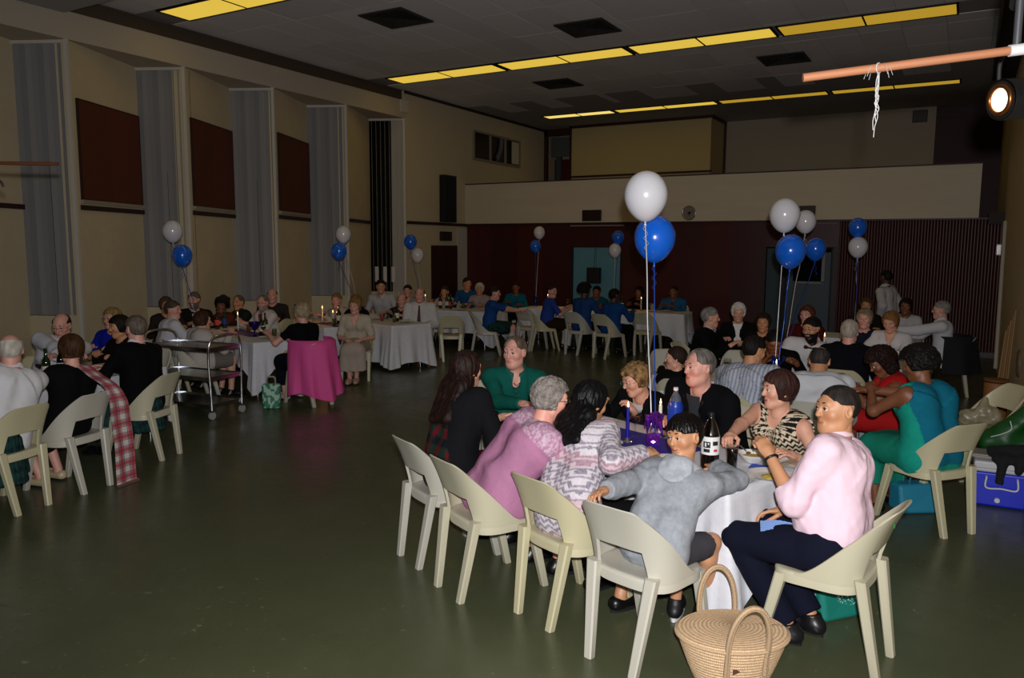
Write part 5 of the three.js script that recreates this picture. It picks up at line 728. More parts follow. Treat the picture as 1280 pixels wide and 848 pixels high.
// ---------------------------------------------------------------- table behind the trolley
sitter('greying man in a white shirt behind the trolley, back turned', [-9.05, 1.22, -6.65], [0.31, -0.95], { face: [0.9, -0.4], hair: ['short', 0x2c221a, 0x5a5048], skin: 'flush', top: { c: 0xc4c4c8, collar: true, loose: 0.016 }, b: 1.1 }, 'cream plastic chair of the greying man behind the trolley');
sitter('woman in a cream jacket behind the trolley, back turned', [-8.3, 1.12, -6.52], [0.31, -0.95], { sex: 'f', hair: ['bob', 0x2a1810, 0x4a2c1c], skin: 'fair', top: { c: 0xb5aea6, name: 'jacket', skirt: 0.4, t: 0.02 }, bot: SK(0x6a665e), b: 1.1 }, 'cream plastic chair of the woman in the cream jacket');
sitter('grey-bearded man in dark jacket and bow tie at the curtained wall', [-10.05, 1.25, -7.75], [0.9, 0.4], { face: [0.5, 0.87], hair: ['short', 0x4a443c, 0x6e675c], beard: 0x6a645c, top: { c: 0x1a1814, name: 'jacket', vneck: 0.12 }, inner: 0xc8c2b8, bow: 0x0a0a0a }, 'cream plastic chair of the bow-tied man at the curtained wall');
sitter('brown-haired person behind the greying man in white', [-9.95, 1.2, -7.2], [0.9, 0.4], { sex: 'f', hair: ['wavy', 0x3a281a, 0x5c4430], skin: 'tan', top: { c: 0x2a2420 } }, 'cream plastic chair of the brown-haired person behind the white shirt');
{
  const p = sitter('dark-skinned woman with a dark beret', [-9.98, 1.13, -8.2], [-0.1, 1], { sex: 'f', face: [0.4, 0.9], hair: ['afro', 0x0a0807, 0x14100e], skin: 'brown', top: { c: 0x5c2a1c }, hs: 0.92 }, 'cream plastic chair of the woman in the beret');
  mesh('beret', solid([{ ...ell(p.B.pt(0.01, 0.105, -0.02), [0.115, 0.05, 0.115], 0.02), ax: p.B.ax }, ell(p.B.pt(0.02, 0.15, -0.02), [0.04, 0.03, 0.04], 0.03)], 0.012), mat(0x060607, 0.9), p.g);
}
sitter('grey-haired man in a dark green shirt by the third blind', [-9.9, 1.17, -8.45], [-0.31, 0.95], { face: [0.2, 0.98], hair: ['receding', 0x4a443e, 0x6a645c], skin: 'tan', top: { c: 0x1a2420, collar: true }, hs: 0.95 }, 'cream plastic chair of the man in dark green');
sitter('grey-bearded man in a white jacket over a bright red shirt', [-9.35, 1.19, -8.45], [-0.2, 0.98], { face: [0.3, 0.95], hair: ['receding', 0x5a5048, 0x7c7268], beard: 0x8a8078, glasses: 0x2a2520, skin: 'flush', top: { c: 0xc2c0be, name: 'jacket', vneck: 0.16, t: 0.022 }, inner: 0xb01018, bot: TR(0x202024) }, 'cream plastic chair of the red-shirted man');
sitter('bald man behind the red-shirted man', [-9.9, 1.25, -9.15], [0.6, 0.8], { hair: ['bald', 0x2a2018, 0x3c3026], skin: 'flush', top: { c: 0x2a2624 } }, 'cream plastic chair of the bald man by the third blind');
{
  const p = sitter('grey-haired woman in a dark dress wearing a sparkling tiara', [-7.12, 1.235, -7.05], [-0.95, -0.2], { sex: 'f', face: [-0.99, 0.1], hair: ['wavy', 0x7a6a54, 0xa89878], skin: 'flush', glasses: 0x4a3a2a, top: { c: 0x07070c, name: 'dress', sleeve: 0.3 }, bot: { type: 'skirt', c: 0x0a0c1a, knee: 1.2, drop: 0.3 }, near: 0.5, hands: { l: [-7.5, 0.85, -6.85], r: [-7.45, 0.62, -7.2] }, shoes: 0xc0b8a8, shoeLow: 1 }, 'cream plastic chair under the draped pink shawl');
  const tr = []; for (let i = 0; i <= 10; i++) { const a = lerp(-1.3, 1.3, i / 10); tr.push(p.B.pt(Math.sin(a) * 0.095, 0.1, Math.cos(a) * 0.09 - 0.01)); } const tg = [tube(tr, 0.006, 24, 6)]; tr.forEach((q, i) => { if (i % 2 === 0) { const g = new THREE.OctahedronGeometry(0.012); g.translate(q[0], q[1] + 0.014, q[2]); tg.push(g); } }); mesh('tiara', merge(tg), M.chrome, p.g);
}
// ---------------------------------------------------------------- tables further back on the left
sitter('woman in a cream blouse and skirt turned round on her chair', [-7.62, 1.2, -8.6], [0.55, 0.83], { sex: 'f', face: [0.35, 0.93], hair: ['bob', 0x6a4c2c, 0x94703f], skin: 'flush', top: { c: 0xb2a894, sleeve: 0.45, vneck: 0.1, loose: 0.01 }, bot: { type: 'skirt', c: 0xa89a8e, drop: 0.3, knee: 1.2 }, pose: 'lap', shoes: 0xb08a7a, shoeLow: 1, near: 0.5, ankles: [[0.04, 0.085, 0.36], [-0.05, 0.085, 0.4]], knees: [[0.07, 0.49, 0.4], [-0.07, 0.49, 0.4]] }, 'cream plastic chair of the woman in the cream blouse');
sitter('fair man in a pale top behind candles by the fourth blind', [-9.25, 1.15, -9.98], [-0.2, 0.98], { face: [0.4, 0.9], hair: ['short', 0x6a5436, 0x8a7048], skin: 'flush', top: { c: 0xa8a49c } }, 'cream plastic chair of the fair man by the fourth blind');
sitter('fair-haired woman in black beside the cream blouse', [-8.75, 1.14, -9.9], [0.2, 0.97], { sex: 'f', hair: ['bob', 0x5c482c, 0x7c6440], skin: 'tan', top: { c: 0x0b0b0c } }, 'cream plastic chair of the fair-haired woman in black');
sitter('dark-haired man in a white shirt leaning over, before open slats', [-9.0, 1.36, -10.85], [0.2, 0.97], { face: [0.7, 0.7], hair: ['short', 0x0c0907, 0x16110d], skin: 'tan', top: { c: 0xaeacaa, collar: true }, lean: 0.22 }, 'cream plastic chair of the man before the open slats');
sitter('man in a black floral shirt with a red drink', [-8.45, 1.14, -10.75], [0.3, 0.95], { face: [0.4, 0.9], hair: ['bald', 0x2a1c14, 0x3c2a20], skin: 'flush', top: { c: 0x0a0a0c, pat: PAT.floral, collar: 0x101012, cell: 0.012 } }, 'cream plastic chair of the man in the floral shirt');
sitter('man in a white shirt with maroon tie and maroon trousers', [-7.95, 1.26, -10.6], [0.5, 0.87], { face: [0.45, 0.9], near: 0.5, hair: ['bald', 0x2a1a14, 0x4a342a], skin: 'flush', top: { c: 0xc2c0be, collar: true, loose: 0.02 }, tie: 0x3a0a12, bot: TR(0x3c0f14), pose: 'lap', b: 1.12, lean: 0.02 }, 'cream plastic chair of the man with the maroon tie');
sitter('short-haired woman in grey behind the maroon tie man', [-9.1, 1.23, -11.75], [0.4, 0.9], { sex: 'f', hair: ['short', 0x1c1612, 0x2e2620], skin: 'fair', top: { c: 0x8a8884, vneck: 0.08 } }, 'cream plastic chair of the short-haired woman in grey');
sitter('man in a cream shirt behind bottles by the brown door', [-9.4, 1.13, -13.4], [0.05, 1], { face: [0.3, 0.95], hair: ['short', 0x2c221a, 0x443830], skin: 'tan', top: { c: 0xb0a894, collar: true, pat: PAT.stripe } }, 'cream plastic chair of the man by the brown door');
sitter('man in a blue shirt rising behind the table', [-8.9, 1.32, -13.5], [0.1, 0.99], { face: [0.8, 0.5], hair: ['short', 0x1a1410, 0x2c241e], skin: 'tan', top: { c: 0x1c4a78 } }, 'cream plastic chair of the rising man in blue');
sitter('white-haired woman in a pale pink top with bare arms', [-8.55, 1.21, -13.42], [0.3, 0.95], { sex: 'f', hair: ['wavy', 0xa8a49c, 0xc8c4bc], skin: 'tan', top: { c: 0x9a8a8c, sleeve: 0.3 } }, 'cream plastic chair of the white-haired woman in pale pink');
sitter('man in a blue shirt and dark kilt beside the empty chair', [-7.35, 1.24, -12.05], [0.85, -0.5], { face: [0.9, -0.4], hair: ['short', 0x1a1410, 0x2c241e], skin: 'flush', top: { c: 0x1c4484, sleeve: 0.45 }, bot: { type: 'skirt', name: 'kilt', c: 0x15100c, pat: PAT.kilt, knee: 0.9 }, socks: 0xb8b8b4, hands: { l: [-6.85, 0.78, -12.35], r: [-6.95, 0.74, -12.5] } }, 'cream plastic chair of the kilted man in blue near the rear tables');
sitter('woman in a teal top before the red wall', [-8.15, 1.22, -14.2], [0.4, 0.9], { sex: 'f', hair: ['short', 0x1c1410, 0x2e241c], skin: 'brown', top: { c: 0x0c5a6a } }, 'cream plastic chair of the woman in teal');
// ---------------------------------------------------------------- long rear table
sitter('man in a blue shirt and brown kilt, side on at the rear table', [-6.75, 1.24, -13.15], [0.75, -0.65], { face: [0.9, 0.2], hair: ['crop', 0x1a1410, 0x2c241e], skin: 'flush', top: { c: 0x263f8c, sleeve: 0.45 }, bot: { type: 'skirt', name: 'kilt', c: 0x2a1c10, knee: 0.9 }, socks: 0xc0c0bc, tie: 0x0a0c14 }, 'cream plastic chair of the man in the brown kilt');
sitter('dark-haired person in a blue shirt with a black sash strap', [-6.05, 1.28, -13.12], [0.15, -0.98], { face: [0.6, -0.8], hair: ['afro', 0x070505, 0x0d0a09], skin: 'dark', top: { c: 0x1c3c70 }, bot: TR(0x0a0a10), socks: 0xb0b0ae }, 'cream plastic chair of the person with the black sash strap');
sitter('dark-haired person in a bright blue top at the rear table', [-5.4, 1.22, -12.98], [0.25, -0.97], { face: [0.5, -0.85], hair: ['short', 0x070505, 0x0d0a09], skin: 'dark', top: { c: 0x123f7a }, bot: TR(0x0a0a10), socks: 0xb4b4b0 }, 'cream plastic chair of the person in bright blue');
sitter('person in a teal shirt in front of the blue doors', [-6.65, 1.15, -15.0], [0, 1], { face: [0.2, 0.98], hair: ['short', 0x0e0a08, 0x1a1410], skin: 'brown', top: { c: 0x124a5c } }, 'cream plastic chair before the blue doors');
sitter('man in a pale blue shirt and dark tie at the rear table end', [-5.0, 1.2, -15.05], [0, 1], { face: [-0.1, 1], hair: ['crop', 0x1a120e, 0x2a1e18], skin: 'brown', top: { c: 0x27557e, collar: true }, tie: 0x07080c, b: 1.15 }, 'cream plastic chair of the man at the rear table end');
sitter('person in dark brown beside the candle of the rear table', [-5.75, 1.16, -15.1], [0, 1], { sex: 'f', hair: ['bob', 0x0c0806, 0x16100c], skin: 'brown', top: { c: 0x1a0c0c } }, 'cream plastic chair of the person in dark brown by the rear candle');
// empty chairs
chair(-7.62, -11.05, [-0.55, -0.83], 'empty cream plastic chair in front of the bottle table', 'cream plastic chairs');
chair(-7.12, -13.02, [0.1, -0.99], 'empty cream plastic chair between the two kilted men in blue', 'cream plastic chairs');
chair(-4.98, -13.52, [0, -1], 'empty cream plastic chair before the tie-wearing man of the rear table', 'cream plastic chairs');
chair(0.2, -7.75, [-0.8, 0.5], 'cream plastic chair holding wrapped things by the right wall', 'cream plastic chairs');
chair(-2.75, -8.35, [0.6, 0.8], 'empty cream plastic chair beside the striped-shirt man', 'cream plastic chairs');
// ---------------------------------------------------------------- balloons
const balloonG = (() => { const p = []; for (let i = 0; i <= 26; i++) { const t = i / 26, a = t * Math.PI; let r = Math.sin(a), y = -Math.cos(a); const k = y < 0 ? 1.0 + 0.16 * y * y : 1.0; r *= y < 0 ? 1 - 0.16 * y * y : 1; p.push([Math.max(0.001, r * 0.14), y * 0.155 * (y < 0 ? 1.12 : 1)]); } return lathe(p, 36); })();
const balloonM = { white: mat(0xd6d6da, 0.22, { clearcoat: 0.6, clearcoatRoughness: 0.12, transmission: 0.0, sheen: 0.1 }), blue: mat(0x1062d4, 0.2, { clearcoat: 0.6, clearcoatRoughness: 0.12 }) };
const ribbonM = { white: mat(0xcfcfd2, 0.3, { metalness: 0.2 }), blue: mat(0x2a54b8, 0.25, { metalness: 0.3 }) };
function balloon(color, p, tie, label, s = 1) {
  const t = thing('balloon', label, 'balloon', p, (p[0] * 7) % 6, 'party balloons'); const e = mesh('envelope', balloonG, balloonM[color], t); e.scale.setScalar(s);
  const kn = -0.176 * s; mesh('knot', lathe([[0.001, kn + 0.006], [0.008 * s, kn], [0.004, kn - 0.006], [0.011 * s, kn - 0.02], [0.001, kn - 0.018]], 14), balloonM[color], t);
  const th = t.rotation.y, dx = tie[0] - p[0], dz = tie[2] - p[2], lx = dx * Math.cos(th) - dz * Math.sin(th), lz = dx * Math.sin(th) + dz * Math.cos(th), dy = tie[1] - p[1], pts = []; const R = rng(Math.round((p[0] + p[2]) * 1000) + 9);
  for (let i = 0; i <= 10; i++) { const u = i / 10; pts.push([lx * u + Math.sin(u * 9) * 0.008 * Math.sin(u * Math.PI) + (R() - 0.5) * 0.006 * (i % 10 ? 1 : 0), kn - 0.012 + (dy - kn + 0.012) * u, lz * u]); }
  mesh('ribbon', tube(pts, 0.0042 * (s > 0.9 ? 1 : 1.1), 60, 5), ribbonM[color], t);
  const curl = []; for (let i = 0; i <= 24; i++) { const u = i / 24; curl.push([0.03 * u + Math.cos(u * 16) * 0.014, kn - 0.02 - 0.16 * u, Math.sin(u * 16) * 0.014]); } mesh('curled_ribbon', tube(curl, 0.0022, 72, 4), ribbonM[color], t);
}
function weight(x, y, z, color, label) {          // shiny foil bundle that holds the balloons down
  const t = thing('balloon_weight', label, 'balloon weight', [x, y, z], 0, 'foil balloon weights'), R = rng(Math.round(x * 999)); const fm = mat(color, 0.22, { metalness: 0.85 });
  const g = new THREE.IcosahedronGeometry(0.045, 2), p = g.attributes.position; for (let i = 0; i < p.count; i++) { const a = 1 + 0.28 * noise3(p.getX(i) * 60, p.getY(i) * 60, p.getZ(i) * 60 + x * 9); p.setXYZ(i, p.getX(i) * a, Math.max(-0.04, p.getY(i) * a), p.getZ(i) * a); } g.translate(0, 0.042, 0); g.computeVertexNormals(); mesh('bundle', g, fm, t);
  for (let i = 0; i < 9; i++) { const a = i / 9 * Math.PI * 2, r = 0.02 + R() * 0.035, h = 0.11 + R() * 0.06, c = new THREE.ConeGeometry(0.022, 0.1, 4, 2); c.rotateZ(Math.PI + (R() - 0.5)); c.rotateY(a); c.translate(Math.cos(a) * r, h, Math.sin(a) * r); mesh('frill', c, fm, t); }
}
const ty = tA.h;
weight(-1.62, ty, -4.56, 0xa544d8, 'purple foil balloon weight beside the white candle');
balloon('white', [-1.82, 2.29, -4.86], [-1.64, ty + 0.09, -4.58], 'large white balloon floating over the front table');
balloon('blue', [-1.86, 2.02, -5.16], [-1.6, ty + 0.09, -4.54], 'large blue balloon under the white one over the front table');
weight(-1.5, tB.h, -7.6, 0x1c3fae, 'blue foil balloon weight on the striped-shirt table');
balloon('white', [-1.51, 2.27, -7.74], [-1.51, tB.h + 0.09, -7.6], 'white balloon above the bearded man');
balloon('blue', [-1.44, 1.93, -7.73], [-1.48, tB.h + 0.09, -7.6], 'blue balloon above the bearded man');
weight(-1.75, tC.h, -9.3, 0x1c3fae, 'blue foil balloon weight on the white-haired couple table');
balloon('white', [-1.76, 2.29, -10.32], [-1.75, tC.h + 0.09, -9.32], 'smaller white balloon behind the pair above the bearded man', 0.9);
balloon('blue', [-1.65, 1.95, -10.47], [-1.74, tC.h + 0.09, -9.3], 'smaller blue balloon behind the pair above the bearded man', 0.9);
weight(-1.3, tC3.h, -12.0, 0x1c3fae, 'blue foil balloon weight on the table near the reeded wall');
balloon('blue', [-1.38, 2.26, -12.32], [-1.3, tC3.h + 0.09, -12.0], 'blue balloon above a white one before the reeded wall', 0.9);
balloon('white', [-1.36, 1.98, -12.3], [-1.31, tC3.h + 0.09, -12.0], 'white balloon below a blue one before the reeded wall', 0.95);
weight(-9.76, tE.h, -7.6, 0x3a1c9c, 'purple foil balloon weight behind the trolley');
balloon('white', [-9.72, 2.15, -7.19], [-9.77, tE.h + 0.09, -7.59], 'white balloon before the second blind', 0.97);
balloon('blue', [-9.6, 1.81, -7.24], [-9.75, tE.h + 0.09, -7.6], 'blue balloon before the second blind', 0.97);
weight(-8.98, tF.h, -10.28, 0x1c3fae, 'blue foil balloon weight on the cream-blouse table');
balloon('white', [-9.05, 2.15, -9.96], [-8.98, tF.h + 0.09, -10.27], 'white balloon before the fourth blind', 0.91);
balloon('blue', [-9.1, 1.87, -9.9], [-8.99, tF.h + 0.09, -10.28], 'blue balloon before the fourth blind', 0.91);
weight(-9.48, tG.h, -12.72, 0x1c3fae, 'blue foil balloon weight on the bottle table');
balloon('blue', [-9.75, 2.05, -12.7], [-9.48, tG.h + 0.09, -12.71], 'blue balloon beside the open slatted blind', 0.93);
balloon('white', [-9.62, 1.78, -12.76], [-9.48, tG.h + 0.09, -12.72], 'white balloon beside the open slatted blind', 0.93);
weight(-7.72, tH.h, -14.3, 0x1c3fae, 'blue foil balloon weight at the rear table end near the bottle table');
balloon('white', [-7.85, 2.26, -14.67], [-7.72, tH.h + 0.09, -14.29], 'white balloon left of the blue doors', 0.85);
balloon('blue', [-7.9, 1.97, -14.6], [-7.73, tH.h + 0.09, -14.3], 'blue balloon left of the blue doors', 0.85);
weight(-6.0, tH.h, -14.42, 0x1c3fae, 'blue foil balloon weight at the middle of the rear table');
balloon('blue', [-6.03, 2.15, -14.6], [-6.0, tH.h + 0.09, -14.41], 'blue balloon before the blue doors', 0.88);
balloon('white', [-6.07, 1.9, -14.55], [-6.01, tH.h + 0.09, -14.42], 'white balloon before the blue doors', 0.88);

// ---------------------------------------------------------------- things on the tables
const glassM = new THREE.MeshPhysicalMaterial({ color: 0xf4f6f6, roughness: 0.03, transmission: 1, thickness: 0, ior: 1.5 }), china = mat(0xdedcd6, 0.25, { clearcoat: 0.5 });
const flameM = new THREE.MeshStandardMaterial({ color: 0x000000, emissive: new THREE.Color().setRGB(1, 0.62, 0.22), emissiveIntensity: 6 });
function candle(x, y, z, color, label, h = 0.19, lit = true) {
  const t = thing('candle', label, 'candle', [x, y, z], 0, 'table candles'); mesh('holder', lathe([[0.001, 0], [0.034, 0], [0.036, 0.008], [0.014, 0.014], [0.015, 0.03], [0.001, 0.028]]), M.chrome, t);
  mesh('wax', lathe([[0.001, 0.012], [0.0115, 0.012], [0.0115, 0.02 + h], [0.009, 0.024 + h], [0.001, 0.02 + h]], 18), mat(color, 0.4), t); mesh('wick', cyl(0.0012, 0.001, 0.012, 0, 0.02 + h, 0, 6), M.black, t);
  if (lit) { const f = lathe([[0.0005, 0], [0.0055, 0.008], [0.006, 0.014], [0.0035, 0.026], [0.0005, 0.04]], 14); f.translate(0, 0.026 + h, 0); mesh('flame', f, flameM, t); const L = new THREE.PointLight(0xff9a3c, 0.045, 0, 2); L.position.set(0, 0.044 + h, 0); L.castShadow = true; L.shadow.radius = 0.4; t.add(L); }
}
function plate(x, y, z, label, r = 0.125, food) { const t = thing('plate', label, 'plate', [x, y, z], 0, 'dinner plates'); mesh('dish', lathe([[0.001, 0.003], [r * 0.6, 0.003], [r * 0.68, 0.008], [r, 0.018], [r, 0.021], [r * 0.66, 0.011], [r * 0.58, 0.006], [0.001, 0.006]], 36), china, t); if (food) { const g = new THREE.IcosahedronGeometry(r * 0.42, 2), p = g.attributes.position; for (let i = 0; i < p.count; i++) { const a = 1 + 0.3 * noise3(p.getX(i) * 40 + x * 9, p.getY(i) * 40, p.getZ(i) * 40); p.setXYZ(i, p.getX(i) * a, Math.max(0, p.getY(i) * a * 0.3), p.getZ(i) * a); } g.translate(0.01, 0.006, 0); g.computeVertexNormals(); mesh('food', g, mat(food, 0.7), t); } return t; }
function bowl(x, y, z, label, food) { const t = thing('bowl', label, 'bowl', [x, y, z], 0, 'soup bowls'); mesh('dish', lathe([[0.001, 0.004], [0.035, 0.004], [0.038, 0], [0.042, 0.004], [0.075, 0.035], [0.088, 0.052], [0.088, 0.055], [0.072, 0.038], [0.04, 0.01], [0.001, 0.008]], 36), china, t); if (food) mesh('food', lathe([[0.001, 0.036], [0.03, 0.038], [0.06, 0.034], [0.068, 0.033]], 24), mat(food, 0.55), t); return t; }
function spoonTo(a, b, label, name = 'fork') { const t = thing(name, label, name, a, 0, 'cutlery in hands'); const d = sub3(b, a); mesh('handle', tube([[0, 0, 0], add3([0, 0.004, 0], d, 0.5), d.map(v => v * 0.8)], 0.003, 12, 6), M.chrome, t); const g = new THREE.SphereGeometry(0.014, 12, 8); g.scale(1, 0.35, 1.4); g.translate(...d.map(v => v * 0.9)); mesh('head', g, M.chrome, t); }
const bottleProf = [[0.001, 0], [0.032, 0], [0.037, 0.006], [0.037, 0.16], [0.033, 0.19], [0.015, 0.225], [0.0135, 0.285], [0.0155, 0.287], [0.0155, 0.3], [0.001, 0.3]];
function wineBottle(x, y, z, glass, labelC, label, s = 1) { const t = thing('wine_bottle', label, 'bottle', [x, y, z], 0, 'bottles on the tables'); mesh('glass_body', lathe(bottleProf.map(p => [p[0] * s, p[1] * s])), mat(glass, 0.08, { clearcoat: 1 }), t); mesh('paper_label', lathe([[0.0378 * s, 0.06 * s], [0.0378 * s, 0.14 * s]], 24), mat(labelC, 0.8, { side: THREE.DoubleSide }), t); return t; }
function wineGlass(x, y, z, wine, label, s = 1) { const t = thing('wine_glass', label, 'glass', [x, y, z], 0, 'wine glasses'); mesh('bowl_and_stem', lathe([[0.001, 0], [0.034, 0], [0.034, 0.003], [0.006, 0.008], [0.0035, 0.02], [0.0035, 0.075], [0.012, 0.085], [0.036, 0.115], [0.038, 0.14], [0.031, 0.175], [0.03, 0.175], [0.036, 0.14], [0.034, 0.117], [0.001, 0.088]].map(p => [p[0] * s, p[1] * s])), glassM, t); if (wine) mesh('wine', lathe([[0.001, 0.09], [0.03, 0.116], [0.0335, 0.132], [0.001, 0.132]].map(p => [p[0] * s, p[1] * s])), mat(wine, 0.1), t); return t; }
function tumbler(x, y, z, drink, label, h = 0.12) { const t = thing('tumbler', label, 'glass', [x, y, z], 0, 'tumblers'); mesh('glass_wall', lathe([[0.001, 0], [0.028, 0], [0.034, h], [0.0325, h], [0.0268, 0.006], [0.001, 0.006]]), glassM, t); if (drink) mesh('drink', lathe([[0.001, 0.007], [0.0265, 0.007], [0.0315, h * 0.82], [0.001, h * 0.82]]), mat(drink, 0.12), t); return t; }
candle(-1.79, ty, -4.56, 0x14148a, 'tall dark blue candle burning on the front table', 0.2);
candle(-1.66, ty, -4.8, 0xdedad0, 'tall white candle burning on the front table', 0.19);
bowl(-1.53, ty, -4.07, 'white bowl under the hand of the sweater woman', 0xb5a45c);
{ const t = plate(-1.4, ty, -4.24, 'empty deep white plate in front of the boy', 0.12); }
bowl(-0.99, ty, -4.5, 'white bowl of yellow food under the lifted fork', 0xc9a23a);
plate(-0.84, ty, -4.24, 'white plate with yellow food before the pink-shirt man', 0.125, 0xb59a3c);
plate(-0.8, ty, -4.55, 'white plate before the zigzag-dress woman', 0.13, 0x9a8a78);
plate(-1.0, ty, -4.08, 'empty white plate at the table corner', 0.115);
plate(-2.15, ty, -4.95, 'white plate of leftovers before the sandy-haired woman', 0.125, 0xa88a58);
plate(-1.88, ty, -4.42, 'white plate beside the blue candle', 0.11, 0x7a4a30);
plate(-2.45, ty, -4.9, 'white plate near the green-shirt man', 0.12, 0x8a6a40);
spoonTo([-1.13, 0.84, -4.5], [-1.0, 0.775, -4.47], 'steel fork held over the yellow food');
spoonTo([-1.45, 0.83, -3.99], [-1.5, 0.78, -4.08], 'steel spoon in the sweater woman hand', 'spoon');
tumbler(-1.07, ty, -4.33, 0x120806, 'tall glass of dark cola with lime', 0.13);
tumbler(-1.17, ty, -4.3, 0x39401a, 'short green tumbler beside the cola bottle', 0.09);
wineGlass(-1.8, ty, -4.72, 0x2a0508, 'glass of red wine between the candles');
wineGlass(-2.25, ty, -4.72, 0x3a0508, 'glass of red wine near the grey-haired woman');
tumbler(-1.95, ty, -4.32, null, 'white paper cup by the patterned sweater', 0.08);
{ // cola bottle with a white label
  const t = thing('cola_bottle', 'large dark cola bottle with a white label behind the boy', 'bottle', [-1.16, ty, -4.2], -0.99, 'soft drink bottles'), pr = [[0.001, 0.004], [0.03, 0], [0.046, 0.012], [0.05, 0.03], [0.05, 0.19], [0.046, 0.215], [0.03, 0.265], [0.0145, 0.295], [0.0135, 0.31]];
  mesh('plastic_body', lathe(pr), mat(0x0a0605, 0.1, { clearcoat: 1 }), t); mesh('cap', cyl(0.0155, 0.0155, 0.02, 0, 0.308, 0), mat(0x121212, 0.4), t);
  const lt = canvasTex(256, 128, (c, w, h) => { c.fillStyle = '#dcdcd8'; c.fillRect(0, 0, w, h); c.fillStyle = '#1c1c1e'; for (let k = 0; k < 2; k++) { const o = k * 128; c.fillRect(o + 18, 34, 34, 44); c.fillRect(o + 62, 30, 26, 30); c.fillRect(o + 20, 86, 30, 24); c.fillStyle = '#dcdcd8'; c.fillRect(o + 26, 42, 8, 28); c.fillRect(o + 40, 42, 6, 12); c.fillStyle = '#c02a50'; c.beginPath(); c.arc(o + 76, 96, 10, 0, 7); c.fill(); c.fillStyle = '#1c1c1e'; } });
  mesh('printed_label', lathe([[0.0508, 0.1], [0.0508, 0.2]], 30), new THREE.MeshStandardMaterial({ map: lt, roughness: 0.5, side: THREE.DoubleSide }), t);
  const t2 = thing('soft_drink_bottle', 'large clear bottle with a blue label beside the suit man', 'bottle', [-1.58, ty, -4.86], 0, 'soft drink bottles');
  mesh('plastic_body', lathe(pr), mat(0x8a97a8, 0.1, { transmission: 0.7, clearcoat: 1 }), t2); mesh('cap', cyl(0.0155, 0.0155, 0.02, 0, 0.308, 0), mat(0xd0d0d4, 0.4), t2); mesh('printed_label', lathe([[0.0508, 0.02], [0.0508, 0.2], [0.047, 0.215], [0.038, 0.24]], 30), mat(0x16389a, 0.3, { side: THREE.DoubleSide }), t2);
}
function runner(tb, a, b, L, W, label, c = 0x12168a) { const p = tb.at(a, b), g = new THREE.BoxGeometry(L, 0.003, W, 12, 1, 6), q = g.attributes.position; for (let i = 0; i < q.count; i++) q.setY(i, q.getY(i) + 0.002 * noise3(q.getX(i) * 9, 3, q.getZ(i) * 9)); const m = tagged('table_runner', g, mat(c, 0.7), label, 'table runner', 'blue table runners'); m.position.set(p[0], p[1] + 0.001, p[2]); m.rotation.y = tb.turn; return m; }
runner(tA, -0.12, -0.02, 0.95, 0.44, 'dark blue runner under the candles of the front table');
runner(tE2, 0.5, 0, 0.7, 0.3, 'dark blue runner on the cloth behind the pink shawl', 0x0c1470);
runner(tE, 0.0, 0.0, 1.0, 0.28, 'dark blue runner on the table behind the trolley');
{ // overhanging blue point of the runner on the second left table
  const p = tE2.at(0.852, -0.05), g = quadStrip([0, 1, 2, 3, 4].map(i => [[-0.15 + 0.02 * i, 0, 0], [-0.05, 0, 0], [0.05, 0, 0], [0.15 - 0.02 * i, 0, 0]].map((q, k) => [0.004 + i * 0.012 + 0.006 * Math.sin(k * 2), -i * 0.07, q[0]]))); const m = tagged('cloth_point', g, mat(0x10187c, 0.7, { side: THREE.DoubleSide }), 'blue runner end hanging off the cloth behind the pink shawl', 'table runner'); m.position.set(p[0], p[1] + 0.004, p[2]); m.rotation.y = tE2.turn;
}
{ const p = tA.at(0.3, -0.12); tagged('napkin', rbox(0.11, 0.006, 0.09, 0.002, 0, 0.004, 0), mat(0x2a50b0, 0.8), 'folded blue paper napkin beside the plate', 'napkin').position.set(-0.93, p[1], -4.4); }
const lapNap = canvasTex(128, 128, (c, w, h) => { c.fillStyle = '#3a6cc0'; c.fillRect(0, 0, w, h); c.fillStyle = '#a8c4ec'; for (let i = 0; i < 16; i++) for (let j = 0; j < 16; j++) if ((i + j) % 2) c.fillRect(i * 8, j * 8, 8, 8); });
{ const m = tagged('paper_napkin', quadStrip([0, 1, 2, 3, 4].map(i => [0, 1, 2, 3].map(j => [i * 0.045 - 0.09, 0.012 * Math.sin(i * 0.9) - 0.006 * j, j * 0.026 * (1.15 - i * 0.2)]))), new THREE.MeshStandardMaterial({ map: lapNap, roughness: 0.85, side: THREE.DoubleSide }), 'blue checked paper napkin on the lap of the pink-shirt man', 'napkin'); m.position.set(-0.72, 0.598, -3.9); m.rotation.y = 0.25; m.rotation.x = 0.08; }
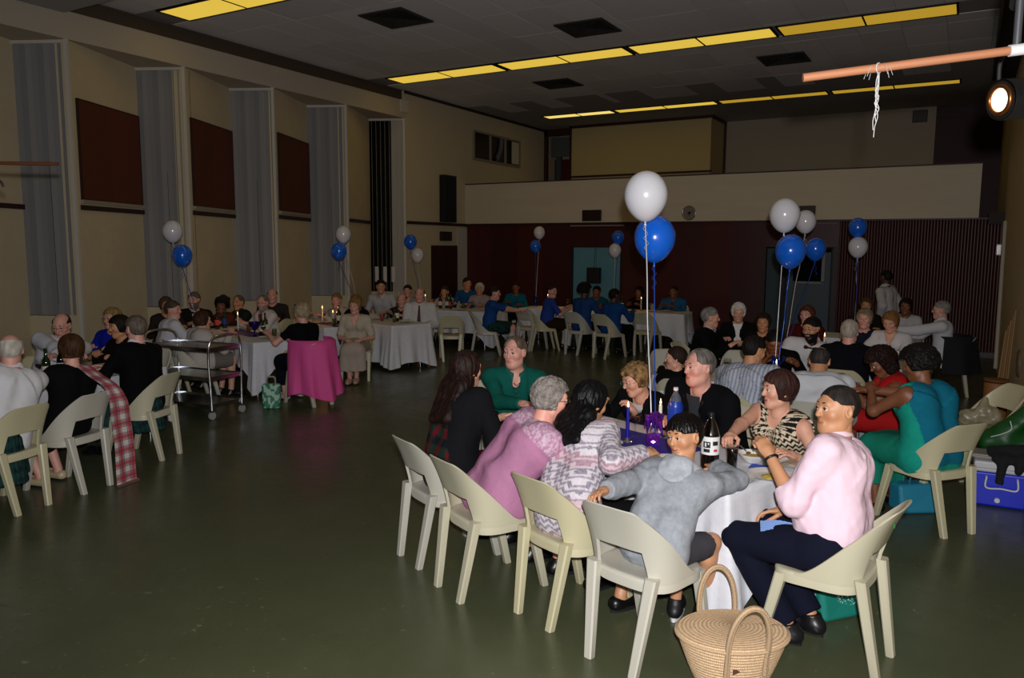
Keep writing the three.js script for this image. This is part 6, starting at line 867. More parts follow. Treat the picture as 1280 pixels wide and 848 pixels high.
// other tables: a scatter of bottles, glasses, plates, candles
{
  const sets = [
    [tB, 'striped-shirt table', [['candle', -0.05, 0.1], ['candle', 0.28, -0.1], ['plate', -0.5, -0.2], ['plate', 0.5, -0.15], ['plate', 0.2, 0.22], ['glass', -0.2, -0.05], ['glass', 0.6, 0.1], ['bowl', 0.72, -0.1]]],
    [tC, 'white-haired couple table', [['plate', 0.35, 0.2], ['plate', -0.5, 0.18], ['plate', 0.3, -0.2], ['glass', 0.1, 0.05], ['glass', 0.55, 0.1], ['bottle', -0.05, -0.05], ['candle', 0.0, 0.15]]],
    [tC3, 'table near the reeded wall', [['plate', 0.3, 0.1], ['glass', 0.0, 0.05], ['bottle', -0.2, 0]]],
    [tD, 'tartan sash table', [['bottle', -0.35, 0.0], ['bottle', -0.15, 0.05], ['bottle', 0.1, -0.05], ['glass', -0.25, -0.15], ['glass', 0.3, 0.1], ['glass', 0.0, -0.12], ['plate', 0.1, -0.25], ['plate', -0.6, -0.25], ['plate', -0.4, 0.22], ['glass', 0.4, -0.1]]],
    [tE, 'trolley-side table', [['candle', -0.35, 0.05], ['bottle', 0.45, 0.05], ['bottle', 0.35, 0.15], ['bottle', -0.75, -0.1], ['bottle', -0.85, 0.05], ['glass', 0.62, 0.0], ['glass', 0.7, 0.12], ['glass', 0.5, -0.12], ['plate', 0.82, -0.05], ['plate', 0.2, 0.22], ['glass', -0.1, 0.1], ['plate', -0.55, 0.2]]],
    [tE2, 'pink-shawl rear table', [['candle', 0.15, 0.0], ['candle', 0.35, 0.08], ['bottle', 0.5, 0.1], ['glass', 0.0, 0.1], ['plate', -0.2, -0.1], ['glass', 0.62, -0.05]]],
    [tF, 'cream-blouse table', [['bottle', 0.3, 0.1], ['glass', 0.1, 0.05], ['glass', 0.45, -0.05], ['plate', 0.55, 0.1], ['plate', -0.2, 0.1]]],
    [tG, 'bottle table', [['candle', -0.72, 0.0], ['bottle', -0.4, 0.05], ['bottle', -0.28, 0.1], ['bottle', -0.15, 0.02], ['glass', -0.05, -0.1], ['glass', 0.12, 0.05], ['glass', 0.35, 0.0], ['plate', 0.2, -0.15], ['plate', 0.6, 0.1], ['glass', -0.5, -0.12]]],
    [tH, 'rear table', [['candle', -1.2, 0.0], ['candle', -1.1, 0.1], ['candle', 0.75, 0.05], ['glass', -0.75, 0.0], ['glass', -0.6, 0.08], ['glass', -0.3, 0.05], ['glass', -0.1, 0.1], ['cup', -0.45, -0.05], ['cup', 0.05, -0.05], ['cup', 0.2, 0.05], ['bottle', 0.35, 0.08], ['plate', 0.6, -0.1], ['plate', 1.0, 0.0], ['plate', 1.25, 0.1], ['glass', 0.9, 0.1]]],
  ];
  const cnt = {}, shown = {}; const by = (x, z) => { let b = null, d = 1e9; for (const e of everyone) { const q = Math.hypot(e[0] - x, e[1] - z); if (q < d) { d = q; b = e; } } return b[2].split(' ').slice(0, 6).join(' ').replace(/ (in|and|of|with|a|the|an|over|beside|behind|on|to|at|his|her|who|by|under|before|rising|wearing)+$/g, '').replace(/ (in|and|of|with|a|the|an)$/g, ''); };
  for (const [tb, nm, list] of sets) for (const [k, a, b] of list) {
    const [x, y, z] = tb.at(a, b), q = (cnt[nm + k] = (cnt[nm + k] || 0) + 1), nr = 'before the ' + by(x, z);
    if (k === 'candle') candle(x, y, z, 0xd8d2c4, `${q % 2 ? 'tall' : 'short'} lit white candle ${nr}`, 0.15 + 0.06 * (q % 2));
    else if (k === 'plate') plate(x, y, z, (q % 2 ? `white plate with food ${nr}` : `empty white plate ${nr}`), 0.12, q % 2 ? 0x8a7040 : null);
    else if (k === 'bowl') bowl(x, y, z, `white bowl ${nr}`, 0x9a8050);
    else if (k === 'glass') (q % 4 === 1 ? wineGlass(x, y, z, 0x2a0408, `glass of red wine ${nr}`) : q % 4 === 3 ? wineGlass(x, y, z, 0x8a7a34, `glass of white wine ${nr}`) : q % 4 === 2 ? tumbler(x, y, z, 0x4a4a20, `tumbler with pale drink ${nr}`) : tumbler(x, y, z, 0x8a4210, `tumbler with orange drink ${nr}`));
    else if (k === 'cup') { const t = thing('cup', `${['first', 'second', 'third'][q - 1] === 'second' ? 'middle one of three white coffee cups' : q === 1 ? 'white coffee cup beside the wine glasses' : 'white coffee cup beside a bottle'} ${nr}`, 'cup', [x, y, z], 0, 'coffee cups'); mesh('cup_body', lathe([[0.001, 0], [0.025, 0], [0.036, 0.03], [0.04, 0.075], [0.037, 0.075], [0.032, 0.03], [0.001, 0.01]]), china, t); mesh('handle', tube([[0.038, 0.06, 0], [0.06, 0.055, 0], [0.06, 0.03, 0], [0.035, 0.025, 0]], 0.004, 12, 6), china, t); }
    else wineBottle(x, y, z, [0x060b07, 0x0f2a14, 0x2a1206, 0x14301c][(q - 1) % 4], [0xcfc8b4, 0xcfc8b4, 0xb8443a, 0x2a3a8a][(q - 1) % 4], `${['black wine bottle', 'green wine bottle', 'brown bottle with red label', 'green bottle with blue label'][(q - 1) % 4]} ${nr}`);
  }
}
tumbler(-8.28, tF.h, -10.0, 0xb01820, 'tumbler of bright red drink before the floral shirt', 0.13);
{ // purple goblet at the trolley
  const t = thing('goblet', 'large purple foil goblet seen over the trolley', 'goblet', [-8.32, tE.h, -7.36], 0); mesh('cup_and_stem', lathe([[0.001, 0], [0.05, 0], [0.05, 0.006], [0.01, 0.02], [0.01, 0.08], [0.04, 0.1], [0.075, 0.15], [0.078, 0.2], [0.074, 0.2], [0.07, 0.152], [0.001, 0.11]]), mat(0x2a1466, 0.2, { metalness: 0.6 }), t);
}
// ---------------------------------------------------------------- woven basket in front
{
  const t = thing('woven_basket', 'straw basket with lid and two tall loop handles on the floor', 'basket', [-0.8, 0, -3.36], 0.62);
  const straw = dataTex(256, (u, v, i, j) => { const r = (v * 32) % 1, ed = Math.pow(Math.abs(r - 0.5) * 2, 3), s = 0.8 + 0.2 * pnoise(u, v, 64, 21) - 0.28 * ed + (Math.floor(u * 26 + Math.floor(v * 32) * 0.5) % 2 ? 0.05 : -0.03); return [232 * s, 196 * s, 152 * s]; });
  const wm = (ru, rv) => { const tx = straw.clone(); tx.repeat.set(ru, rv); tx.needsUpdate = true; return new THREE.MeshStandardMaterial({ map: tx, bumpMap: tx, bumpScale: 0.004, roughness: 0.85 }); };
  const oval = (rows, ex, ez) => quadStrip(rows.map(([r, y]) => { const row = []; for (let i = 0; i < 64; i++) { const a = i / 64 * Math.PI * 2; row.push([Math.cos(a) * r * ex, y, Math.sin(a) * r * ez]); } return row; }), false, true, (i, j) => [j / 64 * 2, rows[i][2] ?? i / (rows.length - 1)]);
  const coil = (r0, y0, r1, y1, n) => { const o = []; for (let i = 0; i <= n * 3; i++) { const u = i / (n * 3), bulge = 0.0045 * Math.abs(Math.sin(u * n * Math.PI)); o.push([lerp(r0, r1, Math.pow(u, 0.8)) + bulge, lerp(y0, y1, u), u]); } return o; };
  mesh('body', oval([[0.001, 0.004, 0], [0.14, 0.004, 0], ...coil(0.145, 0.008, 0.245, 0.245, 16)], 1, 0.78), wm(6, 0.5), t);
  const lidR = []; for (let i = 0; i <= 40; i++) { const u = i / 40; lidR.push([0.005 + 0.245 * u, 0.275 - 0.02 * u * u + 0.003 * Math.abs(Math.sin(u * 13 * Math.PI)), u]); } lidR.push([0.25, 0.245, 1]);
  mesh('lid', oval(lidR, 1, 0.78), wm(6, 0.42), t);
  mesh('rim', tube(Array.from({ length: 24 }, (_, i) => { const a = i / 24 * Math.PI * 2; return [Math.cos(a) * 0.25, 0.245, Math.sin(a) * 0.195]; }), 0.008, 90, 8, true), wm(30, 0.2), t);
  for (const k of [1, -1]) { const pts = []; for (let i = 0; i <= 14; i++) { const a = Math.PI * i / 14; pts.push([Math.cos(a) * 0.085 * (1 + 0.25 * Math.sin(a)), 0.215 + Math.sin(a) * 0.245, k * (0.175 + 0.02 * Math.sin(a)) + (k > 0 ? 0.03 * Math.sin(a) : -0.01)]); } mesh('handle', tube([[pts[0][0], 0.13, pts[0][2] * 0.95], ...pts, [pts[14][0], 0.13, pts[14][2] * 0.95]], 0.0135, 70, 10), wm(40, 0.15), t); }
  for (const k of [-1, 1]) { const b = new THREE.CylinderGeometry(0.02, 0.02, 0.012, 3); b.rotateX(Math.PI / 2); b.rotateZ(k > 0 ? Math.PI / 2 : -Math.PI / 2); b.translate(k * 0.02, 0.15, 0.166); b.rotateY(-0.39); mesh('toggle', b, mat(0x4a2a18, 0.6), t); }
}
// ---------------------------------------------------------------- bags under the tables
{
  const bag = (t, w, h, d, m, hm) => { const g = new RoundedBoxGeometry(w, h, d, 4, 0.03), p = g.attributes.position; for (let i = 0; i < p.count; i++) { const u = p.getY(i) / h + 0.5; p.setXYZ(i, p.getX(i) * (1 + 0.12 * u) + 0.01 * noise3(p.getX(i) * 12, p.getY(i) * 12, p.getZ(i) * 12), p.getY(i), p.getZ(i) * (1.1 - 0.35 * u) + 0.012 * noise3(p.getX(i) * 15, p.getY(i) * 15, 4)); } g.translate(0, h / 2, 0); g.computeVertexNormals(); mesh('body', g, m, t); for (const k of [1, -1]) mesh('handle', tube([[-w * 0.25, h * 0.95, k * d * 0.2], [-w * 0.2, h * 1.25, k * d * 0.25], [w * 0.2, h * 1.25, k * d * 0.25], [w * 0.25, h * 0.95, k * d * 0.2]], 0.006, 20, 6), hm, t); };
  const teal = dataTex(128, (u, v) => { const s = pnoise(u, v, 40, 5) > 0.72 && Math.hypot(u - 0.55, v - 0.6) < 0.3 ? 1 : 0; return s ? [190, 220, 205] : [14, 118, 104]; });
  bag(thing('tote_bag', 'teal shopping bag with a white print behind the navy trousers', 'bag', [-0.5, 0, -4.35], 0.9), 0.32, 0.24, 0.2, new THREE.MeshStandardMaterial({ map: teal, roughness: 0.6 }), mat(0x0e766a, 0.6));
  bag(thing('tote_bag', 'light blue bag under the chair of the green dress', 'bag', [-0.22, 0, -6.42], 0.6), 0.3, 0.22, 0.18, mat(0x1f7a94, 0.6), mat(0x1a6a80, 0.6));
  bag(thing('handbag', 'brown leather handbag under the front table', 'bag', [-1.0, 0, -4.5], 0.2), 0.3, 0.2, 0.14, mat(0x5a2a16, 0.45), mat(0x4a2010, 0.45));
  bag(thing('handbag', 'patterned green and white bag beside the trolley', 'bag', [-7.15, 0, -6.55], 0.7), 0.2, 0.3, 0.12, new THREE.MeshStandardMaterial({ map: dataTex(64, (u, v) => pnoise(u, v, 8, 3) > 0.5 ? [150, 180, 160] : [20, 110, 80]), roughness: 0.6 }), mat(0x888880, 0.6));
}
// ---------------------------------------------------------------- steel trolley
{
  const t = thing('steel_trolley', 'three-shelf stainless steel serving trolley on castors', 'trolley', [-7.74, 0, -5.92], 0.1), L = 0.98, D = 0.5;
  for (const y of [0.16, 0.47, 0.8]) { const s = mesh('shelf', merge([box(-L / 2, L / 2, y - 0.004, y, -D / 2, D / 2), box(-L / 2, L / 2, y - 0.035, y + 0.012, D / 2 - 0.006, D / 2), box(-L / 2, L / 2, y - 0.035, y + 0.012, -D / 2, -D / 2 + 0.006), box(-L / 2, -L / 2 + 0.006, y - 0.035, y + 0.012, -D / 2, D / 2), box(L / 2 - 0.006, L / 2, y - 0.035, y + 0.012, -D / 2, D / 2)]), M.steel, t); }
  for (const sx of [-1, 1]) mesh('upright', tube([[sx * (L / 2 + 0.012), 0.1, -D / 2 + 0.02], [sx * (L / 2 + 0.012), 0.86, -D / 2 + 0.02], [sx * (L / 2 + 0.03), 0.93, -D / 2 + 0.08], [sx * (L / 2 + 0.03), 0.93, D / 2 - 0.08], [sx * (L / 2 + 0.012), 0.86, D / 2 - 0.02], [sx * (L / 2 + 0.012), 0.1, D / 2 - 0.02]], 0.0135, 80, 10), M.chrome, t);
  for (const sx of [-1, 1]) for (const sz of [-1, 1]) { const c = mesh('castor', (() => { const g = cyl(0.045, 0.045, 0.025, 0, -0.0125, 0, 22); g.rotateZ(Math.PI / 2); g.translate(sx * (L / 2 + 0.012), 0.046, sz * (D / 2 - 0.02)); return g; })(), mat(0x9a9a98, 0.35), t); mesh('fork', box(sx * (L / 2 + 0.012) - 0.02, sx * (L / 2 + 0.012) + 0.02, 0.085, 0.11, sz * (D / 2 - 0.02) - 0.02, sz * (D / 2 - 0.02) + 0.02), M.chrome, c); }
}
// ---------------------------------------------------------------- shawl and sash
function drape(name, rows, material, label, category) { return tagged(name, quadStrip(rows), material, label, category); }
{
  // pink shawl over the back of the tiara woman's chair
  const rows = []; for (let i = 0; i <= 34; i++) { const a = lerp(-1.9, 1.75, i / 34), row = []; for (let j = 0; j <= 18; j++) { const v = j / 18, fold = 0.03 * Math.sin(a * 9 + v * 2) * v + 0.012 * Math.sin(a * 21 + 1) * v, r = 0.27 + 0.06 * v + fold, y = 0.815 - v * (0.70 + 0.05 * Math.cos(a * 3)) - (j === 0 ? 0.015 : 0); row.push([Math.sin(a) * r * 1.06, y + 0.015, -Math.cos(a) * r * 1.22 - 0.03 + (j === 0 ? 0.05 : 0)]); } rows.push(row); }
  const m = drape('pink_shawl', rows, mat(0xd04a8c, 0.75, { side: THREE.DoubleSide, sheen: 0.4 }), 'pink shawl draped over a chair back down to the floor', 'shawl'); m.position.set(-6.98, 0, -7.03); m.rotation.y = Math.atan2(-0.95, -0.2);
}
{
  const tex = canvasTex(256, 256, (c, w) => { c.fillStyle = '#d8d2cc'; c.fillRect(0, 0, w, w); const band = (o, s, col) => { c.fillStyle = col; c.fillRect(o, 0, s, w); c.fillRect(0, o, w, s); }; c.globalAlpha = 0.55; band(0, 104, '#b8182c'); band(112, 16, '#20242c'); band(232, 16, '#20242c'); band(44, 14, '#20242c'); c.globalAlpha = 0.25; c.fillStyle = '#40302c'; for (let i = 0; i < w; i += 8) { c.fillRect(i, 0, 3, w); c.fillRect(0, i, w, 3); } c.globalAlpha = 1; });
  tex.wrapS = tex.wrapT = THREE.RepeatWrapping;
  const W = 0.2, rows = [], path = [[-0.1, 0.8, 0.19], [-0.1, 0.93, 0.15], [-0.1, 0.985, 0.05], [-0.105, 0.97, -0.06], [-0.12, 0.9, -0.16], [-0.14, 0.815, -0.29], [-0.15, 0.7, -0.345], [-0.16, 0.55, -0.35], [-0.17, 0.35, -0.36], [-0.17, 0.1, -0.365], [-0.17, 0.02, -0.37]];
  const cv = new THREE.CatmullRomCurve3(path.map(p => V(...p))); let acc = 0, prev = null; const ds = [];
  for (let i = 0; i <= 60; i++) { const p = cv.getPointAt(i / 60); if (prev) acc += p.distanceTo(prev); prev = p; ds.push(acc); const u = i / 60, dirx = V(1, 0.25 * (1 - sstep(0.2, 0.5, u)), 0), row = []; for (let j = 0; j <= 6; j++) { const k = (j / 6 - 0.5) * W * lerp(0.7, 1, sstep(0.4, 0.6, u)); row.push([p.x + dirx.x * k, p.y + dirx.y * k * 0.3, p.z + dirx.z * k + 0.006 * Math.sin(j * 1.3 + u * 5)]); } rows.push(row); }
  const g = quadStrip(rows, false, false, (i, j) => [j / 6 * W / 0.11, ds[i] / 0.11]); const t = tagged('tartan_sash', g, new THREE.MeshStandardMaterial({ map: tex, roughness: 0.85, side: THREE.DoubleSide }), 'red and white tartan sash hanging down a chair back to the floor', 'sash'); t.position.set(-6.16, 0, -3.54); t.rotation.y = Math.atan2(-0.97, 0.2);
  const fr = []; for (let i = 0; i < 22; i++) fr.push(rod([-0.285 + i * 0.0105, 0.022, -0.37], [-0.285 + i * 0.0105 + 0.004, 0.006, -0.40], 0.0015, 0.001, 4)); const f = mesh('fringe', merge(fr), mat(0xb07078, 0.9), t); f.userData.kind = 'stuff';
}
{ const rows = []; for (let i = 0; i <= 12; i++) { const a = lerp(0.3, 1.5, i / 12), row = []; for (let j = 0; j <= 8; j++) { const v = j / 8, r = 0.255 + 0.03 * v + 0.015 * Math.sin(a * 12) * v; row.push([Math.sin(a) * r, 0.815 - v * 0.28 - (j ? 0 : 0.01) - 0.05 * Math.abs(a - 0.9), -Math.cos(a) * r - 0.02 + (j ? 0 : 0.04)]); } rows.push(row); } const m = drape('white_cloth', rows, mat(0xc8c8ca, 0.85, { side: THREE.DoubleSide }), 'white cloth hung on the chair back of the dark-haired girl', 'cloth'); m.position.set(-2.2, 0, -6.95); m.rotation.y = Math.atan2(-0.2, -0.98); }
// dark coat over the chair by the reaching man
{ const rows = []; for (let i = 0; i <= 26; i++) { const a = lerp(-1.8, 1.8, i / 26), row = []; for (let j = 0; j <= 10; j++) { const v = j / 10, r = 0.26 + 0.05 * v + 0.02 * Math.sin(a * 7) * v; row.push([Math.sin(a) * r * 1.06, 0.82 - v * 0.5 - (j ? 0 : 0.01), -Math.cos(a) * r * 1.22 - 0.03 + (j ? 0 : 0.05)]); } rows.push(row); } const m = drape('coat', rows, mat(0x06070e, 0.85, { side: THREE.DoubleSide }), 'dark navy coat hung on the chair of the reaching man', 'coat'); m.position.set(-0.15, 0, -11.95); m.rotation.y = Math.atan2(-1, 0.05); }
// ---------------------------------------------------------------- cool box and things along the right wall
{
  const t = thing('cool_box', 'blue cool box with white lid and drain plug', 'cool box', [0.335, 0, -6.95], 0.03);
  mesh('tub', (() => { const g = new RoundedBoxGeometry(0.36, 0.27, 0.3, 3, 0.02), p = g.attributes.position; for (let i = 0; i < p.count; i++) { const k = 0.93 + 0.07 * (p.getY(i) / 0.27 + 0.5); p.setX(i, p.getX(i) * k); p.setZ(i, p.getZ(i) * k); } g.translate(0, 0.137, 0); return g; })(), mat(0x0a22b8, 0.4), t);
  mesh('lid', rbox(0.375, 0.085, 0.315, 0.018, 0, 0.312, 0), mat(0xb8b8ba, 0.45), t);
  mesh('lid_seam', box(-0.188, 0.188, 0.3, 0.304, -0.158, 0.158), mat(0x77777a, 0.6), t);
  mesh('handle', tube([[-0.1, 0.24, 0.15], [-0.1, 0.235, 0.172], [-0.1, 0.16, 0.178], [0.0, 0.16, 0.178], [0.1, 0.16, 0.178], [0.1, 0.235, 0.172], [0.1, 0.24, 0.15]], 0.007, 50, 8), mat(0xc4c4c6, 0.45), t);
  mesh('drain_plug', (() => { const g = cyl(0.02, 0.018, 0.02, 0, 0, 0, 14); g.rotateX(Math.PI / 2); g.translate(-0.02, 0.06, 0.142); return g; })(), mat(0xc8c8ca, 0.4), t);
  tagged('garment', solid([cap([0.28, 0.41, -6.9], [0.47, 0.42, -6.95], 0.05, 0.06, 0.04), cap([0.34, 0.37, -6.79], [0.32, 0.2, -6.77], 0.034, 0.03, 0.02, { flat: 1 }), cap([0.45, 0.37, -6.79], [0.44, 0.3, -6.78], 0.035, 0.03, 0.02), cap([0.3, 0.38, -6.82], [0.48, 0.38, -6.82], 0.035, 0.04, 0.04)], 0.012, { amp: 0.008, disp: (x, y, z) => noise3(x * 25, y * 25, z * 25) * 0.008 }), mat(0x08080a, 0.9), 'black garment thrown over the cool box', 'garment');
  const bg = thing('green_bag', 'dark green shopping bag with white cord by the right wall', 'bag', [0.36, 0.36, -7.2], 0);
  mesh('body', solid([cap([-0.12, 0.06, 0], [0.12, 0.06, 0], 0.07, 0.08, 0.05), cap([0.0, 0.1, 0], [0.13, 0.32, -0.02], 0.1, 0.05, 0.06), cap([-0.1, 0.08, 0], [0.12, 0.28, 0], 0.06, 0.05, 0.06)], 0.013, { amp: 0.01, disp: (x, y, z) => noise3(x * 14, y * 14, z * 14) * 0.01 }), mat(0x04420f, 0.5), bg);
  mesh('cord', tube([[-0.1, 0.12, 0.085], [-0.02, 0.16, 0.105], [0.03, 0.2, 0.1], [0.02, 0.26, 0.08]], 0.004, 24, 6), mat(0xb8c8b8, 0.7), bg);
  tagged('magazine_pile', merge([rbox(0.3, 0.014, 0.22, 0.003, 0.28, 0.362, -7.0), rbox(0.28, 0.012, 0.21, 0.003, 0.27, 0.375, -7.0)]), mat(0x8a8880, 0.7), 'thin magazines lying on the cool box lid', 'magazines');
  // things on the chair by the wall
  tagged('wrapped_parcel', solid([cap([0.1, 0.5, -7.75], [0.28, 0.52, -7.8], 0.07, 0.08, 0.05), cap([0.2, 0.55, -7.75], [0.22, 0.66, -7.78], 0.05, 0.03, 0.04)], 0.012, { amp: 0.012, disp: (x, y, z) => noise3(x * 30, y * 30, z * 30) * 0.012 }), mat(0x8a8268, 0.35), 'crumpled olive and white parcel on the wall chair', 'parcel');
  // leaning bundle and basket
  const b = thing('cane_bundle', 'bundle of canes leaning against the right wall', 'canes', [0.42, 0, -10.2], 0); for (let i = 0; i < 5; i++) mesh('cane', rod([-0.05 + i * 0.025, 0.02, 0.04 * (i % 2)], [0.02 + i * 0.018, 1.05 + 0.06 * i, -0.1 + 0.03 * i], 0.012, 0.01, 8), mat(i % 2 ? 0x7a5a34 : 0x8a6a40, 0.7), b);
  const cb = thing('tan_canister', 'tan cylindrical canister by the canes', 'canister', [0.36, 0, -9.55], 0); mesh('body', lathe([[0.001, 0], [0.11, 0], [0.115, 0.02], [0.115, 0.55], [0.105, 0.57], [0.001, 0.57]]), mat(0x8a5a30, 0.6), cb); mesh('lid', lathe([[0.001, 0.57], [0.118, 0.57], [0.118, 0.6], [0.001, 0.6]]), mat(0x7a4c26, 0.6), cb);
  // conduit, emergency light, rosettes
  tagged('conduit', rod([0.505, 0.1, -14.2], [0.505, 2.4, -14.8], 0.03, 0.03, 10), mat(0xb5ab98, 0.6), 'pale vertical pipe running up the right wall', 'pipe');
  const el = thing('wall_light', 'small white glass wall light beside the pale pipe', 'wall light', [0.49, 1.95, -16.1], 0); mesh('shade', rbox(0.1, 0.2, 0.16, 0.02), mat(0xe8e6e0, 0.12, { clearcoat: 1 }), el); mesh('base', rbox(0.02, 0.22, 0.18, 0.005, 0.05, 0, 0), M.white, el);
  for (const [y, z, n] of [[0.9, -11.2, 'upper'], [0.8, -9.4, 'lower']]) { const r = thing('rosette', `carved ${n} rosette ornament on the right wall`, 'ornament', [XRW, y, z], 0, 'wall rosettes'); const tg = new THREE.TorusGeometry(0.12, 0.025, 8, 28); tg.rotateY(Math.PI / 2); mesh('ring', tg, mat(0x5c503c, 0.6), r); for (let i = 0; i < 6; i++) { const a = i / 6 * Math.PI * 2, g = new THREE.SphereGeometry(0.035, 10, 8); g.scale(0.5, 1, 1); g.translate(-0.01, Math.sin(a) * 0.06, Math.cos(a) * 0.06); mesh('petal', g, mat(0x665a44, 0.6), r); } }
}
// ---------------------------------------------------------------- wall fittings
{
  const sp = thing('wall_speaker', 'tall black column loudspeaker high on the left wall', 'loudspeaker', [XW + 0.09, 2.52, -15.48], 0); mesh('cabinet', rbox(0.16, 1.1, 0.5, 0.012, 0, 0.56, 0), M.black, sp); mesh('grille', rbox(0.012, 1.04, 0.44, 0.004, 0.084, 0.56, 0), mat(0x0a0b0f, 0.85), sp); mesh('bracket', box(-0.09, -0.07, 0.4, 0.7, -0.06, 0.06), M.dark, sp);
  const sign = (x, y, z, w, h, label, rot = 0) => { const t = thing('exit_sign', label, 'sign', [x, y, z], rot, 'unlit signs above the doors'); mesh('housing', rbox(w, h, 0.06, 0.008), mat(0x1c0f0c, 0.5), t); mesh('face', box(-w / 2 + 0.02, w / 2 - 0.02, -h / 2 + 0.02, h / 2 - 0.02, 0.03, 0.034), mat(0x2a120d, 0.35), t); };
  sign(-7.39, 2.67, ZB + 0.09, 0.46, 0.25, 'dark unlit sign box above the blue doors'); sign(-2.82, 2.66, ZB + 0.09, 0.42, 0.26, 'dark unlit sign box above the right rear door'); sign(XW + 0.04, 2.2, -15.45, 0.44, 0.22, 'dark unlit sign box above the brown left door', Math.PI / 2);
  sign(-1.17, 5.12, ZG + 0.05, 0.32, 0.28, 'small dark box on the gallery rear wall');
  const ck = thing('wall_clock', 'round silvery wall dial on the gallery front', 'wall clock', [-5.15, 2.69, ZB + 0.07], 0); mesh('rim', (() => { const g = new THREE.TorusGeometry(0.14, 0.016, 8, 32); return g; })(), M.steel, ck); mesh('dial', (() => { const g = cyl(0.135, 0.135, 0.01, 0, 0, 0, 30); g.rotateX(Math.PI / 2); return g; })(), mat(0x7a7468, 0.4), ck); mesh('hub', (() => { const g = cyl(0.03, 0.03, 0.03, 0, 0, 0, 16); g.rotateX(Math.PI / 2); g.translate(0.02, 0, 0.01); return g; })(), M.chrome, ck); for (let i = 0; i < 2; i++) { const g = box(-0.006, 0.006, 0, 0.09 - i * 0.03, 0.012, 0.016); g.rotateZ(-1.2 - i * 1.7); mesh('hand', g, M.dark, ck); }
  const hs = thing('hanging_box', 'black box hanging on a cord before the blue doors', 'box', [-7.28, 1.32, ZB + 0.16], 0); mesh('housing', rbox(0.3, 0.36, 0.16, 0.012), mat(0x080606, 0.6), hs); mesh('cord', rod([0, 0.18, 0], [0, 1.12, -0.12], 0.006, 0.006, 6), M.black, hs);
  // round thing and dark wooden stick at the left edge
  tagged('wooden_rod', rod([-5.9, 2.492, -2.7], [-5.285, 2.485, -3.06], 0.012, 0.012, 12), mat(0x5a3216, 0.6), 'thin brown wooden rod hanging before the first blind', 'rod');
  const hp = thing('coat_hook', 'small dark curved hook below the brown wooden rod', 'hook', [-5.63, 2.33, -2.83], 0); mesh('ring', (() => { const g = new THREE.TorusGeometry(0.05, 0.009, 8, 24, 4.6); g.rotateY(0.6); return g; })(), mat(0x2a1c10, 0.5), hp); mesh('stem', rod([-0.02, 0.045, 0], [-0.16, 0.152, 0.03], 0.006, 0.006, 8), mat(0x2a1c10, 0.5), hp);
}
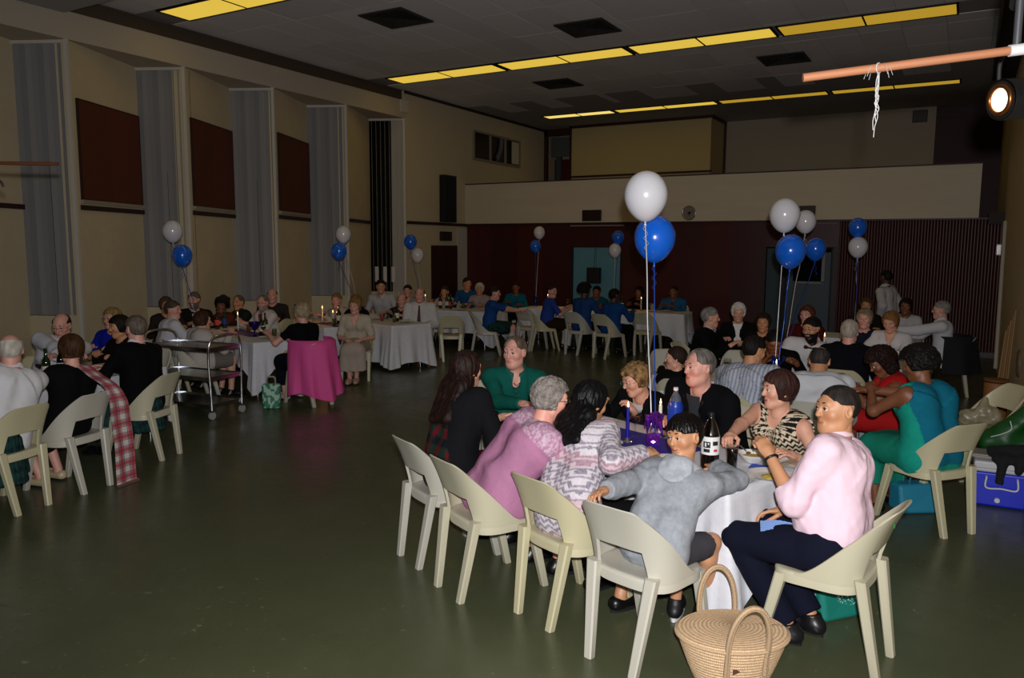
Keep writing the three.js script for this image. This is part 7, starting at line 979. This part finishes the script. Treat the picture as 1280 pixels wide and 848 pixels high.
// ---------------------------------------------------------------- stage end: broom stick with string, lit lamp
{
  const a = [-0.53, 2.54, -2.92], b = [0.08, 2.61, -3.16], e = [0.24, 2.628, -3.225];
  const t = thing('broomstick', 'pale wooden stick with white taped end held out overhead', 'stick', a, 0); mesh('shaft', rod([0, 0, 0], sub3(b, a), 0.0145, 0.0145, 16), mat(0x94603f, 0.65), t); mesh('tape', rod(sub3(b, a), sub3(e, a), 0.019, 0.019, 16), mat(0xb8b8b8, 0.6), t);
  const s = thing('string', 'knot of white string hanging from the wooden stick', 'string', [-0.3, 2.566, -3.01], 0), R = rng(77); mesh('knot', (() => { const g = new THREE.TorusGeometry(0.0165, 0.0022, 6, 20); g.rotateY(Math.PI / 2 - 0.37); return g; })(), mat(0xa8a8a4, 0.9), s);
  for (let i = 0; i < 5; i++) { const pts = [[0, -0.016, 0]]; for (let j = 1; j <= 6; j++) pts.push([(R() - 0.5) * 0.016, -0.016 - j * (0.02 + 0.004 * i), (R() - 0.5) * 0.012]); mesh('strand', tube(pts, 0.0013, 30, 4), mat(0xb4b4b0, 0.9), s); }
  for (let i = 0; i < 8; i++) { const an = i / 8 * 6.28; mesh('loose_end', tube([[0, -0.01, 0], [Math.cos(an) * 0.03, 0.004, Math.sin(an) * 0.03], [Math.cos(an) * 0.045, -0.02 - R() * 0.02, Math.sin(an) * 0.04]], 0.0009, 12, 4), mat(0x9a9a96, 0.9), s); }
  // par can
  const lamp = thing('stage_lamp', 'lit round stage lamp in a dark metal can', 'stage lamp', [0.115, 2.525, -3.62], 0);
  const dir = V(-0.75, -0.1, 0.62).normalize(), qd = new THREE.Quaternion().setFromUnitVectors(V(0, 0, 1), dir);
  const put = g => { g.applyQuaternion(qd); return g; };
  mesh('can', put((() => { const g = lathe([[0.001, -0.16], [0.05, -0.16], [0.075, -0.1], [0.078, 0.05], [0.072, 0.05], [0.07, -0.09], [0.001, -0.14]], 30); g.rotateX(Math.PI / 2); return g; })()), mat(0x2b2b2c, 0.35, { metalness: 0.7 }), lamp);
  mesh('rim', put((() => { const g = new THREE.TorusGeometry(0.052, 0.01, 8, 30); g.translate(0, 0, 0.055); return g; })()), mat(0x6a4020, 0.3, { metalness: 0.8 }), lamp);
  mesh('lens', put((() => { const g = new THREE.SphereGeometry(0.046, 24, 12); g.scale(1, 1, 0.3); g.translate(0, 0, 0.05); return g; })()), new THREE.MeshStandardMaterial({ color: 0x201408, emissive: new THREE.Color().setRGB(1, 0.78, 0.42), emissiveIntensity: 5 }), lamp);
  mesh('yoke', tube([[-0.04, 0.0, -0.09], [-0.045, 0.16, -0.05], [0.0, 0.2, 0], [0.045, 0.16, 0.05], [0.04, 0.0, 0.09]], 0.008, 30, 8), M.dark, lamp);
  mesh('hanging_bar', rod([0, 0.2, 0], [0.0, 0.46, 0], 0.014, 0.014, 12), mat(0x55575a, 0.4, { metalness: 0.5 }), lamp); mesh('clamp', rbox(0.08, 0.05, 0.05, 0.008, 0, 0.45, 0), mat(0x6a6c70, 0.4, { metalness: 0.5 }), lamp);
  const sl = new THREE.SpotLight(0xffc070, 0.6, 0, 0.5, 0.8, 2); sl.position.copy(dir.clone().multiplyScalar(0.075)); sl.target.position.copy(dir.clone().multiplyScalar(2)); sl.castShadow = true; lamp.add(sl, sl.target);
  const bar = thing('lighting_bar', 'grey pipe above the stage lamp', 'pipe', [0.115, 3.0, -3.62], 0); mesh('pipe', rod([0, 0, -0.5], [0, 0, 3.5], 0.024, 0.024, 14), mat(0x4a4c50, 0.4, { metalness: 0.5 }), bar); for (const z of [-0.4, 3.0]) mesh('hanger', rod([0, 0, z], [0, 2.08, z], 0.008, 0.008, 8), M.dark, bar);
}
renderer.render(scene, camera);
